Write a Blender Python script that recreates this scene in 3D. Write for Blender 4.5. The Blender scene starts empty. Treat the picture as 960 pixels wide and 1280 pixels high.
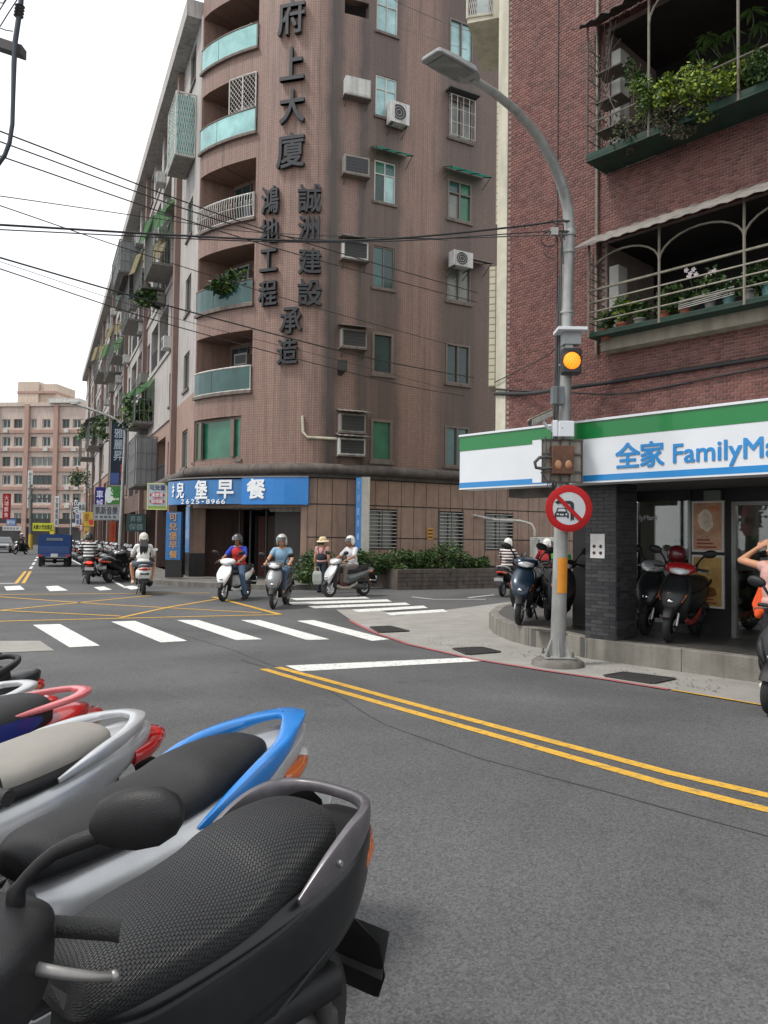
import bpy, bmesh, math, random
from math import sin, cos, pi, radians, sqrt, atan2, tan
from mathutils import Vector, Matrix
random.seed(7)
SC = bpy.context.scene
COL = SC.collection
# ---------------------------------------------------------------- camera
CH = 1.6; FP = 960.0
ROLL = radians(0.8); PITCH = math.atan((674 - 640) / FP)
FW = Vector((0, cos(PITCH), sin(PITCH))); U0 = Vector((0, -sin(PITCH), cos(PITCH))); R0 = Vector((1, 0, 0))
RT = cos(ROLL) * R0 + sin(ROLL) * U0
UP = -sin(ROLL) * R0 + cos(ROLL) * U0
cd = bpy.data.cameras.new("camera"); cam = bpy.data.objects.new("camera", cd); COL.objects.link(cam)
cd.sensor_fit = 'VERTICAL'; cd.sensor_height = 36; cd.lens = 27
cd.clip_start = 0.05; cd.clip_end = 2000
m = Matrix((RT, UP, -FW)).transposed().to_4x4(); m.translation = Vector((0, 0, CH))
cam.matrix_world = m
SC.camera = cam
# ---------------------------------------------------------------- world, sun, exposure
W = bpy.data.worlds.new("World"); SC.world = W; W.use_nodes = True
nt = W.node_tree; bg = nt.nodes['Background']
sky = nt.nodes.new('ShaderNodeTexSky'); sky.sky_type = 'NISHITA'; sky.sun_disc = False
sky.sun_elevation = radians(58); sky.sun_rotation = radians(250); sky.dust_density = 3
mx = nt.nodes.new('ShaderNodeMix'); mx.data_type = 'RGBA'; mx.inputs[0].default_value = 0.88
nt.links.new(sky.outputs[0], mx.inputs[6]); mx.inputs[7].default_value = (7.9, 8.05, 8.2, 1)   # an even overcast veil
nt.links.new(mx.outputs[2], bg.inputs[0]); bg.inputs[1].default_value = 0.1
sl = bpy.data.lights.new("sun", 'SUN'); sl.energy = 1.5; sl.angle = radians(11); sl.color = (1, .96, .9)
so = bpy.data.objects.new("sun", sl); COL.objects.link(so)
sd = Vector((sin(radians(250)) * cos(radians(58)), cos(radians(250)) * cos(radians(58)), sin(radians(58))))
so.rotation_euler = sd.to_track_quat('Z', 'Y').to_euler()
SC.view_settings.view_transform = 'Standard'; SC.view_settings.look = 'None'
SC.view_settings.exposure = 0.84; SC.view_settings.gamma = 1
SC.cycles.max_bounces = 6; SC.cycles.transparent_max_bounces = 12; SC.cycles.use_denoising = True

def ray(px, py): return RT * ((px - 480) / FP) + UP * ((640 - py) / FP) + FW
def G(px, py, z=0.0):
    d = ray(px, py); return Vector((0, 0, CH)) + d * ((z - CH) / d.z)
def V(px, py, Y):
    d = ray(px, py); return Vector((0, 0, CH)) + d * (Y / d.y)
def onplane(px, py, o, n):
    d = ray(px, py); c = Vector((0, 0, CH)); return c + d * ((o - c).dot(n) / d.dot(n))
# ---------------------------------------------------------------- materials
def lin(c): return c / 12.92 if c <= .04045 else ((c + .055) / 1.055) ** 2.4
def hexc(h): return tuple(lin(int(h[i:i + 2], 16) / 255) for i in (0, 2, 4))
MATS = {}
def mat(name, col, rough=.6, metal=0., var=.12, vs=6., bump=0., bs=60., coat=0., spec=.5, emit=0., dirt=0., trans=0., alpha=1.):
    """base colour with two scales of noise, dirt streaks and fine relief"""
    if name in MATS: return MATS[name]
    if isinstance(col, str): col = hexc(col)
    M = bpy.data.materials.new(name); M.use_nodes = True; t = M.node_tree; N = t.nodes; L = t.links
    b = N['Principled BSDF']; b.inputs['Metallic'].default_value = metal
    b.inputs['Coat Weight'].default_value = coat; b.inputs['Specular IOR Level'].default_value = spec
    b.inputs['Transmission Weight'].default_value = trans; b.inputs['Alpha'].default_value = alpha
    tc = N.new('ShaderNodeTexCoord')
    n1 = N.new('ShaderNodeTexNoise'); n1.inputs['Scale'].default_value = vs; n1.inputs['Detail'].default_value = 5
    n1.inputs['Roughness'].default_value = .65; L.new(tc.outputs['Object'], n1.inputs['Vector'])
    r = N.new('ShaderNodeValToRGB'); r.color_ramp.elements[0].position = .3; r.color_ramp.elements[1].position = .7
    r.color_ramp.elements[0].color = tuple(max(0, c * (1 - var)) for c in col) + (1,)
    r.color_ramp.elements[1].color = tuple(min(1, c * (1 + var)) for c in col) + (1,)
    L.new(n1.outputs['Fac'], r.inputs[0]); out = r.outputs[0]
    if dirt:
        mp = N.new('ShaderNodeMapping'); mp.inputs['Scale'].default_value = (5, 5, .5); L.new(tc.outputs['Object'], mp.inputs[0])
        n2 = N.new('ShaderNodeTexNoise'); n2.inputs['Scale'].default_value = 1.3; n2.inputs['Detail'].default_value = 6; L.new(mp.outputs[0], n2.inputs['Vector'])
        r2 = N.new('ShaderNodeValToRGB'); r2.color_ramp.elements[0].position = .45; r2.color_ramp.elements[1].position = .75
        L.new(n2.outputs['Fac'], r2.inputs[0])
        k = N.new('ShaderNodeMath'); k.operation = 'MULTIPLY'; k.inputs[1].default_value = dirt; L.new(r2.outputs[0], k.inputs[0])
        q = N.new('ShaderNodeMix'); q.data_type = 'RGBA'; L.new(k.outputs[0], q.inputs[0]); L.new(out, q.inputs[6])
        q.inputs[7].default_value = (.035, .03, .026, 1); out = q.outputs[2]
    L.new(out, b.inputs['Base Color'])
    rr = N.new('ShaderNodeMapRange'); rr.inputs['To Min'].default_value = max(.02, rough - .1 * (rough > .12)); rr.inputs['To Max'].default_value = min(1, rough + .1)
    L.new(n1.outputs['Fac'], rr.inputs[0]); L.new(rr.outputs[0], b.inputs['Roughness'])
    if bump:
        n3 = N.new('ShaderNodeTexNoise'); n3.inputs['Scale'].default_value = bs; n3.inputs['Detail'].default_value = 3; L.new(tc.outputs['Object'], n3.inputs['Vector'])
        bp = N.new('ShaderNodeBump'); bp.inputs['Strength'].default_value = bump; bp.inputs['Distance'].default_value = .01
        L.new(n3.outputs['Fac'], bp.inputs['Height']); L.new(bp.outputs[0], b.inputs['Normal'])
    if emit:
        b.inputs['Emission Color'].default_value = tuple(col) + (1,); b.inputs['Emission Strength'].default_value = emit
    MATS[name] = M; return M
def translucent(M, f=.6):
    """thin plastic sheet that lets daylight through"""
    N, L = M.node_tree.nodes, M.node_tree.links; b = N['Principled BSDF']; t = N.new('ShaderNodeBsdfTranslucent'); L.new(b.inputs['Base Color'].links[0].from_socket, t.inputs[0])
    x = N.new('ShaderNodeMixShader'); x.inputs[0].default_value = f; L.new(b.outputs[0], x.inputs[1]); L.new(t.outputs[0], x.inputs[2]); L.new(x.outputs[0], N['Material Output'].inputs[0]); return M
def nodes(M): return M.node_tree.nodes, M.node_tree.links, M.node_tree.nodes['Principled BSDF']
# ---------------------------------------------------------------- mesh builder
def vec(p): return p if isinstance(p, Vector) else Vector(p)
class MB:
    def __init__(s): s.v = []; s.f = []; s.m = []; s.uv = []
    def add(s, vs, fs, mi=0, uvs=None):
        o = len(s.v); s.v += [tuple(p) for p in vs]
        for k, f in enumerate(fs):
            s.f.append(tuple(i + o for i in f)); s.m.append(mi); s.uv.append(uvs[k] if uvs else None)
        return s
    def quad(s, a, b, c, d, mi=0, uv=None): return s.add([a, b, c, d], [(0, 1, 2, 3)], mi, [uv] if uv else None)
    def poly(s, pts, mi=0): return s.add(pts, [tuple(range(len(pts)))], mi)
    def obox(s, o, ex, ey, ez, mi=0):
        o, ex, ey, ez = vec(o), vec(ex), vec(ey), vec(ez)
        if ex.cross(ey).dot(ez) < 0: o = o + ex; ex = -ex
        p = [o, o + ex, o + ex + ey, o + ey]; p += [q + ez for q in p]
        return s.add(p, [(0, 3, 2, 1), (4, 5, 6, 7), (0, 1, 5, 4), (1, 2, 6, 5), (2, 3, 7, 6), (3, 0, 4, 7)], mi)
    def box(s, c, sz, mi=0, R=None):
        c = vec(c); e = [Vector((sz[0], 0, 0)), Vector((0, sz[1], 0)), Vector((0, 0, sz[2]))]
        if R: e = [R @ q for q in e]
        return s.obox(c - (e[0] + e[1] + e[2]) / 2, *e, mi)
    def prism(s, pts, ez, mi=0):
        """extrude polygon pts (counter-clockwise seen against ez) by ez"""
        n = len(pts); pts = [vec(p) for p in pts]; ez = vec(ez)
        nn = Vector()
        for i in range(n): nn += pts[i].cross(pts[(i + 1) % n])
        if nn.dot(ez) < 0: pts = pts[::-1]
        return s.add(pts + [p + ez for p in pts], [tuple(range(n - 1, -1, -1)), tuple(range(n, 2 * n))] + [(i, (i + 1) % n, n + (i + 1) % n, n + i) for i in range(n)], mi)
    def loft(s, rings, mi=0, cap=True, closed=True, uv=False, loop=False):
        n = len(rings[0]); vs = [p for r in rings for p in r]; fs = []; uvs = []
        us = [0.]
        for a, b in zip(rings, rings[1:]): us.append(us[-1] + sum((vec(a[i]) - vec(b[i])).length for i in range(n)) / n)
        v_ = [0.]
        mid = rings[len(rings) // 2]
        for i in range(n): v_.append(v_[-1] + (vec(mid[i]) - vec(mid[(i + 1) % n])).length)
        R = len(rings)
        for k in range(R if loop else R - 1):
            k2 = (k + 1) % R
            for i in range(n if closed else n - 1):
                j = (i + 1) % n
                fs.append((k * n + i, k2 * n + i, k2 * n + j, k * n + j))
                uvs.append([(us[k], v_[i]), (us[min(k + 1, R - 1)], v_[i]), (us[min(k + 1, R - 1)], v_[i + 1]), (us[k], v_[i + 1])])
        if cap and closed and not loop:
            fs.append(tuple(range(n))); uvs.append([(us[0], v_[i]) for i in range(n)])
            fs.append(tuple((R - 1) * n + i for i in range(n - 1, -1, -1))); uvs.append([(us[-1], v_[i]) for i in range(n - 1, -1, -1)])
        return s.add(vs, fs, mi, uvs if uv else None)
    def tube(s, pts, r, n=8, mi=0, cap=True, asp=1., upv=None):
        """round (or flattened: asp) bar along pts; r a number or list"""
        pts = [vec(p) for p in pts]; R = r if isinstance(r, (list, tuple)) else [r] * len(pts); rings = []; nv = None
        for i, p in enumerate(pts):
            t = (pts[min(i + 1, len(pts) - 1)] - pts[max(i - 1, 0)]).normalized()
            if upv is not None: nv = vec(upv) - t * t.dot(vec(upv)); nv.normalize()
            elif nv is None: nv = t.orthogonal().normalized()
            else: nv = (nv - t * t.dot(nv)).normalized()
            b = t.cross(nv)
            rings.append([p + nv * (R[i] * cos(-2 * pi * k / n)) + b * (R[i] * asp * sin(-2 * pi * k / n)) for k in range(n)])
        return s.loft(rings, mi, cap)
    def lathe(s, prof, c, ax, n=24, mi=0, cap=False):
        """prof [(r, h)] revolved about axis ax through c"""
        c = vec(c); ax = vec(ax).normalized(); e = ax.orthogonal().normalized(); g = ax.cross(e)
        rings = [[c + ax * h + (e * cos(2 * pi * k / n) + g * sin(2 * pi * k / n)) * r for k in range(n)] for r, h in prof]
        rings = [list(x) for x in rings]
        return s.loft([r[::-1] for r in rings], mi, cap)
    def disc(s, c, ax, r, n=24, mi=0):
        c = vec(c); ax = vec(ax).normalized(); e = ax.orthogonal().normalized(); g = ax.cross(e)
        return s.poly([c + (e * cos(2 * pi * k / n) + g * sin(2 * pi * k / n)) * r for k in range(n)], mi)
    def ell(s, c, r, R=None, nu=12, nv=8, mi=0):
        c = vec(c); r = r if isinstance(r, (tuple, list)) else (r, r, r); rings = []
        for j in range(1, nv):
            a = pi * j / nv - pi / 2; ring = []
            for k in range(nu):
                p = Vector((r[0] * cos(a) * cos(2 * pi * k / nu), r[1] * cos(a) * sin(2 * pi * k / nu), r[2] * sin(a)))
                ring.append(c + (R @ p if R else p))
            rings.append(ring)
        b = Vector((0, 0, -r[2])); t = Vector((0, 0, r[2]))
        vs = [p for q in rings for p in q] + [c + (R @ b if R else b), c + (R @ t if R else t)]
        fs = []; nb = len(rings)
        for j in range(nb - 1):
            for k in range(nu): fs.append((j * nu + k, j * nu + (k + 1) % nu, (j + 1) * nu + (k + 1) % nu, (j + 1) * nu + k))
        for k in range(nu):
            fs.append((nb * nu, (k + 1) % nu, k)); fs.append((nb * nu + 1, (nb - 1) * nu + k, (nb - 1) * nu + (k + 1) % nu))
        return s.add(vs, fs, mi)
    def merge(s, o, M=None, mi=None):
        vs = [M @ Vector(p) for p in o.v] if M else o.v
        k = len(s.v); s.v += [tuple(p) for p in vs]; s.f += [tuple(i + k for i in f) for f in o.f]
        s.m += [mi if mi is not None else q for q in o.m]; s.uv += o.uv; return s
    def mesh(s, name, mats, smooth=None):
        me = bpy.data.meshes.new(name); me.from_pydata(s.v, [], s.f)
        for q in (mats if isinstance(mats, (list, tuple)) else [mats]): me.materials.append(q)
        if any(s.m): me.polygons.foreach_set('material_index', s.m)
        if any(u is not None for u in s.uv):
            ul = me.uv_layers.new(name='UVMap'); fl = []
            for f, u in zip(s.f, s.uv):
                for k in range(len(f)): fl += list(u[k]) if u else [0., 0.]
            ul.data.foreach_set('uv', fl)
        me.update()
        if smooth:
            me.shade_smooth()
            if smooth < 170: me.set_sharp_from_angle(angle=radians(smooth))
        return me
def tag(o, label=None, cat=None, group=None, kind=None):
    if label: o['label'] = label
    if cat: o['category'] = cat
    if group: o['group'] = group
    if kind: o['kind'] = kind
    return o
def objm(name, me, parent=None, world=False):
    o = bpy.data.objects.new(name, me); COL.objects.link(o)
    if parent is not None:
        o.parent = parent
        if world:
            p = parent; off = Vector()
            while p is not None: off += p.location; p = p.parent
            o.location = -off
    return o
def obj(name, mb, mats, parent=None, smooth=None, world=False, bevel=0, sub=0, kind=None):
    o = objm(name, mb.mesh(name, mats, smooth), parent, world)
    if bevel:
        b = o.modifiers.new('bevel', 'BEVEL'); b.width = bevel; b.segments = 2; b.limit_method = 'ANGLE'; b.angle_limit = radians(40)
    if sub:
        b = o.modifiers.new('sub', 'SUBSURF'); b.levels = sub; b.render_levels = sub
    if kind: o['kind'] = kind
    return o
def thing(name, label, cat, loc=(0, 0, 0), rz=0., group=None):
    o = bpy.data.objects.new(name, None); COL.objects.link(o); o.location = loc; o.rotation_euler = (0, 0, rz)
    o.empty_display_size = .1
    return tag(o, label, cat, group)
def copy_tree(o, parent=None):
    c = o.copy(); COL.objects.link(c)
    if parent is not None: c.parent = parent; c.matrix_parent_inverse = o.matrix_parent_inverse.copy()
    for ch in list(o.children): copy_tree(ch, c)
    return c
TXC = {}
def text_mb(body, w=None, h=None, depth=.01, thick=0., squeeze=True):
    """lettering as MB in the xy plane, centred, front at z=+depth; scaled to w x h"""
    cu = bpy.data.curves.new('t', 'FONT'); cu.body = body; cu.size = 1; cu.extrude = .05; cu.resolution_u = 3
    o = bpy.data.objects.new('t', cu); COL.objects.link(o)
    dg = bpy.context.evaluated_depsgraph_get(); me = bpy.data.meshes.new_from_object(o.evaluated_get(dg))
    vs = [v.co.copy() for v in me.vertices]; fs = [tuple(p.vertices) for p in me.polygons]
    bpy.data.objects.remove(o); bpy.data.curves.remove(cu); bpy.data.meshes.remove(me)
    x0 = min(v.x for v in vs); x1 = max(v.x for v in vs); y0 = min(v.y for v in vs); y1 = max(v.y for v in vs)
    sx = w / (x1 - x0) if w else None; sy = h / (y1 - y0) if h else None
    if sx is None: sx = sy
    if sy is None: sy = sx
    mb = MB()
    for k, (dx, dy) in enumerate([(0, 0)] if not thick else [(-thick, thick), (thick, thick), (-thick, -thick), (thick, -thick)]):   # heavier strokes: four slightly shifted layers
        mb.add([((v.x + dx - (x0 + x1) / 2) * sx, (v.y + dy - (y0 + y1) / 2) * sy, (v.z + .05) / .1 * depth * (1 + .02 * k) + .0004 * k) for v in vs], fs)
    return mb
def frame(o, r, u):
    """matrix whose x,y,z are right, up, outward at o"""
    r = vec(r).normalized(); u = vec(u).normalized(); n = r.cross(u)
    M = Matrix((r, u, n)).transposed().to_4x4(); M.translation = vec(o); return M
def dense(S, k):
    if k <= 1: return [tuple(s) for s in S]
    S = [tuple(s) for s in S]; P_ = [S[0]] + S + [S[-1]]; out = []
    for i in range(1, len(P_) - 2):
        for j in range(k):
            t = j / k; out.append(tuple(.5 * (2 * b + (c - a) * t + (2 * a - 5 * b + 4 * c - d) * t * t + (3 * b - a - 3 * c + d) * t ** 3) for a, b, c, d in zip(*P_[i - 1:i + 3])))
    out.append(S[-1]); return out
# ---------------------------------------------------------------- ground and markings
def asphalt():
    M = mat('asphalt', (.082, .082, .084), .85, var=.10, vs=.7); N, L, b = nodes(M)
    tc = next(n for n in N if n.type == 'TEX_COORD'); src = b.inputs['Base Color'].links[0].from_socket
    v = N.new('ShaderNodeTexVoronoi'); v.inputs['Scale'].default_value = 100; L.new(tc.outputs['Object'], v.inputs['Vector'])
    r = N.new('ShaderNodeValToRGB'); r.color_ramp.elements[0].color = (.25, .25, .25, 1); r.color_ramp.elements[1].color = (.8, .8, .79, 1)
    L.new(v.outputs['Color'], r.inputs[0])
    q = N.new('ShaderNodeMix'); q.data_type = 'RGBA'; q.blend_type = 'OVERLAY'; q.inputs[0].default_value = .92
    L.new(src, q.inputs[6]); L.new(r.outputs[0], q.inputs[7])
    n2 = N.new('ShaderNodeTexNoise'); n2.inputs['Scale'].default_value = 260; n2.inputs['Detail'].default_value = 2; L.new(tc.outputs['Object'], n2.inputs['Vector'])
    r2 = N.new('ShaderNodeValToRGB'); r2.color_ramp.elements[0].position = .64; r2.color_ramp.elements[1].position = .72
    r2.color_ramp.elements[0].color = (0, 0, 0, 1); r2.color_ramp.elements[1].color = (.26, .26, .25, 1); L.new(n2.outputs['Fac'], r2.inputs[0])
    a = N.new('ShaderNodeMix'); a.data_type = 'RGBA'; a.blend_type = 'ADD'; a.inputs[0].default_value = .6; L.new(q.outputs[2], a.inputs[6]); L.new(r2.outputs[0], a.inputs[7])
    # tyre polish and oil: long soft stains
    n3 = N.new('ShaderNodeTexNoise'); n3.inputs['Scale'].default_value = .35; n3.inputs['Detail'].default_value = 7; n3.inputs['Distortion'].default_value = .6; L.new(tc.outputs['Object'], n3.inputs['Vector'])
    r3 = N.new('ShaderNodeValToRGB'); r3.color_ramp.elements[0].position = .36; r3.color_ramp.elements[1].position = .62
    r3.color_ramp.elements[0].color = (.72, .72, .72, 1); r3.color_ramp.elements[1].color = (1.08, 1.08, 1.08, 1); L.new(n3.outputs['Fac'], r3.inputs[0])
    ml = N.new('ShaderNodeMix'); ml.data_type = 'RGBA'; ml.blend_type = 'MULTIPLY'; ml.inputs[0].default_value = 1; L.new(a.outputs[2], ml.inputs[6]); L.new(r3.outputs[0], ml.inputs[7])
    n4 = N.new('ShaderNodeTexNoise'); n4.inputs['Scale'].default_value = .9; n4.inputs['Detail'].default_value = 8; n4.inputs['Roughness'].default_value = .7; L.new(tc.outputs['Object'], n4.inputs['Vector'])   # oil drips and old patches
    r4 = N.new('ShaderNodeValToRGB'); r4.color_ramp.elements[0].position = .6; r4.color_ramp.elements[1].position = .72; r4.color_ramp.elements[0].color = (1, 1, 1, 1); r4.color_ramp.elements[1].color = (.62, .62, .63, 1); L.new(n4.outputs['Fac'], r4.inputs[0])
    m4 = N.new('ShaderNodeMix'); m4.data_type = 'RGBA'; m4.blend_type = 'MULTIPLY'; m4.inputs[0].default_value = 1; L.new(ml.outputs[2], m4.inputs[6]); L.new(r4.outputs[0], m4.inputs[7]); L.new(m4.outputs[2], b.inputs['Base Color'])
    bp = N.new('ShaderNodeBump'); bp.inputs['Strength'].default_value = .6; bp.inputs['Distance'].default_value = .006; L.new(v.outputs['Distance'], bp.inputs['Height']); L.new(bp.outputs[0], b.inputs['Normal'])
    return M
def worn(name, col, amt=.5):
    """road paint with worn-through specks"""
    M = mat(name, col, .7, var=.08, vs=3, bump=.3, bs=120); N, L, b = nodes(M)
    tc = next(n for n in N if n.type == 'TEX_COORD'); src = b.inputs['Base Color'].links[0].from_socket
    n = N.new('ShaderNodeTexNoise'); n.inputs['Scale'].default_value = 14; n.inputs['Detail'].default_value = 8; n.inputs['Roughness'].default_value = .75; L.new(tc.outputs['Object'], n.inputs['Vector'])
    r = N.new('ShaderNodeValToRGB'); r.color_ramp.elements[0].position = .5; r.color_ramp.elements[1].position = .68; L.new(n.outputs['Fac'], r.inputs[0])
    k = N.new('ShaderNodeMath'); k.operation = 'MULTIPLY'; k.inputs[1].default_value = amt; L.new(r.outputs[0], k.inputs[0])
    q = N.new('ShaderNodeMix'); q.data_type = 'RGBA'; L.new(k.outputs[0], q.inputs[0]); L.new(src, q.inputs[6]); q.inputs[7].default_value = (.09, .09, .09, 1)
    L.new(q.outputs[2], b.inputs['Base Color']); return M
ASPH = asphalt()
WHITE_PAINT = worn('road_white', (.68, .68, .65), .85); YEL_PAINT = worn('road_yellow', (.58, .33, .035), .8); RED_PAINT = worn('road_red', (.36, .10, .11), .6)
CONC = mat('concrete', (.27, .26, .24), .85, var=.16, vs=2.2, bump=.35, bs=45)
CONC_D = mat('concrete_old', (.15, .14, .125), .9, var=.3, vs=3, bump=.4, bs=40, dirt=.6)
IRON = mat('cast_iron', (.045, .043, .042), .65, metal=.3, bump=.3, bs=90)
def struct(o): o['kind'] = 'structure'; return o
mb = MB(); mb.quad((-320, -60, 0), (320, -60, 0), (320, 520, 0), (-320, 520, 0))
struct(obj('road', mb, ASPH))
def paint(name, polys, M, z=.004):
    mb = MB()
    for p in polys:
        q = [G(x, y, z) for x, y in p]
        if (q[1] - q[0]).cross(q[2] - q[1]).z < 0: q = q[::-1]
        mb.poly(q)
    return struct(obj(name, mb, M))
def strip(name, pts, w, M, z=.004, jit=0):
    p = [G(x, y, z) for x, y in pts]; mb = MB(); L_ = []
    q = []
    for a, b in zip(p, p[1:]):
        n = max(1, int((b - a).length / .25)) if jit else max(1, int((b - a).length / 1.5))
        q += [a.lerp(b, i / n) for i in range(n)]
    q.append(p[-1])
    for i, c in enumerate(q):
        t = (q[min(i + 1, len(q) - 1)] - q[max(0, i - 1)]).normalized(); nn = Vector((-t.y, t.x, 0))
        ww = w * (1 + random.uniform(-jit, jit)); c = c + nn * random.uniform(-1, 1) * w * jit
        L_.append((c + nn * ww / 2, c - nn * ww / 2))
    for (a, b), (c, d) in zip(L_, L_[1:]): mb.quad(b, d, c, a)
    return struct(obj(name, mb, M))
for P in ([(41, 781), (75, 780), (125, 807), (87, 809)], [(139, 777), (169, 776), (234, 801), (201, 803)], [(221, 775), (248, 775), (328, 799), (295, 800)],
          [(301, 775), (325, 775), (412, 799), (384, 800)], [(371, 776), (392, 775), (487, 799), (465, 801)]):
    paint('crosswalk_stripe', [P], WHITE_PAINT)
for P in ([(5, 733), (25, 732), (31, 737), (8, 738)], [(57, 733), (72, 732), (85, 738), (62, 739)], [(117, 734), (130, 733), (140, 737), (125, 738)], [(153, 733), (166, 732), (178, 735), (164, 737)]):
    paint('crosswalk_stripe', [P], WHITE_PAINT)
for a, b, t in (((362, 749), (462, 746.8), 1.2), ((358, 754.5), (490, 750.5), 1.4), ((385, 759), (513, 754.6), 1.4), ((440, 763.5), (535, 758.4), 1.5), ((481, 767.5), (560, 763), 1.5)):
    paint('crosswalk_stripe', [[(a[0], a[1] - t), (b[0] - 6, b[1] - t), (b[0], b[1] + t), (a[0] + 8, a[1] + t)]], WHITE_PAINT, .0085)
paint('stop_line', [[(357, 832), (604, 821), (607, 826), (375, 839)]], WHITE_PAINT)
strip('side_street_marking', [(515, 746), (542, 749), (607, 749)], .1, WHITE_PAINT); strip('side_street_marking', [(585, 747), (618, 743.5)], .1, WHITE_PAINT)
strip('centre_line', [(347, 834), (400, 848), (546, 888), (692, 927), (838, 966), (960, 994), (1100, 1024)], .105, YEL_PAINT)
strip('centre_line', [(329, 836), (400, 857), (546, 898.5), (692, 940), (838, 981.5), (960, 1012), (1100, 1044)], .105, YEL_PAINT)
for q in ([(-60, 778), (160, 772.5), (350, 768)], [(266, 746), (305, 756), (350, 768)], [(-60, 744), (120, 742), (262, 741)], [(-20, 765), (90, 754), (190, 744)],
          [(150, 772), (210, 759), (270, 749)], [(-40, 761), (150, 770)], [(-20, 744.5), (125, 755), (326, 766)]):
    strip('box_junction_line', q, .13 if q[0][0] == 266 else .1, YEL_PAINT, .005 + .001 * (q[0][0] % 3))
strip('lane_line', [(20, 729), (32, 714)], .11, YEL_PAINT); strip('lane_line', [(29, 729), (38, 714)], .11, YEL_PAINT)
for a, b in (((38, 711), (40, 708)), ((41, 706), (43, 703)), ((44, 701), (45, 699)), ((46, 697.5), (47, 696))): strip('lane_line', [a, b], .12, WHITE_PAINT)
strip('lane_line', [(-30, 730), (21, 729)], .2, WHITE_PAINT)
strip('edge_line', [(80, 693.5), (90, 700), (122, 716), (158, 735)], .12, WHITE_PAINT)
strip('tar_seam', [(190, 782), (290, 812), (400, 856), (480, 905), (600, 948), (760, 990), (960, 1045), (1100, 1085)], .014, mat('tar', (.05, .05, .05), .7), .0035, .6)
strip('tar_seam', [(300, 824), (380, 850), (440, 868), (560, 900)], .03, mat('tar', (.05, .05, .05), .7), .0032, .7)
paint('road_patch', [[(-60, 801), (50, 801), (68, 813), (-60, 818)]], CONC, .006)
paint('road_patch', [[(420, 762), (468, 761), (500, 770), (440, 776)]], CONC, .0075)
mb = MB(); rd = [(1100, 908), (960, 883), (847, 863), (762, 850), (680, 838), (592, 824), (511, 805), (470, 791), (440, 778), (436, 772), (448, 766), (500, 769), (560, 762), (600, 757), (640, 752), (735, 742), (760, 790), (1100, 850)]
mb.poly([G(x, y, .005) for x, y in rd][::-1]); struct(obj('concrete_apron', mb, CONC))
strip('kerb_paint_red', [(437, 775), (452, 783), (470, 791), (511, 805), (592, 823.5), (680, 837.5), (762, 849.5), (836, 861.5)], .075, RED_PAINT, .011)
strip('kerb_paint_yellow', [(840, 862), (960, 882), (1060, 899)], .05, YEL_PAINT, .011)
def grate(P, label):
    z = .012; q = [G(x, y, z) for x, y in P]; c = sum(q, Vector()) / 4
    t = thing('drain_grate', label, 'drain grate', (c.x, c.y, 0)); fr = MB()
    for a, b in zip(q, q[1:] + q[:1]):
        e = b - a; n = Vector((-e.y, e.x, 0)).normalized() * .035; fr.obox(a, e, n, (0, 0, .012))
    obj('frame', fr, IRON, t, world=True)
    br = MB()
    for i in range(1, 14):
        a = q[0].lerp(q[1], i / 14); b = q[3].lerp(q[2], i / 14); n = (q[1] - q[0]).normalized() * .018; br.obox(a - n / 2, b - a, n, (0, 0, .008))
    for i in range(1, 4):
        a = q[0].lerp(q[3], i / 4); b = q[1].lerp(q[2], i / 4); n = (q[3] - q[0]).normalized() * .02; br.obox(a - n / 2, b - a, n, (0, 0, .006))
    obj('bars', br, IRON, t, world=True)
    bk = MB(); bk.poly([p + Vector((0, 0, -.003)) for p in q]); obj('sump', bk, mat('black_hole', (.006, .006, .006), 1), t, world=True)
grate([(464, 784), (487, 783), (510, 789), (475, 790.5)], 'small iron drain grate at the tip of the concrete apron')
grate([(568, 811), (602, 809.5), (624, 815), (585, 818)], 'iron drain grate in the concrete apron left of the lamp post')
grate([(757, 845), (781, 841), (842, 848.5), (815, 854)], 'long iron drain grate in front of the shop step, right of the lamp post')
# ---------------------------------------------------------------- wall tools
class Path:
    def __init__(s, pts):
        s.p = [Vector((x, y)) for x, y in pts]; s.c = [0.]
        for a, b in zip(s.p, s.p[1:]): s.c.append(s.c[-1] + (b - a).length)
        s.len = s.c[-1]
    def seg(s, x):
        for i in range(len(s.c) - 2):
            if x < s.c[i + 1]: return i
        return len(s.c) - 2
    def P(s, x, off=0., z=0.):
        i = s.seg(x); a, b = s.p[i], s.p[i + 1]; t = (x - s.c[i]) / (s.c[i + 1] - s.c[i]); q = a.lerp(b, t); n = s.N(x)
        return Vector((q.x + n.x * off, q.y + n.y * off, z))
    def N(s, x):
        def nn(i):
            d = (s.p[i + 1] - s.p[i]).normalized(); return Vector((d.y, -d.x, 0))
        i = s.seg(x); t = (x - s.c[i]) / (s.c[i + 1] - s.c[i]); n = nn(i)
        if t < .5 and i > 0 and nn(i - 1).dot(n) > .7: n = n.lerp(nn(i - 1), .5 - t)
        if t > .5 and i < len(s.p) - 2 and nn(i + 1).dot(n) > .7: n = n.lerp(nn(i + 1), t - .5)
        return n.normalized()
    def T(s, x): n = s.N(x); return Vector((-n.y, n.x, 0))
    def hit(s, px, py):
        """s and z where the ray through a point of the photograph meets the wall"""
        d = ray(px, py); best = None
        for i in range(len(s.p) - 1):
            a, b = s.p[i], s.p[i + 1]; e = b - a; den = d.x * e.y - d.y * e.x
            if abs(den) < 1e-9: continue
            t = (a.x * e.y - a.y * e.x) / den; u = (a.x * d.y - a.y * d.x) / den
            if t > 0 and -.001 <= u <= 1.001 and (best is None or t < best[0]): best = (t, s.c[i] + u * e.length, CH + d.z * t)
        return (best[1], best[2]) if best else None
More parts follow.
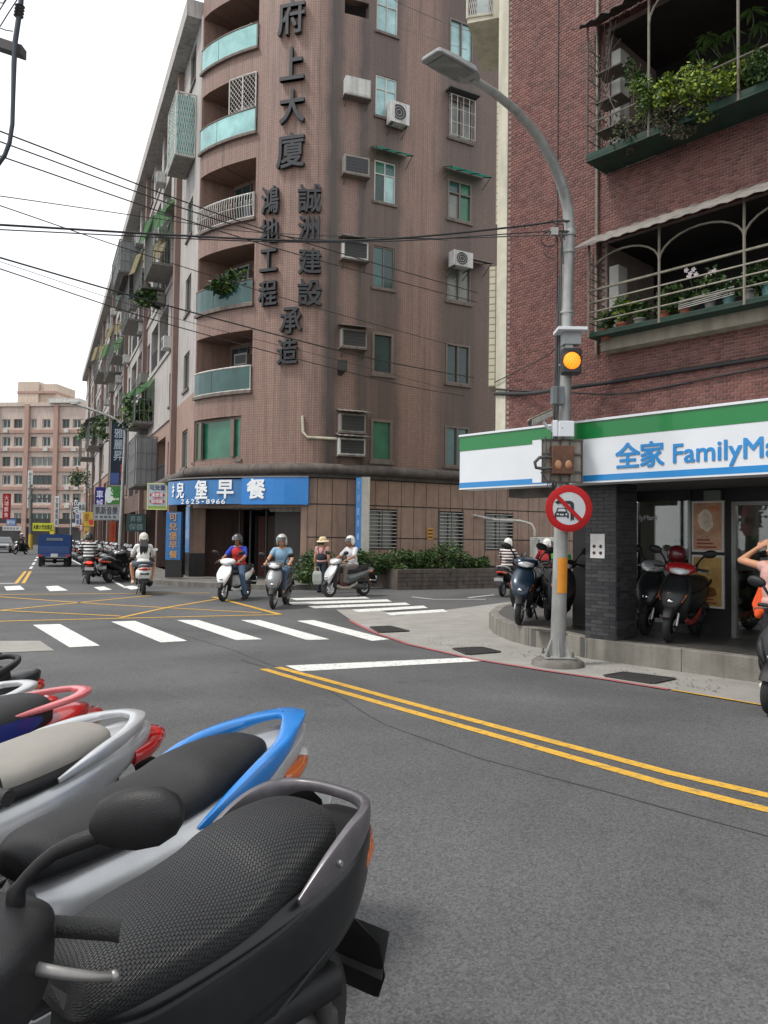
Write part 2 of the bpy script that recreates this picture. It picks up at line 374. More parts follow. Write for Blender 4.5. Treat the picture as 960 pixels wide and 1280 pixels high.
def wallmesh(mb, pa, s0, s1, z0, z1, ops=(), depth=.15, off=0., ds=3., mi=0, rmi=0):
    """wall sheet along path pa with real openings (sa, sb, za, zb[, depth]) and their reveals"""
    S = {s0, s1} | {c for c in pa.c if s0 < c < s1}; Z = {z0, z1}
    for o in ops: S |= {min(max(o[0], s0), s1), min(max(o[1], s0), s1)}; Z |= {min(max(o[2], z0), z1), min(max(o[3], z0), z1)}
    S = sorted(S); Z = sorted(Z)
    for i in range(len(S) - 1):
        a, b = S[i], S[i + 1]
        if b - a < 1e-5: continue
        n = max(1, int(math.ceil((b - a) / ds)))
        cols = [a + (b - a) * k / n for k in range(n + 1)]
        for u, w in zip(cols, cols[1:]):
            c = (u + w) / 2; run = None
            zz = [(za, zb) for za, zb in zip(Z, Z[1:]) if zb - za > 1e-5 and not any(o[0] < c < o[1] and o[2] < (za + zb) / 2 < o[3] for o in ops)]
            mg = []
            for q in zz:
                if mg and abs(mg[-1][1] - q[0]) < 1e-6: mg[-1] = (mg[-1][0], q[1])
                else: mg.append(q)
            for za, zb in mg:
                mb.quad(pa.P(u, off, za), pa.P(w, off, za), pa.P(w, off, zb), pa.P(u, off, zb), mi, [(u, za), (w, za), (w, zb), (u, zb)])
    for o in ops:
        sa, sb, za, zb = o[:4]; dp = o[4] if len(o) > 4 else depth
        cs = [sa] + [c for c in S if sa < c < sb] + [sb]
        for x, fl in ((sa, 1), (sb, -1)):
            q = [pa.P(x, off, za), pa.P(x, off - dp, za), pa.P(x, off - dp, zb), pa.P(x, off, zb)]; uv = [(x, za), (x + dp, za), (x + dp, zb), (x, zb)]
            mb.quad(*(q if fl > 0 else q[::-1]), rmi, uv if fl > 0 else uv[::-1])
        for u, w in zip(cs, cs[1:]):
            mb.quad(pa.P(u, off, za), pa.P(w, off, za), pa.P(w, off - dp, za), pa.P(u, off - dp, za), rmi, [(u, za), (w, za), (w, za - dp), (u, za - dp)])
            mb.quad(pa.P(u, off - dp, zb), pa.P(w, off - dp, zb), pa.P(w, off, zb), pa.P(u, off, zb), rmi, [(u, zb), (w, zb), (w, zb + dp), (u, zb + dp)])
def pbox(mb, pa, sa, sb, za, zb, o0, o1, mi=0, n=1):
    """box lying along the path from offset o0 to o1"""
    for k in range(n):
        u = sa + (sb - sa) * k / n; w = sa + (sb - sa) * (k + 1) / n
        v = [pa.P(u, o0, za), pa.P(w, o0, za), pa.P(w, o1, za), pa.P(u, o1, za)]; v += [Vector((p.x, p.y, zb)) for p in v]
        f = [(0, 1, 2, 3), (7, 6, 5, 4), (3, 2, 6, 7), (1, 0, 4, 5)]
        if k == 0: f.append((0, 3, 7, 4))
        if k == n - 1: f.append((2, 1, 5, 6))
        mb.add(v, f, mi)
def psweep(mb, pa, sa, sb, prof, n, mi=0):
    """sweep a closed profile [(offset, z)] along the path"""
    rings = []
    for k in range(n + 1):
        u = sa + (sb - sa) * k / n; rings.append([pa.P(u, o, z) for o, z in prof])
    mb.loft(rings, mi)
# ---------------------------------------------------------------- building materials
def tilemat(name, col, col2, mort, tw, th, stops=None, smax=20., off=0., streak=.35, bumpk=.25):
    """small facing tiles laid by UV (metres), rain streaks and, where given, soot bands"""
    M = mat(name, col, .55, var=.1, vs=1.2); N, L, b = nodes(M)
    uv = N.new('ShaderNodeUVMap'); br = N.new('ShaderNodeTexBrick'); br.offset = off; br.inputs['Scale'].default_value = 1
    br.inputs['Brick Width'].default_value = tw; br.inputs['Row Height'].default_value = th; br.inputs['Mortar Size'].default_value = min(tw, th) * .09
    br.inputs['Color1'].default_value = tuple(col) + (1,); br.inputs['Color2'].default_value = tuple(col2) + (1,); br.inputs['Mortar'].default_value = tuple(mort) + (1,)
    br.inputs['Bias'].default_value = -.1
    L.new(uv.outputs[0], br.inputs['Vector'])
    mp = N.new('ShaderNodeMapping'); mp.inputs['Scale'].default_value = (3.6, .13, 1); L.new(uv.outputs[0], mp.inputs[0])
    n = N.new('ShaderNodeTexNoise'); n.inputs['Scale'].default_value = 1.6; n.inputs['Detail'].default_value = 9; n.inputs['Roughness'].default_value = .62; L.new(mp.outputs[0], n.inputs['Vector'])
    r = N.new('ShaderNodeValToRGB'); r.color_ramp.elements[0].position = .42; r.color_ramp.elements[1].position = .72; L.new(n.outputs['Fac'], r.inputs[0])
    k = N.new('ShaderNodeMath'); k.operation = 'MULTIPLY'; k.inputs[1].default_value = streak; L.new(r.outputs[0], k.inputs[0]); fac = k.outputs[0]
    if stops:
        sx = N.new('ShaderNodeSeparateXYZ'); 
        n2 = N.new('ShaderNodeTexNoise'); n2.inputs['Scale'].default_value = .9; n2.inputs['Detail'].default_value = 6; L.new(uv.outputs[0], n2.inputs['Vector'])
        ad = N.new('ShaderNodeVectorMath'); ad.operation = 'MULTIPLY_ADD'; L.new(n2.outputs['Color'], ad.inputs[0]); ad.inputs[1].default_value = (.35, 0, 0); L.new(uv.outputs[0], ad.inputs[2])
        L.new(ad.outputs[0], sx.inputs[0])
        d = N.new('ShaderNodeMath'); d.operation = 'DIVIDE'; L.new(sx.outputs[0], d.inputs[0]); d.inputs[1].default_value = smax
        cr = N.new('ShaderNodeValToRGB'); el = cr.color_ramp.elements
        stops = sorted(stops)
        while len(el) < len(stops): el.new(.5)
        for e, (p, v) in zip(el, stops): e.position = min(1, (p + .17) / smax); e.color = (v, v, v, 1)
        L.new(d.outputs[0], cr.inputs[0])
        r5 = N.new('ShaderNodeMapRange'); r5.inputs['From Min'].default_value = .3; r5.inputs['From Max'].default_value = .62; r5.inputs['To Min'].default_value = .8; r5.inputs['To Max'].default_value = 1
        L.new(n.outputs['Fac'], r5.inputs[0])
        m2 = N.new('ShaderNodeMath'); m2.operation = 'MULTIPLY'; L.new(cr.outputs[0], m2.inputs[0]); L.new(r5.outputs[0], m2.inputs[1])
        m3 = N.new('ShaderNodeMath'); m3.operation = 'MAXIMUM'; L.new(m2.outputs[0], m3.inputs[0]); L.new(fac, m3.inputs[1]); fac = m3.outputs[0]
    q = N.new('ShaderNodeMix'); q.data_type = 'RGBA'; L.new(fac, q.inputs[0]); L.new(br.outputs['Color'], q.inputs[6]); q.inputs[7].default_value = (.038, .033, .03, 1)
    L.new(q.outputs[2], b.inputs['Base Color'])
    bp = N.new('ShaderNodeBump'); bp.inputs['Strength'].default_value = bumpk; bp.inputs['Distance'].default_value = .01; bp.invert = True
    L.new(br.outputs['Fac'], bp.inputs['Height']); L.new(bp.outputs[0], b.inputs['Normal'])
    return M
FR_BROWN = mat('window_frame_bronze', (.16, .125, .105), .5, metal=.2, dirt=.3)
FR_WHITE = mat('window_frame_pale', (.5, .49, .46), .5, dirt=.4)
FR_DARK = mat('window_frame_dark', (.05, .05, .05), .5)
def panemat(name, col, rough=.06):
    M = mat(name, col, rough, var=.35, vs=1.1, spec=.55, coat=.0); return M
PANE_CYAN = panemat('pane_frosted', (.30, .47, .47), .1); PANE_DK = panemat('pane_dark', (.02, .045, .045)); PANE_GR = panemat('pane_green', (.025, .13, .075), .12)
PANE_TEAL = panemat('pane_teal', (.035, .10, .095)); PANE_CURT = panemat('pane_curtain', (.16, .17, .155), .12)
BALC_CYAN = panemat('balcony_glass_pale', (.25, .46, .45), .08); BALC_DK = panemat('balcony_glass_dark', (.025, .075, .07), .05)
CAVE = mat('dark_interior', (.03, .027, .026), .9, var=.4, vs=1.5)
AC_WHITE = mat('ac_casing', (.50, .50, .48), .5, dirt=.5, vs=9); AC_GRILLE = mat('ac_grille', (.025, .025, .026), .6); TIN = mat('tin_awning', (.22, .205, .185), .55, dirt=.5, bump=.2)
BROWN_FRAME_PARTS = None
def window(par, pa, sa, sb, za, zb, off, fm, pm, fw=.05, mull=1, transom=0., sill=True, pms=None, label=None, fd=.07):
    """part: frame; sub-parts: panes and sill"""
    mb = MB(); o0, o1 = off, off + fd
    pbox(mb, pa, sa, sb, za, za + fw, o0, o1); pbox(mb, pa, sa, sb, zb - fw, zb, o0, o1)
    pbox(mb, pa, sa, sa + fw, za + fw, zb - fw, o0, o1); pbox(mb, pa, sb - fw, sb, za + fw, zb - fw, o0, o1)
    xs = [sa + fw + (sb - sa - 2 * fw) * i / (mull + 1) for i in range(mull + 2)]
    for x in xs[1:-1]: pbox(mb, pa, x - fw * .45, x + fw * .45, za + fw, zb - fw, o0 + .004, o1 - .004)
    zt = zb - fw
    if transom:
        zt = za + (zb - za) * transom; pbox(mb, pa, sa + fw, sb - fw, zt - fw * .4, zt + fw * .4, o0 + .008, o1 - .002)
    w = obj('window', mb, fm, par, world=True)
    if label: w['label'] = label
    k = 0
    for x0, x1 in zip(xs, xs[1:]):
        for z0, z1 in (((za + fw, zt), (zt, zb - fw)) if transom else ((za + fw, zb - fw),)):
            p = MB(); t = .012 * (k % 2); m_ = (pms[k % len(pms)] if pms else pm); k += 1
            p.quad(pa.P(x0, o0 + .03 + t, z0), pa.P(x1, o0 + .03 + t, z0), pa.P(x1, o0 + .03 + t, z1), pa.P(x0, o0 + .03 + t, z1))
            obj('pane', p, m_, w, world=True)
    if sill:
        p = MB(); pbox(p, pa, sa - .06, sb + .06, za - .09, za - .002, off, .07); obj('sill', p, SILL, w, world=True)
    return w
SILL = mat('window_sill', (.15, .12, .105), .8, dirt=.6, bump=.2)
# ---------------------------------------------------------------- the corner apartment block
LD = Vector((-.41, .912)); LC = Vector((-6.95, 27.8))
LF = Path([tuple(LC + LD * 75), tuple(LC)])
def sL(d): return LF.len - d
def cat(pts, n=7):
    out = []
    P_ = [Vector(p) for p in pts]
    for i in range(1, len(P_) - 2):
        a, b, c, d = P_[i - 1:i + 3]
        for k in range(n):
            t = k / n; out.append(.5 * ((2 * b) + (c - a) * t + (2 * a - 5 * b + 4 * c - d) * t * t + (3 * b - a - 3 * c + d) * t ** 3))
    out.append(P_[-2]); return [tuple(q) for q in out]
arc = cat([(-7.5, 29.3), (-6.95, 27.8), (-5.95, 26.85), (-4.75, 26.15), (-3.5, 25.65), (-2.4, 25.45), (-1.3, 25.72), (-.14, 26.2), (1.2, 26.9)], 5)
RB = Path(arc + [(2.55, 27.62), (9.5, 31.35)])
def bx(px, py=560):
    while RB.hit(px, py) is None: px += .5
    return max(.02, RB.hit(px, py)[0])
st = [(bx(p), v) for p, v in ((245, .12), (318, .18), (330, .04), (385, .06), (399, .3), (408, .97), (417, .88), (426, .3), (438, .3), (447, .92), (458, .68), (475, .8), (493, .75), (503, .16), (538, .1), (549, .6), (558, .75), (585, .8), (598, .6))]
BTILE = tilemat('pink_brown_tile', hexc('8c6f63'), hexc('96796c'), hexc('6f564b'), .085, .085, st, RB.len, streak=.62)
BTILE_P = tilemat('pink_brown_tile_plain', hexc('8f756c'), hexc('977c73'), hexc('6f564b'), .085, .085, streak=.5)
LPLAST = mat('left_wall_plaster', (.38, .355, .335), .8, var=.1, vs=.8, dirt=.5, bump=.2, bs=20)
LPINK = mat('left_pilaster', hexc('7d665d'), .7, dirt=.45)
STONE = mat('ground_floor_stone', hexc('8f7565'), .5, var=.16, vs=3, dirt=.35, bump=.15, bs=30)
CORN = mat('cornice_concrete', (.10, .083, .073), .85, var=.4, vs=1.5, dirt=.75, bump=.4, bs=25)
B0 = V(320, 700, 26); B0.z = 0
BLD = thing('apartment_building', 'brown tiled corner apartment block with a curved front and big dark characters down its wall', 'building', B0)
ZT = 23.5
FL = [4.25 + 3 * k for k in range(6)]
sA, sB = bx(243), bx(313)
ops = []
for k in range(6):
    ops.append((sA, sB, 6.62 + 3 * k, 8.72 + 3 * k, 1.3))
ops.append((bx(240.5), bx(301), 4.28, 5.78, .14))
c1 = (bx(463), bx(490)); c2 = (bx(556), bx(586))
for z in FL: ops += [(c1[0], c1[1], z, z + 1.45, .14), (c2[0], c2[1], z, z + 1.45, .14)]
acs = [(bx(422), bx(453), z, z + .62, .3) for z in (5.15, 8.0, 11.0, 13.9, 16.6)]
ops += [(bx(422), bx(453), 19.55, 20.1, .3)]
mb = MB(); wallmesh(mb, RB, 0, RB.len, 4.0, ZT, ops, ds=.6)
for k in range(6):                       # back walls of the recessed balconies
    o = ops[k]; n = 5
    for i in range(n):
        u, w = sA + (sB - sA) * i / n, sA + (sB - sA) * (i + 1) / n
        mb.quad(RB.P(u, -1.3, o[2]), RB.P(w, -1.3, o[2]), RB.P(w, -1.3, o[3]), RB.P(u, -1.3, o[3]), 0, [(u, o[2]), (w, o[2]), (w, o[3]), (u, o[3])])
obj('wall', mb, BTILE, BLD, world=True)
mb = MB(); rim = [RB.P(0, -.02, ZT)] + [RB.P(c, -.02, ZT) for c in RB.c[1:]] + [Vector((8, 40, ZT)), Vector((-3, 44, ZT))]
mb.prism(rim, (0, 0, .3)); obj('roof', mb, CORN, BLD, world=True)
# ---- left facade along the main street
lops = []; lwin = []; lbal = []
def bay(d0, sg):
    f = lambda a: d0 + sg * a
    for k in range(6):
        z = FL[k]
        for a, b in ((.9, 2.0), (9.0, 10.0)): lwin.append((sorted((sL(f(a)), sL(f(b)))), z, k))
        for a, b in ((2.7, 5.4), (6.0, 8.4)): lbal.append((sorted((sL(f(a)), sL(f(b)))), z - .35, k))
for d in (4.2, 24.8, 45.4): bay(d, 1); 
for d in (24.6, 45.2, 66): bay(d, -1)
lwin += [((sL(2.5), sL(1.3)), z, k) for k, z in enumerate(FL)]
for (a, b), z, k in lwin: lops.append((a, b, z, z + 1.45, .14))
for (a, b), z, k in lbal: lops.append((a, b, z, z + 2.15, 1.2))
mb = MB(); wallmesh(mb, LF, 0, LF.len, 6.9, 21.0, [o for o in lops if o[2] > 6.9], ds=80)
for (a, b), z, k in [q for q in lbal if q[2]]: mb.quad(LF.P(a, -1.2, z), LF.P(b, -1.2, z), LF.P(b, -1.2, z + 2.15), LF.P(a, -1.2, z + 2.15))
obj('wall', mb, LPLAST, BLD, world=True)['label'] = 'pale plastered side wall along the main street'
mb = MB(); wallmesh(mb, LF, 0, LF.len, 4.0, 6.9, [o for o in lops if o[2] < 6.9], ds=80)
for (a, b), z, k in lbal:
    if k == 0: mb.quad(LF.P(a, -1.2, z), LF.P(b, -1.2, z), LF.P(b, -1.2, z + 2.15), LF.P(a, -1.2, z + 2.15))
obj('wall', mb, mat('left_wall_lower', hexc('93796d'), .8, var=.1, vs=1, dirt=.45, bump=.2, bs=20), BLD, world=True)['label'] = 'pinkish lower side wall along the main street'
mb = MB(); pbox(mb, LF, 0, LF.len - .3, 20.95, 21.6, -.3, .55); obj('parapet', mb, LPLAST, BLD, world=True)
for d in (4.2, 14.5, 24.7, 35, 45.3, 55.6, 66):
    mb = MB(); pbox(mb, LF, sL(d + .22), sL(d - .22), 0, 20.9, -.1, .22); obj('pilaster', mb, LPINK, BLD, world=True)
for k in range(6):
    z = FL[k] - .62
    if k: mb = MB(); pbox(mb, LF, .1, sL(4.6), z, z + .2, -.05, .06); obj('string_course', mb, LPLAST, BLD, world=True)
rnd = random.Random(3)
for (a, b), z, k in lwin:
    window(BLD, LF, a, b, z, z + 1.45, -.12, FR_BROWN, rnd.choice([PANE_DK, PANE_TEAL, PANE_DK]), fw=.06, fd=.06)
for (a, b), z, k in lbal:
    far = sL((a + b) / 2) if False else LF.len - b
    r = MB(); kind = rnd.random()
    r.tube([LF.P(a, -.05, z + .95), LF.P(b, -.05, z + .95)], .03, 6)
    if far < 26:
        for i in range(int((b - a) / .14)): r.tube([LF.P(a + .1 + i * .14, -.05, z + .05), LF.P(a + .1 + i * .14, -.05, z + .95)], .012, 4, cap=False)
        rr = obj('railing', r, FR_DARK, BLD, world=True)
    else: rr = obj('railing', r, FR_DARK, BLD, world=True)
    if kind < .6:
        p = MB(); p.quad(LF.P(a, -.08, z), LF.P(b, -.08, z), LF.P(b, -.08, z + .93), LF.P(a, -.08, z + .93)); obj('parapet_panel', p, LPLAST if kind < .35 else BALC_DK, rr, world=True)
    if rnd.random() < .6:
        w = LF; window(BLD, LF, a + .4, a + 1.9, z + .1, z + 2.0, -1.18, FR_BROWN, PANE_DK, sill=False)
# ---- curved balconies
for k in range(5):
    z = 6.62 + 3 * k; n = 8; ss = [sA + (sB - sA) * i / n for i in range(n + 1)]
    r = MB(); ornate = (k == 2)
    rm = FR_WHITE if k in (0, 2) else FR_BROWN
    r.tube([RB.P(s, .05, z + .84) for s in ss], .035, 6, 0); r.tube([RB.P(s, .05, z + .03) for s in ss], .025, 6, 0)
    for s in (ss[0] + .03, ss[-1] - .03): r.tube([RB.P(s, .05, z), RB.P(s, .05, z + .84)], .025, 6)
    if ornate:
        for i in range(26):
            s = sA + .05 + (sB - sA - .1) * i / 25; b_ = [RB.P(s, .05 + .07 * sin(t * 2.6), z + .05 + .78 * t) for t in (0, .2, .4, .6, .8, 1)]; r.tube(b_, .014, 4, cap=False)
        r.tube([RB.P(s, .1, z + .42) for s in ss], .015, 5)
        for i in range(13):
            s = sA + .1 + (sB - sA - .2) * i / 12; r.lathe([(.04, -.012), (.055, 0), (.04, .012)], RB.P(s, .1, z + .55), RB.N(s), 8)
    rl = obj('railing', r, rm, BLD, world=True, smooth=60)
    if not ornate:
        for j0, j1 in ((0, 3), (3, 8)):
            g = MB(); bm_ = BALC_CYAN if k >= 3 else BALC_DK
            for u, w in zip(ss[j0:j1], ss[j0 + 1:j1 + 1]):
                g.quad(RB.P(u + (.02 if u == ss[j0] else 0), .06, z + .05), RB.P(w, .06, z + .05), RB.P(w, .06, z + .81), RB.P(u + (.02 if u == ss[j0] else 0), .06, z + .81))
            obj('glass_panel', g, bm_, rl, smooth=60, world=True)
    p = MB(); pbox(p, RB, sA - .03, sB + .03, z - .1, z - .005, -.05, .12, n=8); obj('balcony_ledge', p, SILL, BLD, world=True)
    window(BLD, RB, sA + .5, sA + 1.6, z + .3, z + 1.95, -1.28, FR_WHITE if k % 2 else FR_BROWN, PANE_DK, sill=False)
# green curtained bay window
w = window(BLD, RB, bx(240.5), bx(301), 4.28, 5.78, -.12, FR_BROWN, PANE_GR, fw=.1, mull=0, sill=True, label='wide curved window with a pale green blind')
for px in (249, 289): mb = MB(); pbox(mb, RB, bx(px) - .08, bx(px) + .08, 4.38, 5.68, -.11, -.02); obj('mullion', mb, FR_BROWN, w, world=True)
# narrow windows
for k, z in enumerate(FL):
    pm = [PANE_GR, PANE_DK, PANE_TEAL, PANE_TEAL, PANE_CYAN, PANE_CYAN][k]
    if k in (0, 1): window(BLD, RB, c1[0], c1[1], z, z + 1.45, -.1, FR_BROWN, pm, fw=.09, mull=0, fd=.13)
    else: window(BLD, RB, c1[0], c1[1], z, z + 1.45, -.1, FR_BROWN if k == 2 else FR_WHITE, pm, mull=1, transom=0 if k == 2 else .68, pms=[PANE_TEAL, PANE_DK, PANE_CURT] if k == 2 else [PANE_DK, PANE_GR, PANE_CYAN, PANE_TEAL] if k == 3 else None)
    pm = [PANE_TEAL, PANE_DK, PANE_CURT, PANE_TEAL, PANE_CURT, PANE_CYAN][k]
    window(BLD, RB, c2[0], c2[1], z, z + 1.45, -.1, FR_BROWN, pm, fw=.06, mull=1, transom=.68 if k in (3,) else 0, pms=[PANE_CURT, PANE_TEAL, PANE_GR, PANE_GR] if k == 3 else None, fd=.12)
# cornice over the ground floor
prof = [(-.05, 3.62), (.14, 3.62), (.16, 3.72), (.3, 3.76), (.36, 3.86), (.34, 3.98), (.24, 4.07), (-.05, 4.1)]
mb = MB(); psweep(mb, RB, 0.01, RB.len, prof, 46); obj('cornice', mb, CORN, BLD, smooth=50, world=True)
mb = MB(); psweep(mb, LF, sL(9), sL(.02), prof, 2); obj('cornice', mb, CORN, BLD, smooth=50, world=True)
# big raised characters
CH_M = mat('raised_character', (.018, .02, .024), .55, var=.2)
def wallchar(c, px, py, wpx, hpx, label):
    s, z = RB.hit(px, py); d = sqrt(sum(q * q for q in RB.P(s)[:2])); sc = 27. / FP
    t = text_mb(c, wpx * sc * .92, hpx * sc * .94, .13, .015); M = frame(RB.P(s, .03, z), RB.T(s), (0, 0, 1))
    mb = MB(); mb.merge(t, M); o = obj('raised_character', mb, CH_M, BLD, world=True)
for c, px, py, w_, h_ in (('府', 366, 24, 37, 45), ('上', 367, 82, 33, 42), ('大', 367, 135, 34, 43), ('廈', 365, 190, 38, 44),
                          ('鴻', 340, 252, 25, 35), ('地', 339, 290, 26, 30), ('工', 338, 327, 25, 28), ('程', 337, 368, 26, 32),
                          ('誠', 388, 250, 30, 35), ('洲', 387, 287, 27, 31), ('建', 388, 328, 29, 32), ('設', 388, 367, 31, 33), ('承', 365, 402, 29, 33), ('造', 361, 440, 27, 32)):
    wallchar(c, px, py, w_, h_, c)
# ground floor: stone panels, barred windows, arcade
gz = 3.62; sP = bx(377, 650); sE = RB.len
bars = [(bx(458, 660), bx(495, 660), 1.25, 2.62), (bx(548, 660), bx(578, 660), 1.25, 2.62), (bx(606, 660), bx(640, 660), 1.25, 2.62)]
mb = MB(); wallmesh(mb, RB, sP, sE, 0, gz, [(a, b, c, d, .25) for a, b, c, d in bars], ds=.8); obj('backing_wall', mb, mat('grout', (.06, .05, .045), .9), BLD, world=True)
x = sP; rows = [(.0, 1.62), (1.645, 2.72), (2.745, 3.6)]
rn = random.Random(5)
while x < sE - .1:
    w_ = min(.505, sE - x)
    for a, b in rows:
        segs = [(x, x + w_, a, b)]
        for q in bars:
            new = []
            for s0, s1, z0, z1 in segs:
                if s1 <= q[0] or s0 >= q[1] or z1 <= q[2] or z0 >= q[3]: new.append((s0, s1, z0, z1)); continue
                if s0 < q[0]: new.append((s0, q[0], z0, z1))
                if s1 > q[1]: new.append((q[1], s1, z0, z1))
                u, v_ = max(s0, q[0]), min(s1, q[1])
                if z0 < q[2]: new.append((u, v_, z0, q[2]))
                if z1 > q[3]: new.append((u, v_, q[3], z1))
            segs = new
        for s0, s1, z0, z1 in segs:
            if s1 - s0 < .06 or z1 - z0 < .06: continue
            p = MB(); pbox(p, RB, s0 + .01, s1 - .01, z0 + .008, z1 - .008, -.02, .028 + rn.uniform(-.004, .006)); obj('stone_panel', p, STONE, BLD, world=True)
    x += w_
for a, b, c, d in bars:
    w_ = window(BLD, RB, a, b, c, d, -.22, FR_DARK, PANE_CURT, sill=False)
    for i in range(11):
        p = MB(); z = c + .06 + (d - c - .12) * i / 10; p.tube([RB.P(a, .05, z), RB.P(b, .05, z)], .014, 6); obj('window_bar', p, FR_WHITE, w_, world=True)
    p = MB()
    for f in (0, .5, 1): p.tube([RB.P(a + (b - a) * f, .05, c), RB.P(a + (b - a) * f, .05, d)], .016, 5)
    obj('bar_post', p, FR_DARK, w_, world=True)
# arcade recess under the sign
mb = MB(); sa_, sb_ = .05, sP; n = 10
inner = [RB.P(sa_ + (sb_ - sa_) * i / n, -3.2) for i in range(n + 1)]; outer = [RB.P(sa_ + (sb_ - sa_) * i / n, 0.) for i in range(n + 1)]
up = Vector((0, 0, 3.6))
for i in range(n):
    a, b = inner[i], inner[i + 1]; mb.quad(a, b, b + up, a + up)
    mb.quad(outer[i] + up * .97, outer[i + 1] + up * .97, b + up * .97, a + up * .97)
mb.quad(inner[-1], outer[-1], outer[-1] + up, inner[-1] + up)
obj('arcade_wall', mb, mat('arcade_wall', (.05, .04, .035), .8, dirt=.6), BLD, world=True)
mb = MB()
for i in range(n):
    a, b = outer[i], outer[i + 1]; mb.quad(a + Vector((0, 0, 2.62)), b + Vector((0, 0, 2.62)), b + up, a + up)
obj('lintel_band', mb, STONE, BLD, world=True)
for px, w_, M_ in ((216, .62, STONE), (380, .2, STONE)):
    p = MB(); s_ = bx(px, 660) if px > 240 else .15
    if px > 240: pbox(p, RB, s_ - w_ / 2, s_ + w_ / 2, .15, 2.7, -.5, .06)
    else: pbox(p, LF, sL(.75), sL(.05), .15, 3.6, -.5, .04)
    obj('pillar', p, M_, BLD, world=True)
p = MB(); pbox(p, LF, sL(.8), sL(0), .15, 1.0, -.5, .07); obj('pillar_base', p, mat('black_granite', (.012, .012, .013), .3), BLD, world=True)
# shutter, door leaves, pipes in the arcade
SHUT = mat('roller_shutter', (.05, .045, .042), .5, metal=.3, dirt=.3)
s0, s1 = bx(325, 680), bx(374, 680); p = MB()
for i in range(26): pbox(p, RB, s0, s1, .17 + i * .09, .17 + i * .09 + .083, -1.0, -.97 + .012 * (i % 2))
obj('roller_shutter', p, SHUT, BLD, world=True)
p = MB(); pbox(p, RB, s0 - .1, s1 + .06, 2.5, 2.85, -1.1, -.75); obj('shutter_box', p, LPLAST, BLD, world=True)
for px0, px1, col in ((240, 252, (.05, .05, .052)), (256, 270, (.13, .05, .04)), (273, 294, (.06, .025, .02)), (300, 320, (.02, .018, .017))):
    p = MB(); a, b = bx(px0, 680), bx(px1, 680); pbox(p, RB, a, b, .16, 2.4, -2.6, -2.5)
    for i in range(3): pbox(p, RB, a + .1, b - .1, .3 + i * .7, .85 + i * .7, -2.5, -2.47)
    obj('shop_door', p, mat('shop_door_%d' % px0, col, .5, dirt=.3), BLD, world=True)
p = MB()
for px in (255, 272, 298): s_ = bx(px, 680); p.tube([RB.P(s_, -1.6, .15), RB.P(s_, -1.6, 3.4)], .04, 8)
obj('downpipe', p, FR_DARK, BLD, world=True, smooth=60)
for i, px in enumerate((245, 272, 300, 325)):   # white roof joists seen under the sign
    p = MB(); s_ = bx(px, 660); a = RB.P(s_, -.1, 2.66); b = RB.P(min(s_ + .9, sP - .2), -2.4, 2.66); p.tube([a, b], .035, 6); obj('ceiling_joist', p, FR_WHITE, BLD, world=True)
# ground floor of the left facade: shop fronts
mb = MB(); q = []
d = 1.2; ci = 0
cols = [(.02, .02, .022), (.05, .045, .04), (.028, .03, .034), (.16, .045, .02), (.07, .05, .045), (.04, .04, .05)]
while d < 70:
    w_ = 3.6; q.append((sL(d + w_), sL(d), .15, 3.0, 2.2)); d += w_ + .55
wallmesh(mb, LF, 0, LF.len, 0, 4.0, q, ds=80); obj('shop_wall', mb, mat('shop_wall_brown', hexc('5f4a42'), .8, dirt=.5), BLD, world=True)
for i, o in enumerate(q):
    p = MB(); p.quad(LF.P(o[0], -2.2, .15), LF.P(o[1], -2.2, .15), LF.P(o[1], -2.2, 3), LF.P(o[0], -2.2, 3)); obj('shop_front', p, mat('shop_front_%d' % (i % 6), cols[i % 6], .5, dirt=.3, vs=2), BLD, world=True)

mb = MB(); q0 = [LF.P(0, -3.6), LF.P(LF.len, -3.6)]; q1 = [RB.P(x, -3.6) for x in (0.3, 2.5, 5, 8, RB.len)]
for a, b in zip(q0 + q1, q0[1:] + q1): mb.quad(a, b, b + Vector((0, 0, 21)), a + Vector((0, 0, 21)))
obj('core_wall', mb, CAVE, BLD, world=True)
# ---------------------------------------------------------------- the brick building with the convenience store
TT = Vector((-.676, .737, 0)); NO = Vector((-.737, -.676, 0))
CC = G(770, 828.5); CC.z = 0
W0 = CC + TT * 2.6; W1 = CC - TT * 7
tmp = Path([tuple(W0[:2]), tuple(W1[:2])])
sc_ = tmp.hit(620.5, 520)[0]; W0 = Vector((*tmp.P(sc_)[:2], 0))
FM = Path([tuple(W0[:2]), tuple(W1[:2])])
def fs(px, py=600, off=0):
    a_, b_ = FM.P(0, off), FM.P(FM.len, off); e_ = (b_ - a_).normalized() * 3
    s_, z_ = Path([tuple((a_ - e_)[:2]), tuple((b_ + e_)[:2])]).hit(px, py); return s_ - 3, z_
BB = thing('brick_building', 'dark red brick building with caged plant balconies above a convenience store', 'building', CC + TT * -1)
def tagm(m): return m
MORT = mat('brick_mortar', hexc('92817a'), .9, var=.12, vs=5, bump=.3, bs=80, dirt=.25)
BR = [mat('brick_a', hexc('693b34'), .62, var=.22, vs=2.5, bump=.2, bs=70), mat('brick_b', hexc('72453d'), .6, var=.2, vs=2.5, bump=.2, bs=70), mat('brick_c', hexc('5b332d'), .66, var=.2, vs=2.5, bump=.2, bs=70)]
CREAM = mat('cream_tile', hexc('b8b3a0'), .6, dirt=.3); CREAM_T = None
ZB = 3.0; ZTOP = 12.6
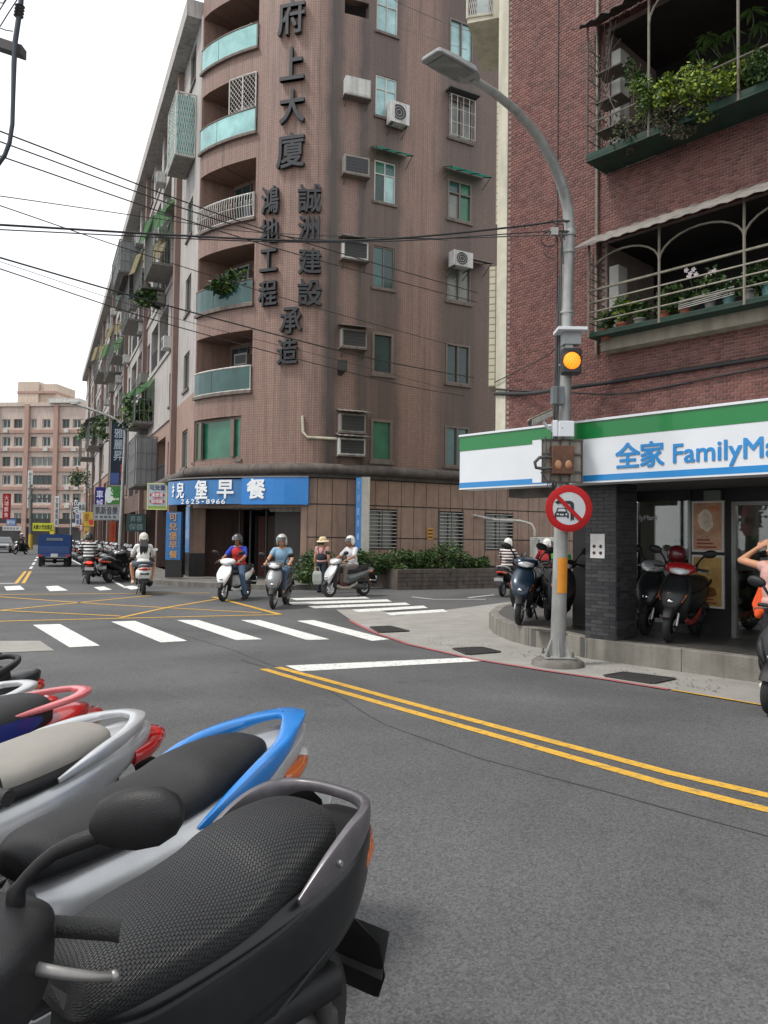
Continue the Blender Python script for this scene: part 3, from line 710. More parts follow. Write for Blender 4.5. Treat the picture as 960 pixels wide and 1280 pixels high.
# balcony openings measured on the wall
b1l, b1z = fs(757, 428); b1top = fs(757, 318)[1]; b2z = fs(775, 212)[1]; b2top = fs(760, 62)[1]
sR = FM.len - .4
bops = [(b1l + .02, sR, b1z, b1top + .15, 1.3), (b1l + .05, sR, b2z, b2top + .25, 1.3)]
mb = MB(); wallmesh(mb, FM, 0, FM.len, ZB, ZTOP, bops, ds=20)
for o in bops: mb.quad(FM.P(o[0], -1.3, o[2]), FM.P(o[1], -1.3, o[2]), FM.P(o[1], -1.3, o[3]), FM.P(o[0], -1.3, o[3]))
obj('wall', mb, MORT, BB, world=True)
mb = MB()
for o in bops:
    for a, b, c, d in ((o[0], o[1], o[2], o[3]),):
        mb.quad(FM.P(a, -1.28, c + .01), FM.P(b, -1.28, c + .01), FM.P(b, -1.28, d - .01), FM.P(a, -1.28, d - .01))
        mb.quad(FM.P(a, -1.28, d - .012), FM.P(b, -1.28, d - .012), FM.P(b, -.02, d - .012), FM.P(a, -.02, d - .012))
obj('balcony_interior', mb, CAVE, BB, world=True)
mb = MB(); rnb = random.Random(11); row = 0; z = ZB + .3
while z < ZTOP:
    s = .2 + (0 if row % 2 else .042)
    while s < FM.len - .13:
        c = s + .037
        if not any(o[0] - .04 < c < o[1] + .03 and o[2] - .02 < z + .017 < o[3] + .03 for o in bops):
            h = .008 + rnb.uniform(-.002, .002); e = .002; dz = rnb.uniform(-.001, .001); L_ = .076
            a = [FM.P(s, 0, z + dz), FM.P(s + L_, 0, z + dz), FM.P(s + L_, 0, z + .034 + dz), FM.P(s, 0, z + .034 + dz)]
            f = [FM.P(s + e, h, z + e + dz), FM.P(s + L_ - e, h, z + e + dz), FM.P(s + L_ - e, h, z + .034 - e + dz), FM.P(s + e, h, z + .034 - e + dz)]
            mb.add(a + f, [(4, 5, 6, 7), (0, 1, 5, 4), (1, 2, 6, 5), (2, 3, 7, 6), (3, 0, 4, 7)], rnb.choice((0, 0, 1, 1, 2)))
        s += .084
    z += .041; row += 1
obj('brick_facing', mb, BR, BB, world=True, kind='stuff')
# cream corner strip, side wall going back along the side street
SD = Vector((.30, .954, 0)); SN = Vector((-.954, .30, 0))
mb = MB(); pbox(mb, FM, -.0, .19, 2.9, ZTOP, -.2, .02); obj('corner_strip', mb, CREAM, BB, world=True)
mb = MB(); a = FM.P(0, -.01); mb.quad(a + SD * 14, a, a + Vector((0, 0, ZTOP)), a + SD * 14 + Vector((0, 0, ZTOP)))
mb.v[0] = tuple(a + SD * 14 + Vector((0, 0, 3))); mb.v[1] = tuple(a + Vector((0, 0, 3)))
obj('side_wall', mb, CREAM, BB, world=True)
mb = MB(); mb.prism([FM.P(0, 0, ZTOP), FM.P(FM.len, 0, ZTOP), FM.P(FM.len, -9, ZTOP), FM.P(2, -12, ZTOP)], (0, 0, .3)); obj('roof', mb, CORN, BB, world=True)
SIDE = Path([tuple((a + SD * 14)[:2]), tuple(a[:2])])
CREAM_T = tilemat('cream_tile_grid', hexc('b9b39c'), hexc('c4bea8'), hexc('7c7768'), .11, .11, streak=.25)
def sidebay(d0, d1, z0, z1, pr, label):
    m_ = MB(); p = [a + SD * d0, a + SD * d1]; q = [x + SN * pr for x in p]; zz0, zz1 = Vector((0, 0, z0)), Vector((0, 0, z1))
    def F(u, v, A, B_): w = (v - u).length; m_.quad(u + A, v + A, v + B_, u + B_, 0, [(0, z0), (w, z0), (w, z1), (0, z1)])
    F(q[0], p[0], zz0, zz1); F(p[1], q[1], zz0, zz1); F(q[1], q[0], zz0, zz1)
    m_.quad(p[0] + zz0, q[0] + zz0, q[1] + zz0, p[1] + zz0); m_.quad(p[0] + zz1, p[1] + zz1, q[1] + zz1, q[0] + zz1)
    o = obj('bay', m_, CREAM_T, BB, world=True); o['label'] = label
zz = lambda py: 1.6 + (676 - py) / 960 * 13.2
sidebay(.35, 1.7, zz(497), zz(356), .2, 'short cream tiled bay above the shop sign')
sidebay(.5, 2.2, zz(302), zz(140), .13, 'tall cream tiled bay under the air conditioner')
# caged laundry balcony high on the side
m_ = MB(); z0, z1 = zz(48), zz(-40); p0 = a + SD * .45; ex = SN * .62; ey = SD * 1.4
m_.obox(p0 + Vector((0, 0, z0 - .08)), ex, ey, (0, 0, .08)); m_.obox(p0 + Vector((0, 0, z0)), SN * .2, ey * .05, (0, 0, z1 - z0))
cg = obj('side_balcony', m_, CREAM, BB, world=True)
m_ = MB()
for i in range(12):
    for sg in (1, -1):
        x0 = i / 11; p = p0 + SN * (.2 + .42 * x0) + Vector((0, 0, z0)); 
        for j in range(6):
            q0 = p0 + SN * (.2 + .42 * ((i + j * sg) % 12) / 12) + Vector((0, 0, z0 + (z1 - z0) * j / 6)); q1 = p0 + SN * (.2 + .42 * min(1, max(0, ((i + j * sg) % 12 + sg) / 12))) + Vector((0, 0, z0 + (z1 - z0) * (j + 1) / 6)); m_.tube([q0, q1], .006, 4, cap=False)
obj('lattice', m_, FR_WHITE, cg, world=True)
m_ = MB(); m_.tube([p0 + ex + Vector((0, 0, z0)), p0 + ex + Vector((0, 0, z1))], .022, 6); m_.tube([p0 + SN * .2 + Vector((0, 0, z0)), p0 + ex + Vector((0, 0, z0 + .02))], .022, 6); obj('cage_frame', m_, CREAM, cg, world=True, kind='stuff')
m_ = MB(); m_.obox(p0 + SN * .32 + SD * .3 + Vector((0, 0, z0 + .05)), SN * .2, SD * .1, (0, 0, .75)); obj('hanging_cloth', m_, mat('cloth_pale_blue', (.42, .55, .58), .9, var=.35, vs=5), cg, world=True)
# step / arcade floor
zs = .285
edge = [CC - TT * 7, CC - TT * 2, CC, CC + TT * .5, G(697, 789, zs), G(665, 785, zs), G(638, 779, zs), G(618, 771.5, zs), G(612, 765, zs), G(622, 757, zs), G(650, 751, zs)]
edge = [Vector((p.x, p.y, 0)) for p in edge]
back = [CC + TT * .3 - NO * 8, CC - TT * 7 - NO * 8]
mb = MB(); mb.prism([p + Vector((0, 0, 0)) for p in edge + back], (0, 0, zs - .004))
STEP = struct(obj('shop_step', mb, mat('arcade_floor', (.085, .082, .078), .55, var=.25, vs=2, dirt=.4)))
KERB = mat('step_concrete', (.20, .185, .16), .85, var=.2, vs=3, bump=.4, bs=40, dirt=.5)
ep = Path([tuple(p[:2]) for p in edge[::-1]]); s = .05; n_ = 0
def stepblock(s0, s1):
    m_ = MB(); nn = max(1, int((s1 - s0) / .25)); zt_ = zs + .003
    pbox(m_, ep, s0, s1, -.01, zt_, -.16, .012, n=nn); o = obj('kerb_block', m_, KERB, STEP, bevel=.012)
while s < ep.len - .3:
    e_ = min(s + 1.35, ep.len - .05); stepblock(s, e_ - .006); s = e_
# floor tiles seen at the open corner and along the shop front
FTILE = mat('floor_tile', (.07, .068, .064), .4, var=.25, vs=2, dirt=.5)
for i in range(-12, 3):
    for j in range(6):
        p = CC + TT * (i * .5) - NO * (.17 + j * .5)
        m_ = MB(); m_.obox(p + Vector((0, 0, zs - .01)), TT * .494, -NO * .494, (0, 0, .012)); obj('floor_tile', m_, FTILE, STEP)
# pillar of dark tiles
DT = [mat('dark_tile_a', (.034, .034, .037), .35, var=.3, vs=3), mat('dark_tile_b', (.05, .05, .053), .4, var=.3, vs=3), mat('dark_tile_c', (.026, .026, .03), .35, var=.3, vs=3)]
mb = MB(); o = CC + Vector((0, 0, zs)); mb.obox(o + NO * -.005 + TT * .005, TT * .46, -NO * .51, (0, 0, 2.35)); obj('pillar', mb, mat('tile_grout', (.13, .13, .13), .9, dirt=.3), BB, world=True)
PIL = [c for c in BB.children if c.name.startswith('pillar')][0]
tm = {}
for fi, (ox, ex, nn) in enumerate(((o, TT, NO), (o, -NO, -TT))):
    W_ = .47 if fi == 0 else .52; r_ = 0; z = .003
    while z < 2.3:
        x = -.095 if r_ % 2 else 0.
        while x < W_ - .01:
            x0, x1 = max(0, x), min(W_, x + .19)
            if x1 - x0 > .02:
                key = (round(x1 - x0, 3), fi, rnb.randrange(3))
                if key not in tm:
                    m_ = MB(); m_.obox(Vector(), ex * (x1 - x0 - .006), nn * .009, (0, 0, .045)); tm[key] = m_.mesh('tile', DT[key[2]])
                q = objm('tile', tm[key], PIL, True); q.location += ox + ex * (x0 + .003) + Vector((0, 0, z))
            x += .19
        z += .052; r_ += 1
# notice on the pillar
fx, fz = fs(747, 683, .012)
nb = thing('paper_notice', 'white paper notice with four dark pictograms taped to the dark tiled pillar', 'notice', FM.P(fx, .02, fz - .15))
m_ = MB(); pbox(m_, FM, fx - .11, fx + .11, fz - .16, fz + .17, .012, .018); obj('sheet', m_, mat('paper', (.72, .71, .69), .8), nb, world=True)
for i, (u, v) in enumerate(((-.05, .0), (.05, .0), (-.05, -.09), (.05, -.09))):
    m_ = MB(); pr = .032
    m_.poly([FM.P(fx + u + pr * cos(t * pi / 5) * (1 if t % 2 else .6), .0195, fz + v + pr * sin(t * pi / 5) * (1 if t % 2 else .6)) for t in range(10)]); obj('pictogram', m_, mat('print_dark', (.06, .02, .025), .8), nb, world=True)
# sign board
OFF = .56
FMX = Path([tuple((FM.P(0) - (FM.P(1) - FM.P(0)) * 3)[:2]), tuple(FM.P(FM.len)[:2])])
sA_, zA = fs(574.5, 609, OFF); zb_ = fs(770, 601, OFF)[1]; zt_ = fs(770, 520.5, OFF)[1]; Hs = zt_ - zb_
SG = thing('shop_sign', 'long white convenience store sign with a green top band and a blue bottom line', 'sign', FM.P(2, OFF, zb_))
SW = mat('sign_white', hexc('d3d7db'), .4, var=.04, vs=1.5, coat=.1); SGR = mat('sign_green', (.003, .17, .035), .3, var=.06, vs=1, coat=.3); SBL = mat('sign_blue', (.012, .21, .52), .35, var=.05, vs=1, coat=.3)
mb = MB(); pbox(mb, FMX, sA_ + 3, FM.len + 3, zb_ + .003, zt_ - .03, OFF - .35, OFF); obj('panel', mb, SW, SG, world=True)
mb = MB(); pbox(mb, FMX, sA_ + 2.99, FM.len + 3, zt_ - .03, zt_, OFF - .36, OFF + .02); obj('top_trim', mb, SW, SG, world=True)
mb = MB(); pbox(mb, FMX, sA_ + 2.997, FM.len + 3, zb_ + Hs * .695, zt_ - .03, OFF - .3, OFF + .004); obj('green_band', mb, SGR, SG, world=True)
mb = MB(); pbox(mb, FMX, sA_ + 2.997, FM.len + 3, zb_ + .012, zb_ + Hs * .11, OFF - .3, OFF + .004); obj('blue_line', mb, SBL, SG, world=True)
mb = MB(); pbox(mb, FMX, sA_ + 2.994, FM.len + 3, zb_ - .012, zb_ + .004, OFF - .35, OFF + .008); obj('bottom_trim', mb, SW, SG, world=True)
def signtext(body, px0, px1, py0, py1, thick, M_, name='lettering', full=None):
    a0, zt0 = fs(px0, py0, OFF); a1, _ = fs(px1, py0, OFF); z0 = fs(px0, py1, OFF)[1]
    w_ = (a1 - a0) if full is None else full
    t = text_mb(body, w_, zt0 - z0, .008, thick); c = FM.P(a0 + w_ / 2, OFF + .002, (zt0 + z0) / 2); mm = MB(); mm.merge(t, frame(c, FM.T(1), (0, 0, 1)))
    obj(name, mm, M_, SG, world=True)
signtext('全', 770, 800, 555, 585, .018, SBL, 'character'); signtext('家', 801, 830, 553, 584, .018, SBL, 'character')
a0 = fs(842, 570, OFF)[0]; x_ = a0; zl = fs(842, 580, OFF)[1]
TW = (fs(958, 560, OFF)[0] - a0) / .745
t = text_mb('FamilyMart', TW, None, .008, .012); hh = max(v[1] for v in t.v) - min(v[1] for v in t.v)
ybase = zl - hh * .28
mm = MB(); mm.merge(t, frame(FM.P(a0 + TW / 2, OFF + .002, ybase + hh / 2 + .02), FM.T(1), (0, 0, 1))); obj('lettering', mm, SBL, SG, world=True)
# soffit under the sign and beam over the open corner
mb = MB(); mb.prism([FM.P(-.0, OFF - .36, zb_ + .02), FM.P(FM.len, OFF - .36, zb_ + .02), FM.P(FM.len, -4.5, zb_ + .02), FM.P(.5, -4.5, zb_ + .02)], (0, 0, .1)); obj('soffit', mb, mat('soffit_grey', (.10, .098, .092), .8, dirt=.5), BB, world=True)
mb = MB(); pbox(mb, FM, .02, FM.len, zb_ + .13, ZB + .28, -.3, -.02); obj('lintel', mb, CONC_D, BB, world=True)
mb = MB(); pbox(mb, FM, .25, fs(700)[0], zb_ - .12, zb_ + .018, -.35, .0); obj('corner_beam', mb, CONC_D, BB, world=True)
# shop front set back behind the pillar
GO = -1.75
DKF = mat('shop_frame_dark', (.018, .018, .02), .4); ALU = mat('aluminium', (.32, .32, .31), .4, metal=.7)
GLASS = mat('shop_glass', (.7, .75, .74), .03)
N_, L_x, b_x = nodes(GLASS); tr_ = N_.new('ShaderNodeBsdfTransparent'); tr_.inputs[0].default_value = (.72, .76, .75, 1); gl_ = N_.new('ShaderNodeBsdfGlossy'); gl_.inputs['Roughness'].default_value = .015
fr_ = N_.new('ShaderNodeFresnel'); fr_.inputs[0].default_value = 1.95; ms_ = N_.new('ShaderNodeMixShader'); L_x.new(fr_.outputs[0], ms_.inputs[0]); L_x.new(tr_.outputs[0], ms_.inputs[1]); L_x.new(gl_.outputs[0], ms_.inputs[2]); L_x.new(ms_.outputs[0], N_['Material Output'].inputs[0])
gs = lambda px, py=660: fs(px, py, GO)[0]
def shopobj(name, s0, s1, z0, z1, o0, o1, M_, par=None):
    m_ = MB(); pbox(m_, FM, s0, s1, z0, z1, o0, o1); return obj(name, m_, M_, par or BB, world=True)
s_l = gs(742); s_w0 = gs(796); s_w1 = gs(864); s_p1 = gs(909); s_d0 = gs(921)
zc = zb_ + .02
wl = shopobj('shop_wall', s_l, s_w0 - .02, zs, zc, GO - .15, GO, DKF); 
mb = MB(); mb.quad(FM.P(s_l, GO, zs), FM.P(s_l, GO - 4, zs), FM.P(s_l, GO - 4, zc), FM.P(s_l, GO, zc)); obj('shop_side_wall', mb, DKF, BB, world=True)
sw = shopobj('shop_window', s_w0 - .02, s_w1, zs, zs + .12, GO - .06, GO + .03, DKF)
shopobj('glass', s_w0, s_w1, zs + .12, zc - .16, GO - .02, GO, GLASS, sw); shopobj('frame', s_w0 - .02, s_w1, zc - .16, zc, GO - .06, GO + .03, DKF, sw); shopobj('frame', s_w1 - .03, s_w1, zs + .12, zc - .16, GO - .05, GO + .02, ALU, sw)
shopobj('shop_wall', s_w1, s_d0 - .06, zs, zc, GO - .1, GO - .002, DKF)
dr = shopobj('shop_door', s_d0 - .06, s_d0, zs, zc - .2, GO - .04, GO + .04, ALU)
shopobj('glass', s_d0, s_d0 + 1.0, zs + .02, zc - .25, GO - .02, GO, GLASS, dr); shopobj('frame', s_d0, s_d0 + 1.0, zc - .25, zc - .2, GO - .04, GO + .04, ALU, dr); shopobj('frame', s_d0 + .97, s_d0 + 1.03, zs, zc - .25, GO - .04, GO + .04, ALU, dr)
shopobj('frame', s_d0, s_d0 + .97, zs + .95, zs + 1.08, GO - .03, GO + .02, DKF, dr)
shopobj('shop_wall', s_d0 - .06, FM.len, zc - .2, zc, GO - .1, GO - .003, DKF)
sw2 = shopobj('shop_window', s_d0 + 1.06, FM.len, zs, zs + .12, GO - .06, GO + .03, DKF); shopobj('glass', s_d0 + 1.06, FM.len, zs + .12, zc - .2, GO - .02, GO, GLASS, sw2)
# the dim shop inside
ra, rb_ = s_l + .02, FM.len
m_ = MB(); P8 = [FM.P(ra, GO - .2, 0), FM.P(rb_, GO - .2, 0), FM.P(rb_, GO - 4, 0), FM.P(ra, GO - 4, 0)]; up_ = lambda z: [Vector((p.x, p.y, z)) for p in P8]
m_.poly(up_(zs + .004)); m_.poly(up_(zc - .02)[::-1])
for i in (1, 2, 3): a_, b_ = up_(zs)[i], up_(zs)[(i + 1) % 4]; m_.quad(a_, b_, b_ + Vector((0, 0, zc - zs)), a_ + Vector((0, 0, zc - zs)))
obj('shop_room', m_, mat('room_cream', (.34, .33, .30), .8), BB, world=True)
for k in range(3): m_ = MB(); pbox(m_, FM, s_w0 + .3 + 1.5 * k, s_w0 + 1.3 + 1.5 * k, zc - .06, zc - .025, GO - 1.9, GO - 1.8); obj('ceiling_lamp', m_, mat('shop_lamp', (1, .97, .9), .5, emit=6), BB, world=True)
rs = random.Random(6)
for k, s_a in enumerate((s_w0 - .1, s_w0 + .9, s_d0 - .1, s_d0 + 1.1)):
    t = thing('display_shelf', ('goods shelf at the left behind the shop window', 'goods shelf right of the window behind the posters', 'goods shelf seen through the shop door', 'goods shelf right of the shop door')[k], 'shelf', FM.P(s_a + .45, GO - 1.4, zs))
    m_ = MB(); pbox(m_, FM, s_a, s_a + .9, zs + .01, zs + 1.45, GO - 1.75, GO - 1.7); obj('back_board', m_, FR_WHITE, t, world=True)
    for r_ in range(4):
        z = zs + .1 + .36 * r_; m_ = MB(); pbox(m_, FM, s_a, s_a + .9, z, z + .03, GO - 1.69, GO - 1.3); obj('shelf_board', m_, FR_WHITE, t, world=True)
        m_ = MB(); x = s_a + .02
        while x < s_a + .86: w_ = rs.uniform(.05, .1); h_ = rs.uniform(.12, .26); pbox(m_, FM, x, x + w_ - .008, z + .032, z + .032 + h_, GO - 1.62, GO - 1.36, rs.randrange(5)); x += w_
        obj('goods', m_, [mat('goods_%d' % q, c_, .5, spec=.4) for q, c_ in enumerate(((.35, .05, .04), (.5, .38, .08), (.08, .2, .35), (.45, .44, .4), (.07, .22, .09)))], t, world=True, kind='stuff')
# posters
def poster(py0, py1, cols, label):
    z1, z0 = fs(886, py0, GO + .05)[1], fs(886, py1, GO + .05)[1]; a0, a1 = gs(866), gs(906)
    t = thing('poster', label, 'poster', FM.P((a0 + a1) / 2, GO + .05, z0))
    m_ = MB(); pbox(m_, FM, a0, a1, z0, z1, GO + .0, GO + .035); obj('board', m_, mat('poster_rim', (.62, .60, .56), .5), t, world=True)
    M_ = mat('poster_' + label[:6], cols[0], .4, var=.3, vs=4, coat=.2); m_ = MB(); pbox(m_, FM, a0 + .03, a1 - .03, z0 + .03, z1 - .03, GO + .03, GO + .039); obj('print', m_, M_, t, world=True)
    r_ = random.Random(len(label)); wv = a1 - a0
    for i, (u, v, w_, h_) in enumerate(cols[2]):
        m_ = MB(); cx = a0 + wv * u; cz = z0 + (z1 - z0) * v; k = 14
        m_.poly([FM.P(cx + wv * w_ * cos(2 * pi * q / k) * r_.uniform(.8, 1.1), GO + .041 + .0006 * i, cz + (z1 - z0) * h_ * sin(2 * pi * q / k) * r_.uniform(.8, 1.1)) for q in range(k)])
        obj('printed_shape', m_, mat('poster_ink_%s_%d' % (label[:3], i), cols[1][i % len(cols[1])], .45, var=.3, vs=8), t, world=True)
    for i in range(3):
        m_ = MB(); zz_ = z0 + (z1 - z0) * (.08 + .07 * i); pbox(m_, FM, a0 + .08, a1 - .1 - .05 * i, zz_, zz_ + .022, GO + .038, GO + .044); obj('printed_line', m_, mat('poster_ink_line', (.25, .05, .03), .5), t, world=True)
poster(626, 690, ((.55, .30, .18), [(.72, .62, .48), (.55, .2, .1), (.5, .3, .2)], [(.45, .62, .26, .22), (.7, .85, .2, .06), (.5, .3, .35, .05)]), 'upper red and cream food poster on the shop front')
poster(694, 760, ((.46, .28, .09), [(.5, .33, .1), (.2, .07, .02), (.55, .4, .15)], [(.5, .72, .3, .16), (.5, .3, .34, .1), (.3, .45, .12, .12)]), 'lower amber food poster on the shop front')
# dim shop goods behind the door glass are left to the reflection; a small exit lamp box and door number plate
m_ = MB(); a0 = gs(893, 612); pbox(m_, FM, a0 - .12, a0 + .12, zc - .17, zc - .03, GO + .03, GO + .08); obj('notice_plate', m_, mat('plate_grey', (.14, .17, .15), .5), BB, world=True)
t = text_mb('lyMart', None, .1, .004, .02); wv = max(v[0] for v in t.v) * 2; mm = MB(); mm.merge(t, frame(FM.P(s_w0 + .05 + wv / 2, GO + .004, zc - .42), FM.T(1), (0, 0, 1))); obj('reflected_lettering', mm, SW, sw, world=True)  # sign letters reflected in the pane, put on it as solid white text
# rails and pipes left of the pillar
m_ = MB(); p = FM.P(fs(726, 700)[0], -.55, zs); m_.tube([p, p + Vector((0, 0, 2.1))], .03, 8); obj('downpipe', m_, FR_DARK, BB, world=True, smooth=60)
m_ = MB(); p = FM.P(fs(716, 700)[0], -1.2, zs); m_.obox(p, TT * .8, NO * -.05, (0, 0, 2.1)); obj('shutter', m_, SHUT, BB, world=True)

# ---------------------------------------------------------------- balconies of the brick building
RUST = mat('rusty_steel', (.12, .10, .085), .75, var=.4, vs=20, dirt=.5); PALE = mat('pale_steel', (.21, .19, .15), .6, var=.25, vs=20, dirt=.5); GREENP = mat('green_sheet', (.009, .036, .023), .8, var=.5, vs=5, dirt=.7); DKTIN = mat('old_tin', (.06, .05, .045), .8, var=.4, vs=6, dirt=.5)
def cage(z0, z1, s0, s1, pr, label, arch, upper):
    t = thing('window_cage', label, 'balcony cage', FM.P(s0, 0, z0))
    # roof of corrugated sheet
    m_ = MB(); n = int((s1 - s0 + .5) / .05); w_ = .85; rise = .42
    top = []; bot = []
    zr = z1 - .08
    for i in range(n + 1):
        s = s0 - .16 + i * .05; wv = .009 * sin(i * 1.6); e = rnb.uniform(-.03, .03) if upper else 0
        top.append(FM.P(s, .02, zr + rise * .6 + wv)); bot.append(FM.P(s, w_ * .72 + e, zr - .1 + wv + e * .4))
    for i in range(n):
        m_.quad(bot[i], bot[i + 1], top[i + 1], top[i]); 
        m_.quad(bot[i] - Vector((0, 0, .012)), bot[i] , bot[i + 1], bot[i + 1] - Vector((0, 0, .012)))
        m_.quad(top[i] - Vector((0, 0, .012)), top[i + 1] - Vector((0, 0, .012)), bot[i + 1] - Vector((0, 0, .012)), bot[i] - Vector((0, 0, .012)))
    obj('awning', m_, DKTIN if upper else TIN, t, world=True, smooth=60)
    # floor tray
    m_ = MB(); pbox(m_, FM, s0, s1, z0 + .0, z0 + .035, .02, pr); pbox(m_, FM, s0, s1, z0 + .035, z0 + (.10 if upper else .06), pr - .012, pr + .002); pbox(m_, FM, s0, s0 + .012, z0 + .035, z0 + (.10 if upper else .06), .03, pr - .014)
    obj('tray', m_, GREENP, t, world=True)
    def bar(name, pts, r, M_): q = MB(); q.tube(pts, r, 6); return obj(name, q, M_, t, world=True, smooth=60)
    post = [s0 + .02, s0 + 1.02, s0 + 2.05, s0 + 3.1, s0 + 4.1] if not upper else [s0 + .9, s0 + 2.0, s0 + 3.1, s0 + 4.2]
    for s in post: bar('post', [FM.P(s, pr, z0), FM.P(s, pr, z1 - .1)], .017, PALE)
    for a_, b_ in zip(post, post[1:]):
        c = (a_ + b_) / 2; r_ = (b_ - a_) / 2
        bar('arch', [FM.P(c - r_ * cos(q * pi / 12), pr, z1 - .58 + arch * sin(q * pi / 12)) for q in range(13)], .014, PALE)
    rl = (.2, .33, .46, .62) if not upper else (.5,)
    for h in rl: bar('rail', [FM.P(s0, pr, z0 + h), FM.P(s1, pr, z0 + h)], .012 if h < .6 else .018, PALE)
    for i in range(10 if not upper else 8):
        h = .1 + i * (z1 - z0 - .35) / (10 if not upper else 8); bar('side_bar', [FM.P(s0 + .01, .01, z0 + h), FM.P(s0 + .01, pr, z0 + h)], .007, RUST)
    bar('corner_post', [FM.P(s0 + .01, pr - .012, z0), FM.P(s0 + .01, pr - .012, z1 - .15)], .013, RUST)
    for o_ in (.12, .3): bar('side_post', [FM.P(s0 + .01, o_, z0), FM.P(s0 + .01, o_, z1 - .2)], .008, RUST)
    m_ = MB(); pbox(m_, FM, s0 + .06, s0 + .2, z0 + .1, z1 - .3, -.25, -.02); obj('reveal_post', m_, mat('white_plaster', (.55, .54, .5), .8, dirt=.4), t, world=True)
    if upper:
        for i in range(30):
            s = s0 + .05 + i * .03; bar('side_wire', [FM.P(s0 + .01, rnb.uniform(0, pr), z0 + rnb.uniform(.2, 1.6)), FM.P(s0 + .01 + rnb.uniform(0, .5), pr, z0 + rnb.uniform(.2, 1.8))], .004, RUST)
        for h in (.45, .85, 1.25):
            m_ = MB(); pbox(m_, FM, s0 + .02, s0 + .4, z0 + h, z0 + h + .018, .04, pr - .18); obj('shelf', m_, RUST, t, world=True)
    return t
CG1 = cage(fs(757, 432, .0)[1] + .03, b1top + .12, b1l - .02, FM.len - .5, .42, 'lower balcony cage with pale rails, arches and a corrugated roof', .3, False)
CG2 = cage(b2z + .0, b2top + .25, b1l - .0, FM.len - .5, .5, 'upper balcony cage with a ragged dark tin roof and green tray', .42, True)
m_ = MB(); pbox(m_, FM, b1l + .05, FM.len - .3, b1z - .17, b1z + .01, -.1, .2); obj('balcony_sill', m_, mat('sill_concrete', (.30, .27, .21), .85, dirt=.5, bump=.3), BB, world=True)
m_ = MB(); s_ = fs(748, 300)[0]; m_.tube([FM.P(s_, .04, b1z - .15), FM.P(s_, .04, ZTOP)], .022, 8); obj('downpipe', m_, PALE, BB, world=True, smooth=60)
m_ = MB(); s_ = fs(698, 200)[0]; m_.tube([FM.P(s_, .02, b1z - .9), FM.P(s_ - .01, .02, ZTOP)], .008, 5); obj('wall_wire', m_, FR_DARK, BB, world=True)
# ---------------------------------------------------------------- street light post and what hangs on it
PB = G(697, 832); YP = PB.y
LP = thing('street_light', 'tall grey street light with a curved arm and an orange patch, standing at the kerb', 'street light', PB)
GAL = mat('galvanised', (.34, .345, .33), .5, metal=.35, var=.18, vs=4, dirt=.45, bump=.1, bs=30)
topp = V(711.5, 292, YP)
m_ = MB(); base = Vector((PB.x, PB.y, .1)); ppts = [base.lerp(topp, i / 8) for i in range(9)]; m_.tube(ppts, [.098 - .003 * i for i in range(9)], 20); obj('post', m_, GAL, LP, world=True, smooth=60)
pn = Vector((.676, -.737, 0))
armpx = [(711.5, 292), (710.5, 262), (703, 232), (690, 200), (671, 168), (646, 139), (618, 116), (590, 98)]
arm = [onplane(x, y, topp, pn) for x, y in armpx]
m_ = MB(); m_.tube(arm, [.078, .075, .071, .066, .06, .054, .048, .042], 16); obj('arm', m_, GAL, LP, world=True, smooth=60)
m_ = MB(); m_.lathe([(.088, -.04), (.09, -.03), (.09, .03), (.084, .04)], topp, (0, 0, 1), 20); obj('collar', m_, GAL, LP, world=True, smooth=60)
he = onplane(537, 68, topp, pn); hd = (he - arm[-1]); L_ = hd.length; hd.normalize(); hw = pn; hu = hd.cross(hw).normalized()
if hu.z < 0: hu = -hu
m_ = MB(); rings = []
for f, w_, t_ in ((-.12, .05, .05), (0, .12, .05), (.12, .155, .06), (.6, .16, .06), (.95, .15, .04), (1.0, .13, .02)):
    c = arm[-1] + hd * (L_ * f); rings.append([c - hw * w_ - hu * .02, c + hw * w_ - hu * .02, c + hw * w_ * .85 + hu * t_, c - hw * w_ * .85 + hu * t_])
m_.loft(rings); obj('lamp_head', m_, mat('lamp_head_grey', (.30, .305, .30), .5, dirt=.2), LP, world=True, bevel=.012)
m_ = MB(); c0 = arm[-1] + hd * L_ * .15 - hu * .024; m_.obox(c0 - hw * .12, hw * .24, hd * L_ * .72, -hu * .006); obj('lens', m_, mat('lamp_lens', (.16, .17, .15), .3, coat=.4), LP, world=True)
m_ = MB(); m_.obox(PB + Vector((-.2, -.2, .11)), (.4, 0, 0), (0, .4, 0), (0, 0, .02)); obj('base_plate', m_, GAL, LP, world=True, bevel=.004)
m_ = MB(); m_.lathe([(.34, .0), (.33, .06), (.27, .1), (.0, .112)], PB, (0, 0, 1), 14); obj('footing', m_, CONC_D, LP, world=True, smooth=50)
for k in range(6):
    a_ = k * pi / 3 + .4; e = Vector((cos(a_), sin(a_), 0)); m_ = MB(); n_ = Vector((-e.y, e.x, 0)) * .008
    m_.prism([PB + e * .09 + Vector((0, 0, .13)) - n_ / 2, PB + e * .19 + Vector((0, 0, .13)) - n_ / 2, PB + e * .09 + Vector((0, 0, .36)) - n_ / 2], n_); obj('gusset', m_, GAL, LP, world=True)
for k in range(4):
    a_ = k * pi / 2 + pi / 4; m_ = MB(); p = PB + Vector((cos(a_), sin(a_), 0)) * .22 + Vector((0, 0, .13)); m_.lathe([(.022, 0), (.022, .03), (.012, .03), (.012, .07), (0, .07)], p, (0, 0, 1), 6); obj('anchor_bolt', m_, RUST, LP, world=True)
def onpole(z): return base.lerp(topp, (z - .1) / (topp.z - .1))
zo0, zo1 = V(705, 741, YP).z, V(705, 697, YP).z
m_ = MB(); rings = []
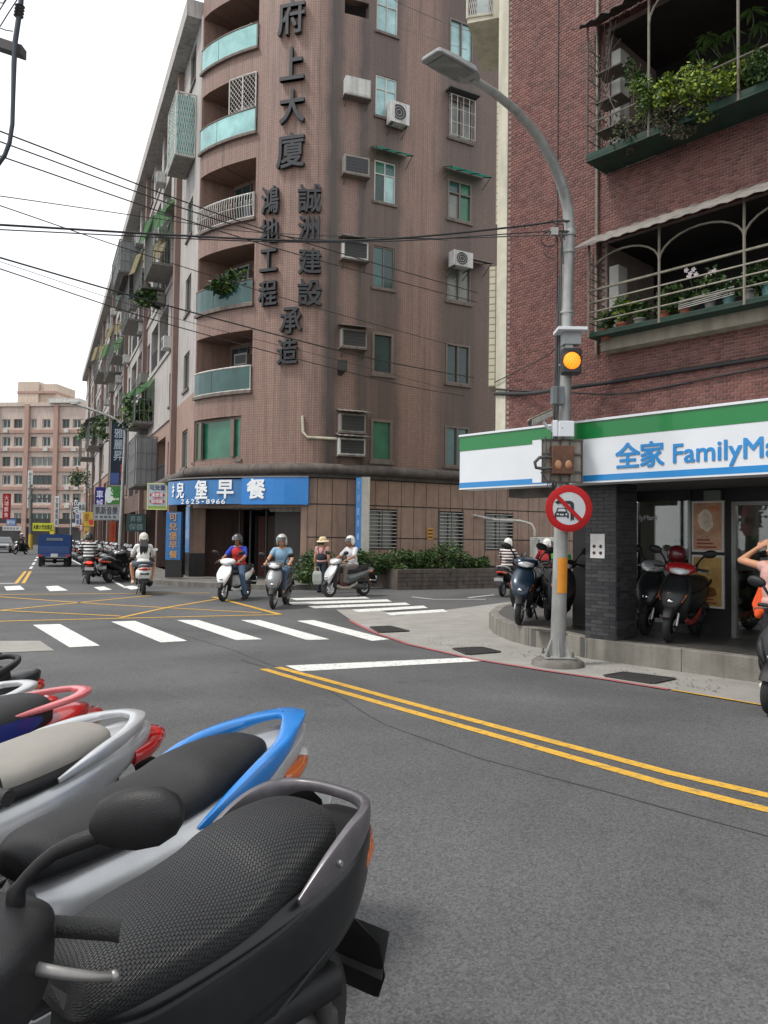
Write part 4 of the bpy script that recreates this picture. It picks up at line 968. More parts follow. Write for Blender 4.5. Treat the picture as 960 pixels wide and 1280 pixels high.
for z in (zo0, zo1):
    c = onpole(z); rings.append([c + Vector((cos(t), sin(t), 0)) * .1 for t in [-2.1 + i * .18 for i in range(9)]] )
mm = MB(); rings = [[r_[i] + (r_[i] - onpole(z)).normalized() * .001 for i in range(9)] for r_, z in zip(rings, (zo0, zo1))]
rings = [[Vector((p.x + .0, p.y, p.z)) for p in r_] for r_ in rings]; mm.loft(rings, 0, False, False); obj('orange_patch', mm, mat('orange_patch', (.62, .23, .012), .6), LP, world=True, smooth=60)
for z in (3.0, 3.9, 4.6, 5.4):
    m_ = MB(); m_.lathe([(.1, -.012), (.102, 0), (.1, .012)], onpole(z), (0, 0, 1), 18); obj('band', m_, GAL, LP, world=True, smooth=60)
m_ = MB(); rr_ = random.Random(2)
for k in range(3):
    m_.tube([onpole(z) + Vector((-.1 - .012 * k, -.02 + .02 * k, 0)) + Vector((rr_.uniform(-.012, .012), 0, 0)) for z in [2.3 + .28 * i for i in range(13 - 2 * k)]], .012, 6)
obj('cable', m_, FR_DARK, LP, world=True, smooth=60, kind='stuff')
def pb(mb, x0, y0, x1, y1, Y, dep, mi=0):
    a_, b_ = V(x0, y1, Y), V(x1, y0, Y); mb.obox((a_.x, Y, a_.z), (b_.x - a_.x, 0, 0), (0, dep, 0), (0, 0, b_.z - a_.z), mi)
YF = YP - .12
def ptn(name, label, cat_, px, py, Y): return thing(name, label, cat_, V(px, py, Y))
# amber flasher
t = ptn('traffic_signal', 'black square flashing amber signal on the post', 'traffic light', 715, 466, YF)
m_ = MB(); pb(m_, 703.5, 434.5, 727.5, 466.5, YF - .16, .16); obj('housing', m_, mat('signal_black', (.012, .012, .014), .45), t, world=True, bevel=.02)
c = V(715, 450.5, YF - .16); m_ = MB(); m_.lathe([(.0, -.03), (.05, -.027), (.09, -.015), (.112, 0)], c, (0, 1, 0), 28); obj('lens', m_, mat('amber_lens', (1.0, .26, .012), .3, var=.02, emit=.5), t, world=True, smooth=80)
m_ = MB(); m_.tube([c + Vector((.12 * cos(q), -.0, .12 * sin(q))) for q in [pi * i / 12 for i in range(13)]], .012, 6); obj('visor', m_, mat('signal_black', (.012, .012, .014), .45), t, world=True)
mm = MB()
for i in range(5):
    for j in range(3 + i * 3):
        a_ = 2 * pi * j / (3 + i * 3); r_ = .012 + .02 * i; mm.ell(c + Vector((r_ * cos(a_), -.031 + .9 * r_ * r_ * 2.2, r_ * sin(a_))), .0065, None, 6, 4)
obj('led', mm, mat('amber_led', (1.0, .42, .03), .3, var=.02, emit=.75), t, world=True, kind='stuff')
m_ = MB(); pb(m_, 707, 428, 716, 436, YF - .1, .12); obj('bracket', m_, GAL, t, world=True)
t = ptn('control_cabinet', 'grey control box under a white plate, above the amber signal', 'control box', 714, 430, YF)
m_ = MB(); pb(m_, 704, 411.5, 727, 430, YF - .12, .14); obj('box', m_, mat('box_grey', (.33, .35, .35), .5, dirt=.3), t, world=True, bevel=.01)
m_ = MB(); pb(m_, 698, 408, 735, 411.5, YF - .22, .3); obj('lid', m_, SW, t, world=True, bevel=.004)
t = ptn('junction_box', 'dark grey junction box on the left of the post below the amber signal', 'junction box', 698, 505, YF)
m_ = MB(); pb(m_, 690.5, 482.5, 706, 505, YF - .1, .12); obj('box', m_, mat('box_dark_grey', (.13, .15, .16), .5, dirt=.3), t, world=True, bevel=.01)
m_ = MB(); pb(m_, 697, 482, 698.5, 505, YF - .112, .014); obj('seam', m_, FR_DARK, t, world=True)
# camera
t = ptn('surveillance_camera', 'long beige surveillance camera pointing left from the post', 'camera', 680, 530, YF)
c0 = V(664, 528, YF - .15); c1_ = V(690, 516, YF + .05); m_ = MB(); ax = (c1_ - c0); m_.obox(c0 - Vector((0, .06, .05)), ax, (0, .12, 0), (0, 0, .08)); obj('body', m_, mat('camera_beige', (.42, .41, .36), .5, dirt=.3), t, world=True, bevel=.012)
m_ = MB(); m_.obox(c0 - Vector((.02, .075, -.032)) - ax * .06, ax * 1.1, (0, .15, 0), (0, 0, .012)); obj('sun_shield', m_, CREAM, t, world=True)
m_ = MB(); m_.lathe([(.035, 0), (.035, .02), (.028, .022), (0, .015)], c0 - ax * .01 + Vector((0, 0, -.012)), -ax, 16); obj('lens', m_, FR_DARK, t, world=True)
m_ = MB(); m_.tube([c0.lerp(c1_, .55) - Vector((0, 0, .05)), V(686, 536, YF), V(700, 538, YF + .05)], .02, 8); obj('arm', m_, SW, t, world=True)
t = ptn('camera_box', 'pair of small white boxes on the post just above the rusty box', 'equipment box', 706, 546, YF)
for i, (x0, x1, yy) in enumerate(((691, 697.5, .02), (699, 718, -.04))):
    m_ = MB(); pb(m_, x0, 525 + i, x1, 545.5, YF - .1 + yy, .1); obj('box', m_, SW, t, world=True, bevel=.008)
m_ = MB(); m_.disc(V(703, 535, YF - .1405), (0, -1, 0), .008, 8); obj('screw', m_, FR_DARK, t, world=True)
# board behind, rusty box
t = ptn('equipment_rack', 'pale square back panel fixed behind the rusty box on the post', 'panel', 703, 604, YF + .06)
m_ = MB(); pb(m_, 677, 549.5, 729, 603, YF + .02, .03); obj('panel', m_, mat('panel_beige', (.33, .30, .25), .6, dirt=.6, vs=5), t, world=True)
for x in (677, 688, 700, 712, 727): m_ = MB(); pb(m_, x, 549, x + 1.6, 603.5, YF - .005, .024); obj('rib', m_, RUST if x < 727 else FR_DARK, t, world=True)
for y in (549, 567, 589, 602): m_ = MB(); pb(m_, 677, y, 729, y + 1.4, YF - .012, .02); obj('rib', m_, RUST, t, world=True)
m_ = MB(); a_ = V(677, 603, YF + .02); b_ = V(677, 549.5, YF + .02); m_.obox(a_ + Vector((-.1, .1, 0)), (.098, -.11, 0), (.005, .005, 0), b_ - a_); obj('side_panel', m_, SW, t, world=True)
t = ptn('rusty_box', 'brown rusty metal box on the post above the no turn sign', 'metal box', 704, 590, YF)
m_ = MB(); pb(m_, 690.5, 557, 718, 592, YF - .16, .15); obj('box', m_, mat('rust_brown', (.11, .045, .022), .7, var=.5, vs=9, dirt=.4), t, world=True, bevel=.006)
for x in (698, 711): m_ = MB(); c = V(x, 581, YF - .16); m_.ell(c, (.045, .012, .06)); obj('lens', m_, mat('lens_brown', (.30, .13, .05), .3, var=.5, vs=8, coat=.5), t, world=True, smooth=80)
t = ptn('cable_loop', 'black hose looped out to the left of the post beside the rusty box', 'cable', 680, 600, YF)
m_ = MB(); m_.tube([V(x, y, YF - .1) for x, y in ((693, 573), (684, 571), (674, 572), (668.5, 578), (670, 584.5), (679, 586), (691, 585))], .022, 8); obj('hose', m_, FR_DARK, t, world=True, smooth=80)
for pts in (((682, 545), (684, 570), (678, 592), (688, 606)), ((690, 540), (687, 562), (692, 588), (684, 607)), ((676, 590), (684, 604), (694, 600)), ((700, 590), (702, 606), (698, 614))):
    m_ = MB(); m_.tube([V(x, y, YF - .08) for x, y in pts], .007, 5); obj('loose_wire', m_, FR_DARK, t, world=True)
# no left turn sign
YS = YF - .16
t = ptn('no_turn_sign', 'round red rimmed no turn sign with a black car and arrow under a red slash', 'traffic sign', 711.5, 664, YS)
c = V(711.5, 635.5, YS); R_ = 29.3 / 960 * YS
SRED = mat('sign_red', (.40, .012, .014), .5, var=.08, vs=6, spec=.2); SGY = mat('sign_face', (.50, .52, .54), .4, var=.06, vs=5, dirt=.1); INK = mat('sign_black', (.012, .012, .013), .5)
m_ = MB(); m_.lathe([(0, 0), (R_, 0), (R_, .012), (R_ * .97, .016), (R_ * .7, .016)], c + Vector((0, .02, 0)), (0, -1, 0), 56); obj('rim', m_, SRED, t, world=True, smooth=30)
m_ = MB(); m_.disc(c + Vector((0, .006, 0)), (0, -1, 0), R_ * .71, 48); obj('face', m_, SGY, t, world=True)
u_ = R_
def flat(name, pts, yo, M_, th=.002): m_ = MB(); m_.prism([c + Vector((x * u_, yo, z * u_)) for x, z in pts], (0, -th, 0)); obj(name, m_, M_, t, world=True)
flat('slash', [(-.57, .44), (-.46, .57), (.57, -.44), (.46, -.57)], -.003, SRED, .003)
flat('arrow', [(-.62, .26), (-.44, .36), (-.44, .30), (.0, .33), (.13, .3), (.2, .22), (.21, .05), (.21, -.52), (.14, -.46), (.09, -.53), (.06, -.53), (.06, .1), (.02, .17), (-.06, .2), (-.44, .2), (-.44, .15)], .004, INK)
flat('car', [(-.62, -.42), (-.62, -.22), (-.56, -.16), (-.5, .02), (-.14, .02), (-.07, -.16), (-.01, -.22), (-.01, -.42), (-.08, -.42), (-.08, -.36), (-.55, -.36), (-.55, -.42)], .0045, INK)
flat('car_window', [(-.5, -.13), (-.45, -.02), (-.19, -.02), (-.13, -.13)], .0022, SGY, .001); flat('car_grille', [(-.4, -.3), (-.4, -.24), (-.23, -.24), (-.23, -.3)], .0022, SGY, .001)
for x in (-.53, -.16): flat('car_lamp', [(x, -.29), (x, -.22), (x + .08, -.22), (x + .08, -.29)], .0022, SGY, .001)
m_ = MB(); m_.obox(c + Vector((-.06, .022, -.05)), (.12, 0, 0), (0, .06, 0), (0, 0, .1)); obj('bracket', m_, GAL, t, world=True)
# ---------------------------------------------------------------- air conditioners, hoods and awnings on the corner block
def ac_hood(sa, sb, z0, z1, label, kind, hood=True):
    t = thing('air_conditioner', label, 'air conditioner', RB.P((sa + sb) / 2, .2, z0), 0, 'air conditioners on the corner block')
    pr = .3
    m_ = MB(); pbox(m_, RB, sa, sb, z0, z1, -.25, pr); obj('casing', m_, AC_WHITE if kind != 'dark' else TIN, t, world=True, bevel=.015)
    fw = .06
    m_ = MB(); pbox(m_, RB, sa + fw, sb - fw, z0 + fw, z1 - fw, pr - .01, pr + .006); obj('grille', m_, AC_GRILLE if kind != 'closed' else FR_WHITE, t, world=True)
    m_ = MB()
    if kind != 'closed':
        for i in range(5): pbox(m_, RB, sa + fw, sb - fw, z0 + fw + .05 + i * (z1 - z0 - .2) / 4, z0 + fw + .065 + i * (z1 - z0 - .2) / 4, pr + .004, pr + .012)
        obj('grille_bars', m_, mat('grille_bar', (.055, .055, .055), .6), t, world=True, kind='stuff')
    if hood:
        m_ = MB(); n = 10; tops = []; bots = []
        for i in range(n + 1):
            s = sa - .08 + (sb - sa + .16) * i / n; w_ = .015 * (i % 2); tops.append(RB.P(s, .0, z1 + .17 + w_)); bots.append(RB.P(s, pr + .28, z1 + .04 + w_))
        for i in range(n):
            m_.quad(bots[i], bots[i + 1], tops[i + 1], tops[i]); d_ = Vector((0, 0, -.02)); m_.quad(bots[i] + d_, bots[i + 1] + d_, bots[i + 1], bots[i])
        obj('hood', m_, TIN, t, world=True)
    m_ = MB(); pbox(m_, RB, sa - .04, sb + .04, z0 - .05, z0 - .002, -.05, pr + .02); obj('shelf', m_, SILL, t, world=True)
    for s in (sa + .06, sb - .06):
        m_ = MB(); m_.tube([RB.P(s, .0, z0 - .3), RB.P(s, pr, z0 - .05)], .015, 5); obj('bracket', m_, FR_DARK, t, world=True)
    return t
for (sa, sb, z0, z1, dp), kind, hood, lb in zip(acs, ('dark', 'dark', 'std', 'dark', 'closed'), (True, True, True, False, False),
    ('hooded air conditioner just above the cornice, left of the lowest narrow window', 'tin hooded air conditioner level with the lowest of the raised characters', 'air conditioner with a pale frame and tin hood where the thick black wires cross', 'white framed air conditioner without hood beside the green awning window', 'closed white air conditioner panel high on the stained wall')):
    ac_hood(sa, sb, z0, z1, lb, kind, hood)
s_, z_ = RB.hit(436, 556)
ac_hood(bx(421), bx(453), 4.38, 4.95, 'lower of two stacked air conditioners just above the cornice', 'std', True)
# split unit on brackets
def split(px0, px1, py0, py1, pa, label, fan=True, out=.35, off=.08):
    s0, z1 = pa.hit(px0, py0); s1, _ = pa.hit(px1, py0); z0 = pa.hit(px0, py1)[1]
    t = thing('outdoor_unit', label, 'air conditioner', pa.P((s0 + s1) / 2, off, z0))
    m_ = MB(); pbox(m_, pa, s0, s1, z0, z1, off, off + out); obj('casing', m_, AC_WHITE, t, world=True, bevel=.015)
    c = pa.P(s0 + (s1 - s0) * .42, off + out + .004, (z0 + z1) / 2); r_ = min((s1 - s0) * .38, (z1 - z0) * .42); m_ = MB(); m_.disc(c, pa.N(s0), r_, 24); f = obj('fan_grille', m_, AC_GRILLE, t, world=True)
    m_ = MB()
    for q in (.35, .7, 1.0): m_.tube([c + pa.N(s0) * .006 + (pa.T(s0) * cos(a_) + Vector((0, 0, sin(a_)))) * r_ * q for a_ in [2 * pi * i / 20 for i in range(21)]], .008, 4)
    obj('fan_guard', m_, FR_WHITE, f, world=True, kind='stuff')
    for s in (s0 + .08, s1 - .08):
        m_ = MB(); m_.tube([pa.P(s, .0, z0 - .02), pa.P(s, off + out, z0 - .02)], .02, 5); m_.tube([pa.P(s, .0, z0 - .3), pa.P(s, off + out, z0 - .02)], .015, 5); obj('bracket', m_, FR_DARK, t, world=True)
    return t
split(482, 505, 132, 158, RB, 'white outdoor unit on brackets at the right edge of an upper window')
split(556, 580, 318, 337, RB, 'dusty outdoor unit under a small roof over the right hand window', off=.25)
split(760, 770, 0, 10, RB, 'x') if False else None
# big two-fan unit standing by the planter
s0 = bx(643, 690); s1 = bx(676, 690); OFFU = .9
t = thing('outdoor_unit', 'tall white outdoor unit with two stacked fans against the stone wall', 'air conditioner', RB.P((s0 + s1) / 2, OFFU, .55))
m_ = MB(); pbox(m_, RB, s0, s1, .55, 1.75, OFFU, OFFU + .4); obj('casing', m_, mat('ac_big', (.56, .56, .53), .5, dirt=.25), t, world=True, bevel=.02)
for z in (1.4, .9):
    c = RB.P(s0 + (s1 - s0) * .45, OFFU + .405, z); m_ = MB(); m_.disc(c, RB.N(s0), .25, 28); f = obj('fan_grille', m_, mat('fan_grey', (.12, .12, .115), .6), t, world=True)
    m_ = MB()
    for q in (.3, .5, .7, .9, 1.): m_.tube([c + RB.N(s0) * .008 + (RB.T(s0) * cos(a_) + Vector((0, 0, sin(a_)))) * .25 * q for a_ in [2 * pi * i / 24 for i in range(25)]], .006, 4)
    obj('fan_guard', m_, mat('guard_grey', (.3, .3, .29), .5), f, world=True, kind='stuff'); m_ = MB(); m_.disc(c + RB.N(s0) * .012, RB.N(s0), .06, 14); obj('fan_hub', m_, FR_WHITE, f, world=True)
m_ = MB(); pbox(m_, RB, s1 - .2, s1 - .05, 1.3, 1.65, OFFU + .4, OFFU + .406); obj('warning_label', m_, mat('label_red', (.22, .03, .05), .6), t, world=True)
m_ = MB()
for i in range(9): pbox(m_, RB, s0 + .03, s0 + .13, 1.1 + i * .065, 1.14 + i * .065, OFFU + .4, OFFU + .404)
obj('side_louvre', m_, FR_DARK, t, world=True, kind='stuff')
t = tag(obj('conduit_pipe', (lambda m: (m.tube([V(588, 641, 28.2), V(592, 644, 28), V(620, 650, 27.9), V(650, 651, 27.7), V(664, 655, 27.6), V(668, 662, 27.6), V(668, 670, 27.6)], .045, 8), m)[1])(MB()), FR_WHITE, smooth=60), 'pale bent pipe running over the stone wall down to the tall outdoor unit', 'pipe')
m_ = MB(); m_.tube([RB.P(bx(378), .06, RB.hit(378, 520)[1]), RB.P(bx(379), .07, RB.hit(379, 540)[1]), RB.P(bx(384), .08, RB.hit(384, 547)[1]), RB.P(bx(420), .08, RB.hit(420, 549)[1])], .05, 8); tag(obj('drain_pipe', m_, CREAM, smooth=60), 'cream drain pipe turning from the tiled wall to the stacked air conditioners', 'pipe')
def awning(pa, s0, s1, z, pr, drop, M_, label, slats=4):
    t = thing('window_awning', label, 'awning', pa.P((s0 + s1) / 2, .1, z))
    m_ = MB(); m_.quad(pa.P(s0, pr, z - drop), pa.P(s1, pr, z - drop), pa.P(s1, .03, z), pa.P(s0, .03, z)); m_.quad(pa.P(s0, pr, z - drop - .02), pa.P(s1, pr, z - drop - .02), pa.P(s1, pr, z - drop), pa.P(s0, pr, z - drop)); obj('sheet', m_, M_, t, world=True)
    for i in range(slats + 1):
        s = s0 + (s1 - s0) * i / slats; m_ = MB(); m_.tube([pa.P(s, .03, z - .02), pa.P(s, pr, z - drop - .02)], .018, 5); obj('rafter', m_, FR_DARK, t, world=True)
    for s in (s0 + .03, s1 - .03): m_ = MB(); m_.tube([pa.P(s, .03, z - .5), pa.P(s, pr * .9, z - drop - .02)], .014, 5); obj('strut', m_, FR_DARK, t, world=True)
    return t
AWG = mat('awning_green', (.035, .24, .17), .45, dirt=.25); AWG2 = mat('awning_green_light', (.12, .26, .12), .5, dirt=.3); AWY = mat('awning_yellow', (.34, .30, .18), .55, dirt=.3)
def rbz(px, py): return RB.hit(px, py)[1]
awning(RB, bx(458), bx(503), FL[3] + 1.85, .55, .22, AWG, 'green awning over the narrow window beside the white framed air conditioner', 3)
awning(RB, bx(550), bx(600), FL[3] + 1.85, .6, .22, AWG, 'green awning over the right hand window above the shop roof line', 3)
awning(RB, bx(560), bx(602), FL[2] + 1.62, .6, .15, TIN, 'rusty tin hood over the outdoor unit in the right hand window column', 2)
# barred window guard, upper right
s0, s1 = c2; z = FL[4]; t = thing('window_guard', 'white barred guard with a dark hood on the upper right window', 'window guard', RB.P(s0, .1, z))
for i in range(5): m_ = MB(); s = s0 + (s1 - s0) * i / 4; m_.tube([RB.P(s, .2, z), RB.P(s, .2, z + 1.5), RB.P(s, .02, z + 1.62)], .014, 5); obj('bar', m_, FR_WHITE, t, world=True)
for h in (.02, .5, 1.0, 1.5): m_ = MB(); m_.tube([RB.P(s0, .02, z + h), RB.P(s0, .2, z + h), RB.P(s1, .2, z + h), RB.P(s1, .02, z + h)], .012, 5); obj('rail', m_, FR_WHITE, t, world=True)
m_ = MB(); pbox(m_, RB, s0 - .15, s1 + .1, z + 1.62, z + 1.68, .02, .4); obj('hood', m_, FR_DARK, t, world=True)
# white lattice guard on one curved balcony, balcony plant comes later
z = 6.62 + 3 * 3 + .86; t = thing('window_guard', 'white lattice guard standing on a pale glass balcony of the curved corner', 'window guard', RB.P(bx(285), .06, z))
sa_, sb_ = bx(279), sB
for s in (sa_, (sa_ + sb_) / 2, sb_ - .03): m_ = MB(); m_.tube([RB.P(s, .06, z), RB.P(s, .06, z + 1.22)], .025, 5); obj('post', m_, FR_WHITE, t, world=True)
m_ = MB()
for i in range(-8, 16):
    for sg in (1, -1):
        pts = []
        for j in range(9):
            x = i / 8 + sg * j / 8 * .8 + (.0 if sg > 0 else .0)
            if 0 <= x <= 1: pts.append(RB.P(sa_ + (sb_ - sa_) * x, .06, z + 1.2 * j / 8))
        if len(pts) > 1: m_.tube(pts, .008, 4, cap=False)
obj('lattice', m_, FR_WHITE, t, world=True, kind='stuff')
m_ = MB(); m_.tube([RB.P(sa_, .06, z + 1.22), RB.P((sa_ + sb_) / 2, .06, z + 1.22), RB.P(sb_, .06, z + 1.22)], .025, 5); obj('top_rail', m_, FR_WHITE, t, world=True)
for k in (0, 1, 3, 4):   # air conditioners inside the balconies
    z = 6.62 + 3 * k + 1.15; s = sA + (sB - sA) * .45
    t = thing('air_conditioner', 'window air conditioner in the shade at the back of the %s curved balcony' % ('lowest', 'second lowest', '', 'lattice guarded', 'topmost visible')[k], 'air conditioner', RB.P(s, -1.0, z))
    m_ = MB(); pbox(m_, RB, s, s + .7, z, z + .42, -1.28, -.8); obj('casing', m_, AC_WHITE if k > 1 else TIN, t, world=True, bevel=.01); m_ = MB(); pbox(m_, RB, s + .06, s + .64, z + .06, z + .36, -.81, -.794); obj('grille', m_, AC_GRILLE, t, world=True); m_ = MB(); pbox(m_, RB, s - .1, s + .8, z - .06, z - .003, -1.28, -.75); obj('shelf', m_, SILL, t, world=True)
# loudspeaker bracket on the wall
m_ = MB(); s_, z_ = RB.hit(424, 463); m_.loft([[RB.P(s_ + a_ * r_, .1 + .3 * f, z_ + .25 * f2 + b_ * r_) for a_, b_ in ((-1, -1), (1, -1), (1, 1), (-1, 1))] for f, f2, r_ in ((0, -.6, .05), (.3, -.2, .1), (1, .4, .17))]); tag(obj('wall_lamp', m_, mat('lamp_dark', (.03, .03, .03), .5)), 'dark conical floodlight on the wall between two air conditioners', 'wall lamp')
# ---------------------------------------------------------------- cages and awnings down the left facade
def lf(px, py): return LF.hit(px, py)
CAGEM = mat('cage_steel', (.15, .155, .15), .6, metal=.3, dirt=.3)
def lcage(d0, d1, z0, z1, pr, label, fill, bars=8, roof=None, roofdrop=.5, lattice=False):
    a_, b_ = sL(d1), sL(d0); t = thing('balcony_cage', label, 'balcony cage', LF.P((a_ + b_) / 2, .2, z0))
    fm = FR_WHITE if lattice else CAGEM
    m_ = MB()
    for s in (a_, b_):
        for o_ in (.03, pr): m_.tube([LF.P(s, o_, z0), LF.P(s, o_, z1)], .03, 5)
    for z in (z0, z1): m_.tube([LF.P(a_, .03, z), LF.P(a_, pr, z), LF.P(b_, pr, z), LF.P(b_, .03, z)], .03, 5)
    obj('cage_frame', m_, fm, t, world=True, kind='stuff')
    m_ = MB()
    if lattice:
        for sg in (1, -1):
            for face in (0, 1):
                for i in range(-9, 12):
                    pts = []
                    for j in range(7):
                        x = i / 8 + sg * j / 8 * .9
                        if 0 <= x <= 1: pts.append((LF.P(a_ + (b_ - a_) * x, pr, z0 + (z1 - z0) * j / 6)) if face == 0 else LF.P(b_, .03 + (pr - .03) * x, z0 + (z1 - z0) * j / 6))
                    if len(pts) > 1: m_.tube(pts, .01, 4, cap=False)
    else:
        for i in range(bars + 1): m_.tube([LF.P(a_ + (b_ - a_) * i / bars, pr, z0), LF.P(a_ + (b_ - a_) * i / bars, pr, z1)], .014, 4, cap=False)
        for i in range(1, 4): m_.tube([LF.P(b_, .03 + (pr - .03) * i / 4, z0), LF.P(b_, .03 + (pr - .03) * i / 4, z1)], .014, 4, cap=False)
        for h in (.33, .66): m_.tube([LF.P(a_, pr, z0 + (z1 - z0) * h), LF.P(b_, pr, z0 + (z1 - z0) * h), LF.P(b_, .03, z0 + (z1 - z0) * h)], .014, 4, cap=False)
    obj('bars', m_, fm, t, world=True, kind='stuff')
    m_ = MB(); pbox(m_, LF, a_, b_, z0 - .06, z0, .03, pr); obj('floor', m_, TIN, t, world=True)
    if fill:
        m_ = MB(); pbox(m_, LF, a_ + .06, b_ - .06, z0 + .03, z1 - .06, .06, pr - .06); obj('screen', m_, fill, t, world=True)
    if roof:
        m_ = MB(); n = 8
        for i in range(n):
            u, w = a_ - .1 + (b_ - a_ + .2) * i / n, a_ - .1 + (b_ - a_ + .2) * (i + 1) / n - .02
            m_.quad(LF.P(u, pr + .3, z1 - .05 - roofdrop * .5), LF.P(w, pr + .3, z1 - .05 - roofdrop * .5), LF.P(w, .03, z1 + roofdrop), LF.P(u, .03, z1 + roofdrop))
        obj('roof_sheet', m_, roof, t, world=True, kind='stuff')
        m_ = MB()
        for i in range(6): f = i / 5; m_.tube([LF.P(a_ - .12, .03 + (pr + .28) * f, z1 + roofdrop - (roofdrop * 1.5 + .05) * f + .02), LF.P(b_ + .12, .03 + (pr + .28) * f, z1 + roofdrop - (roofdrop * 1.5 + .05) * f + .02)], .015, 4)
        obj('roof_batten', m_, FR_DARK, t, world=True, kind='stuff')
    return t
for M_ in (AWG, AWG2, AWY): translucent(M_, .45)
CYS = panemat('cage_screen_cyan', (.17, .40, .36), .2)
lcage(1.0, 2.9, 16.0, 18.4, .75, 'white lattice window cage filled with cyan sheet, high on the street facade', CYS, lattice=True)
lcage(4.9, 7.4, 13.1, 15.2, 1.0, 'dark barred balcony cage under a long light green roof', None, 12, AWG2, .9)
lcage(7.7, 10.4, 12.9, 14.6, 1.1, 'dark barred balcony cage under a cream yellow roof', None, 12, AWY, .7)
lcage(14.5, 18, 13.2, 15.6, 1.0, 'dark barred cage behind the cream roofed one', None, 10, DKTIN, .3)
lcage(17.8, 22.5, 16.8, 18.6, 1.25, 'grey metal boxed balcony jutting out below the roof line', mat('grey_sheet', (.21, .215, .22), .6, dirt=.3), 8)
lcage(11, 14.5, 7.2, 8.9, .9, 'planted balcony cage under bright green striped awnings above the dark vertical sign', None, 8, AWG2, .5)
lcage(24.5, 27.5, 13.4, 15.4, .9, 'far balcony cage with a yellow roof', None, 8, AWY, .5)
lcage(28, 32, 13, 15, .9, 'far balcony cage with a green roof', None, 8, AWG2, .5)
lcage(36, 41, 14.5, 16.6, 1.1, 'far cage with a pale roof breaking the skyline of the facade', None, 8, AWY, .4)
lcage(44, 49, 9.5, 12, 1.2, 'far dark cage beside trailing plants', None, 8, DKTIN, .4)
lcage(55, 60, 9.5, 12, 1.3, 'far cage with a green roof near the end of the facade', None, 8, AWG2, .4)
lcage(9.4, 12.8, 4.0, 6.3, 1.0, 'dark enclosed balcony box above the hanging cafe sign', mat('grey_sheet', (.21, .215, .22), .6, dirt=.3), 8)
lcage(21, 24, 16.2, 18.2, .9, 'green screened cage high beside the grey metal box', CYS, 8, AWG2, .3)
rL = random.Random(14); nn_ = {}
for (a, b), z, k in sorted(lbal + lwin, key=lambda q: -q[0][1]):
    if rL.random() < .34 and k > 0 and LF.len - b > 3 and LF.len - b < 45:
        s = rL.uniform(a, b - .7) if b - a > .8 else a + .1; nn_[k] = nn_.get(k, 0) + 1; t = thing('air_conditioner', 'the %s air conditioner from the near corner in window row %s of the street facade' % (('first', 'second', 'third', 'fourth', 'fifth', 'sixth', 'seventh', 'eighth', 'ninth', 'tenth', 'eleventh', 'twelfth')[nn_[k] - 1], ('one', 'two', 'three', 'four', 'five', 'six')[k]), 'air conditioner', LF.P(s, .1, z - .62), 0, 'air conditioners on the street facade')
        m_ = MB(); pbox(m_, LF, s, s + .75, z - .62, z - .12, .02, .42); obj('casing', m_, AC_WHITE if rL.random() < .6 else TIN, t, world=True); m_ = MB(); pbox(m_, LF, s + .07, s + .55, z - .56, z - .18, .42, .428); obj('grille', m_, AC_GRILLE, t, world=True)
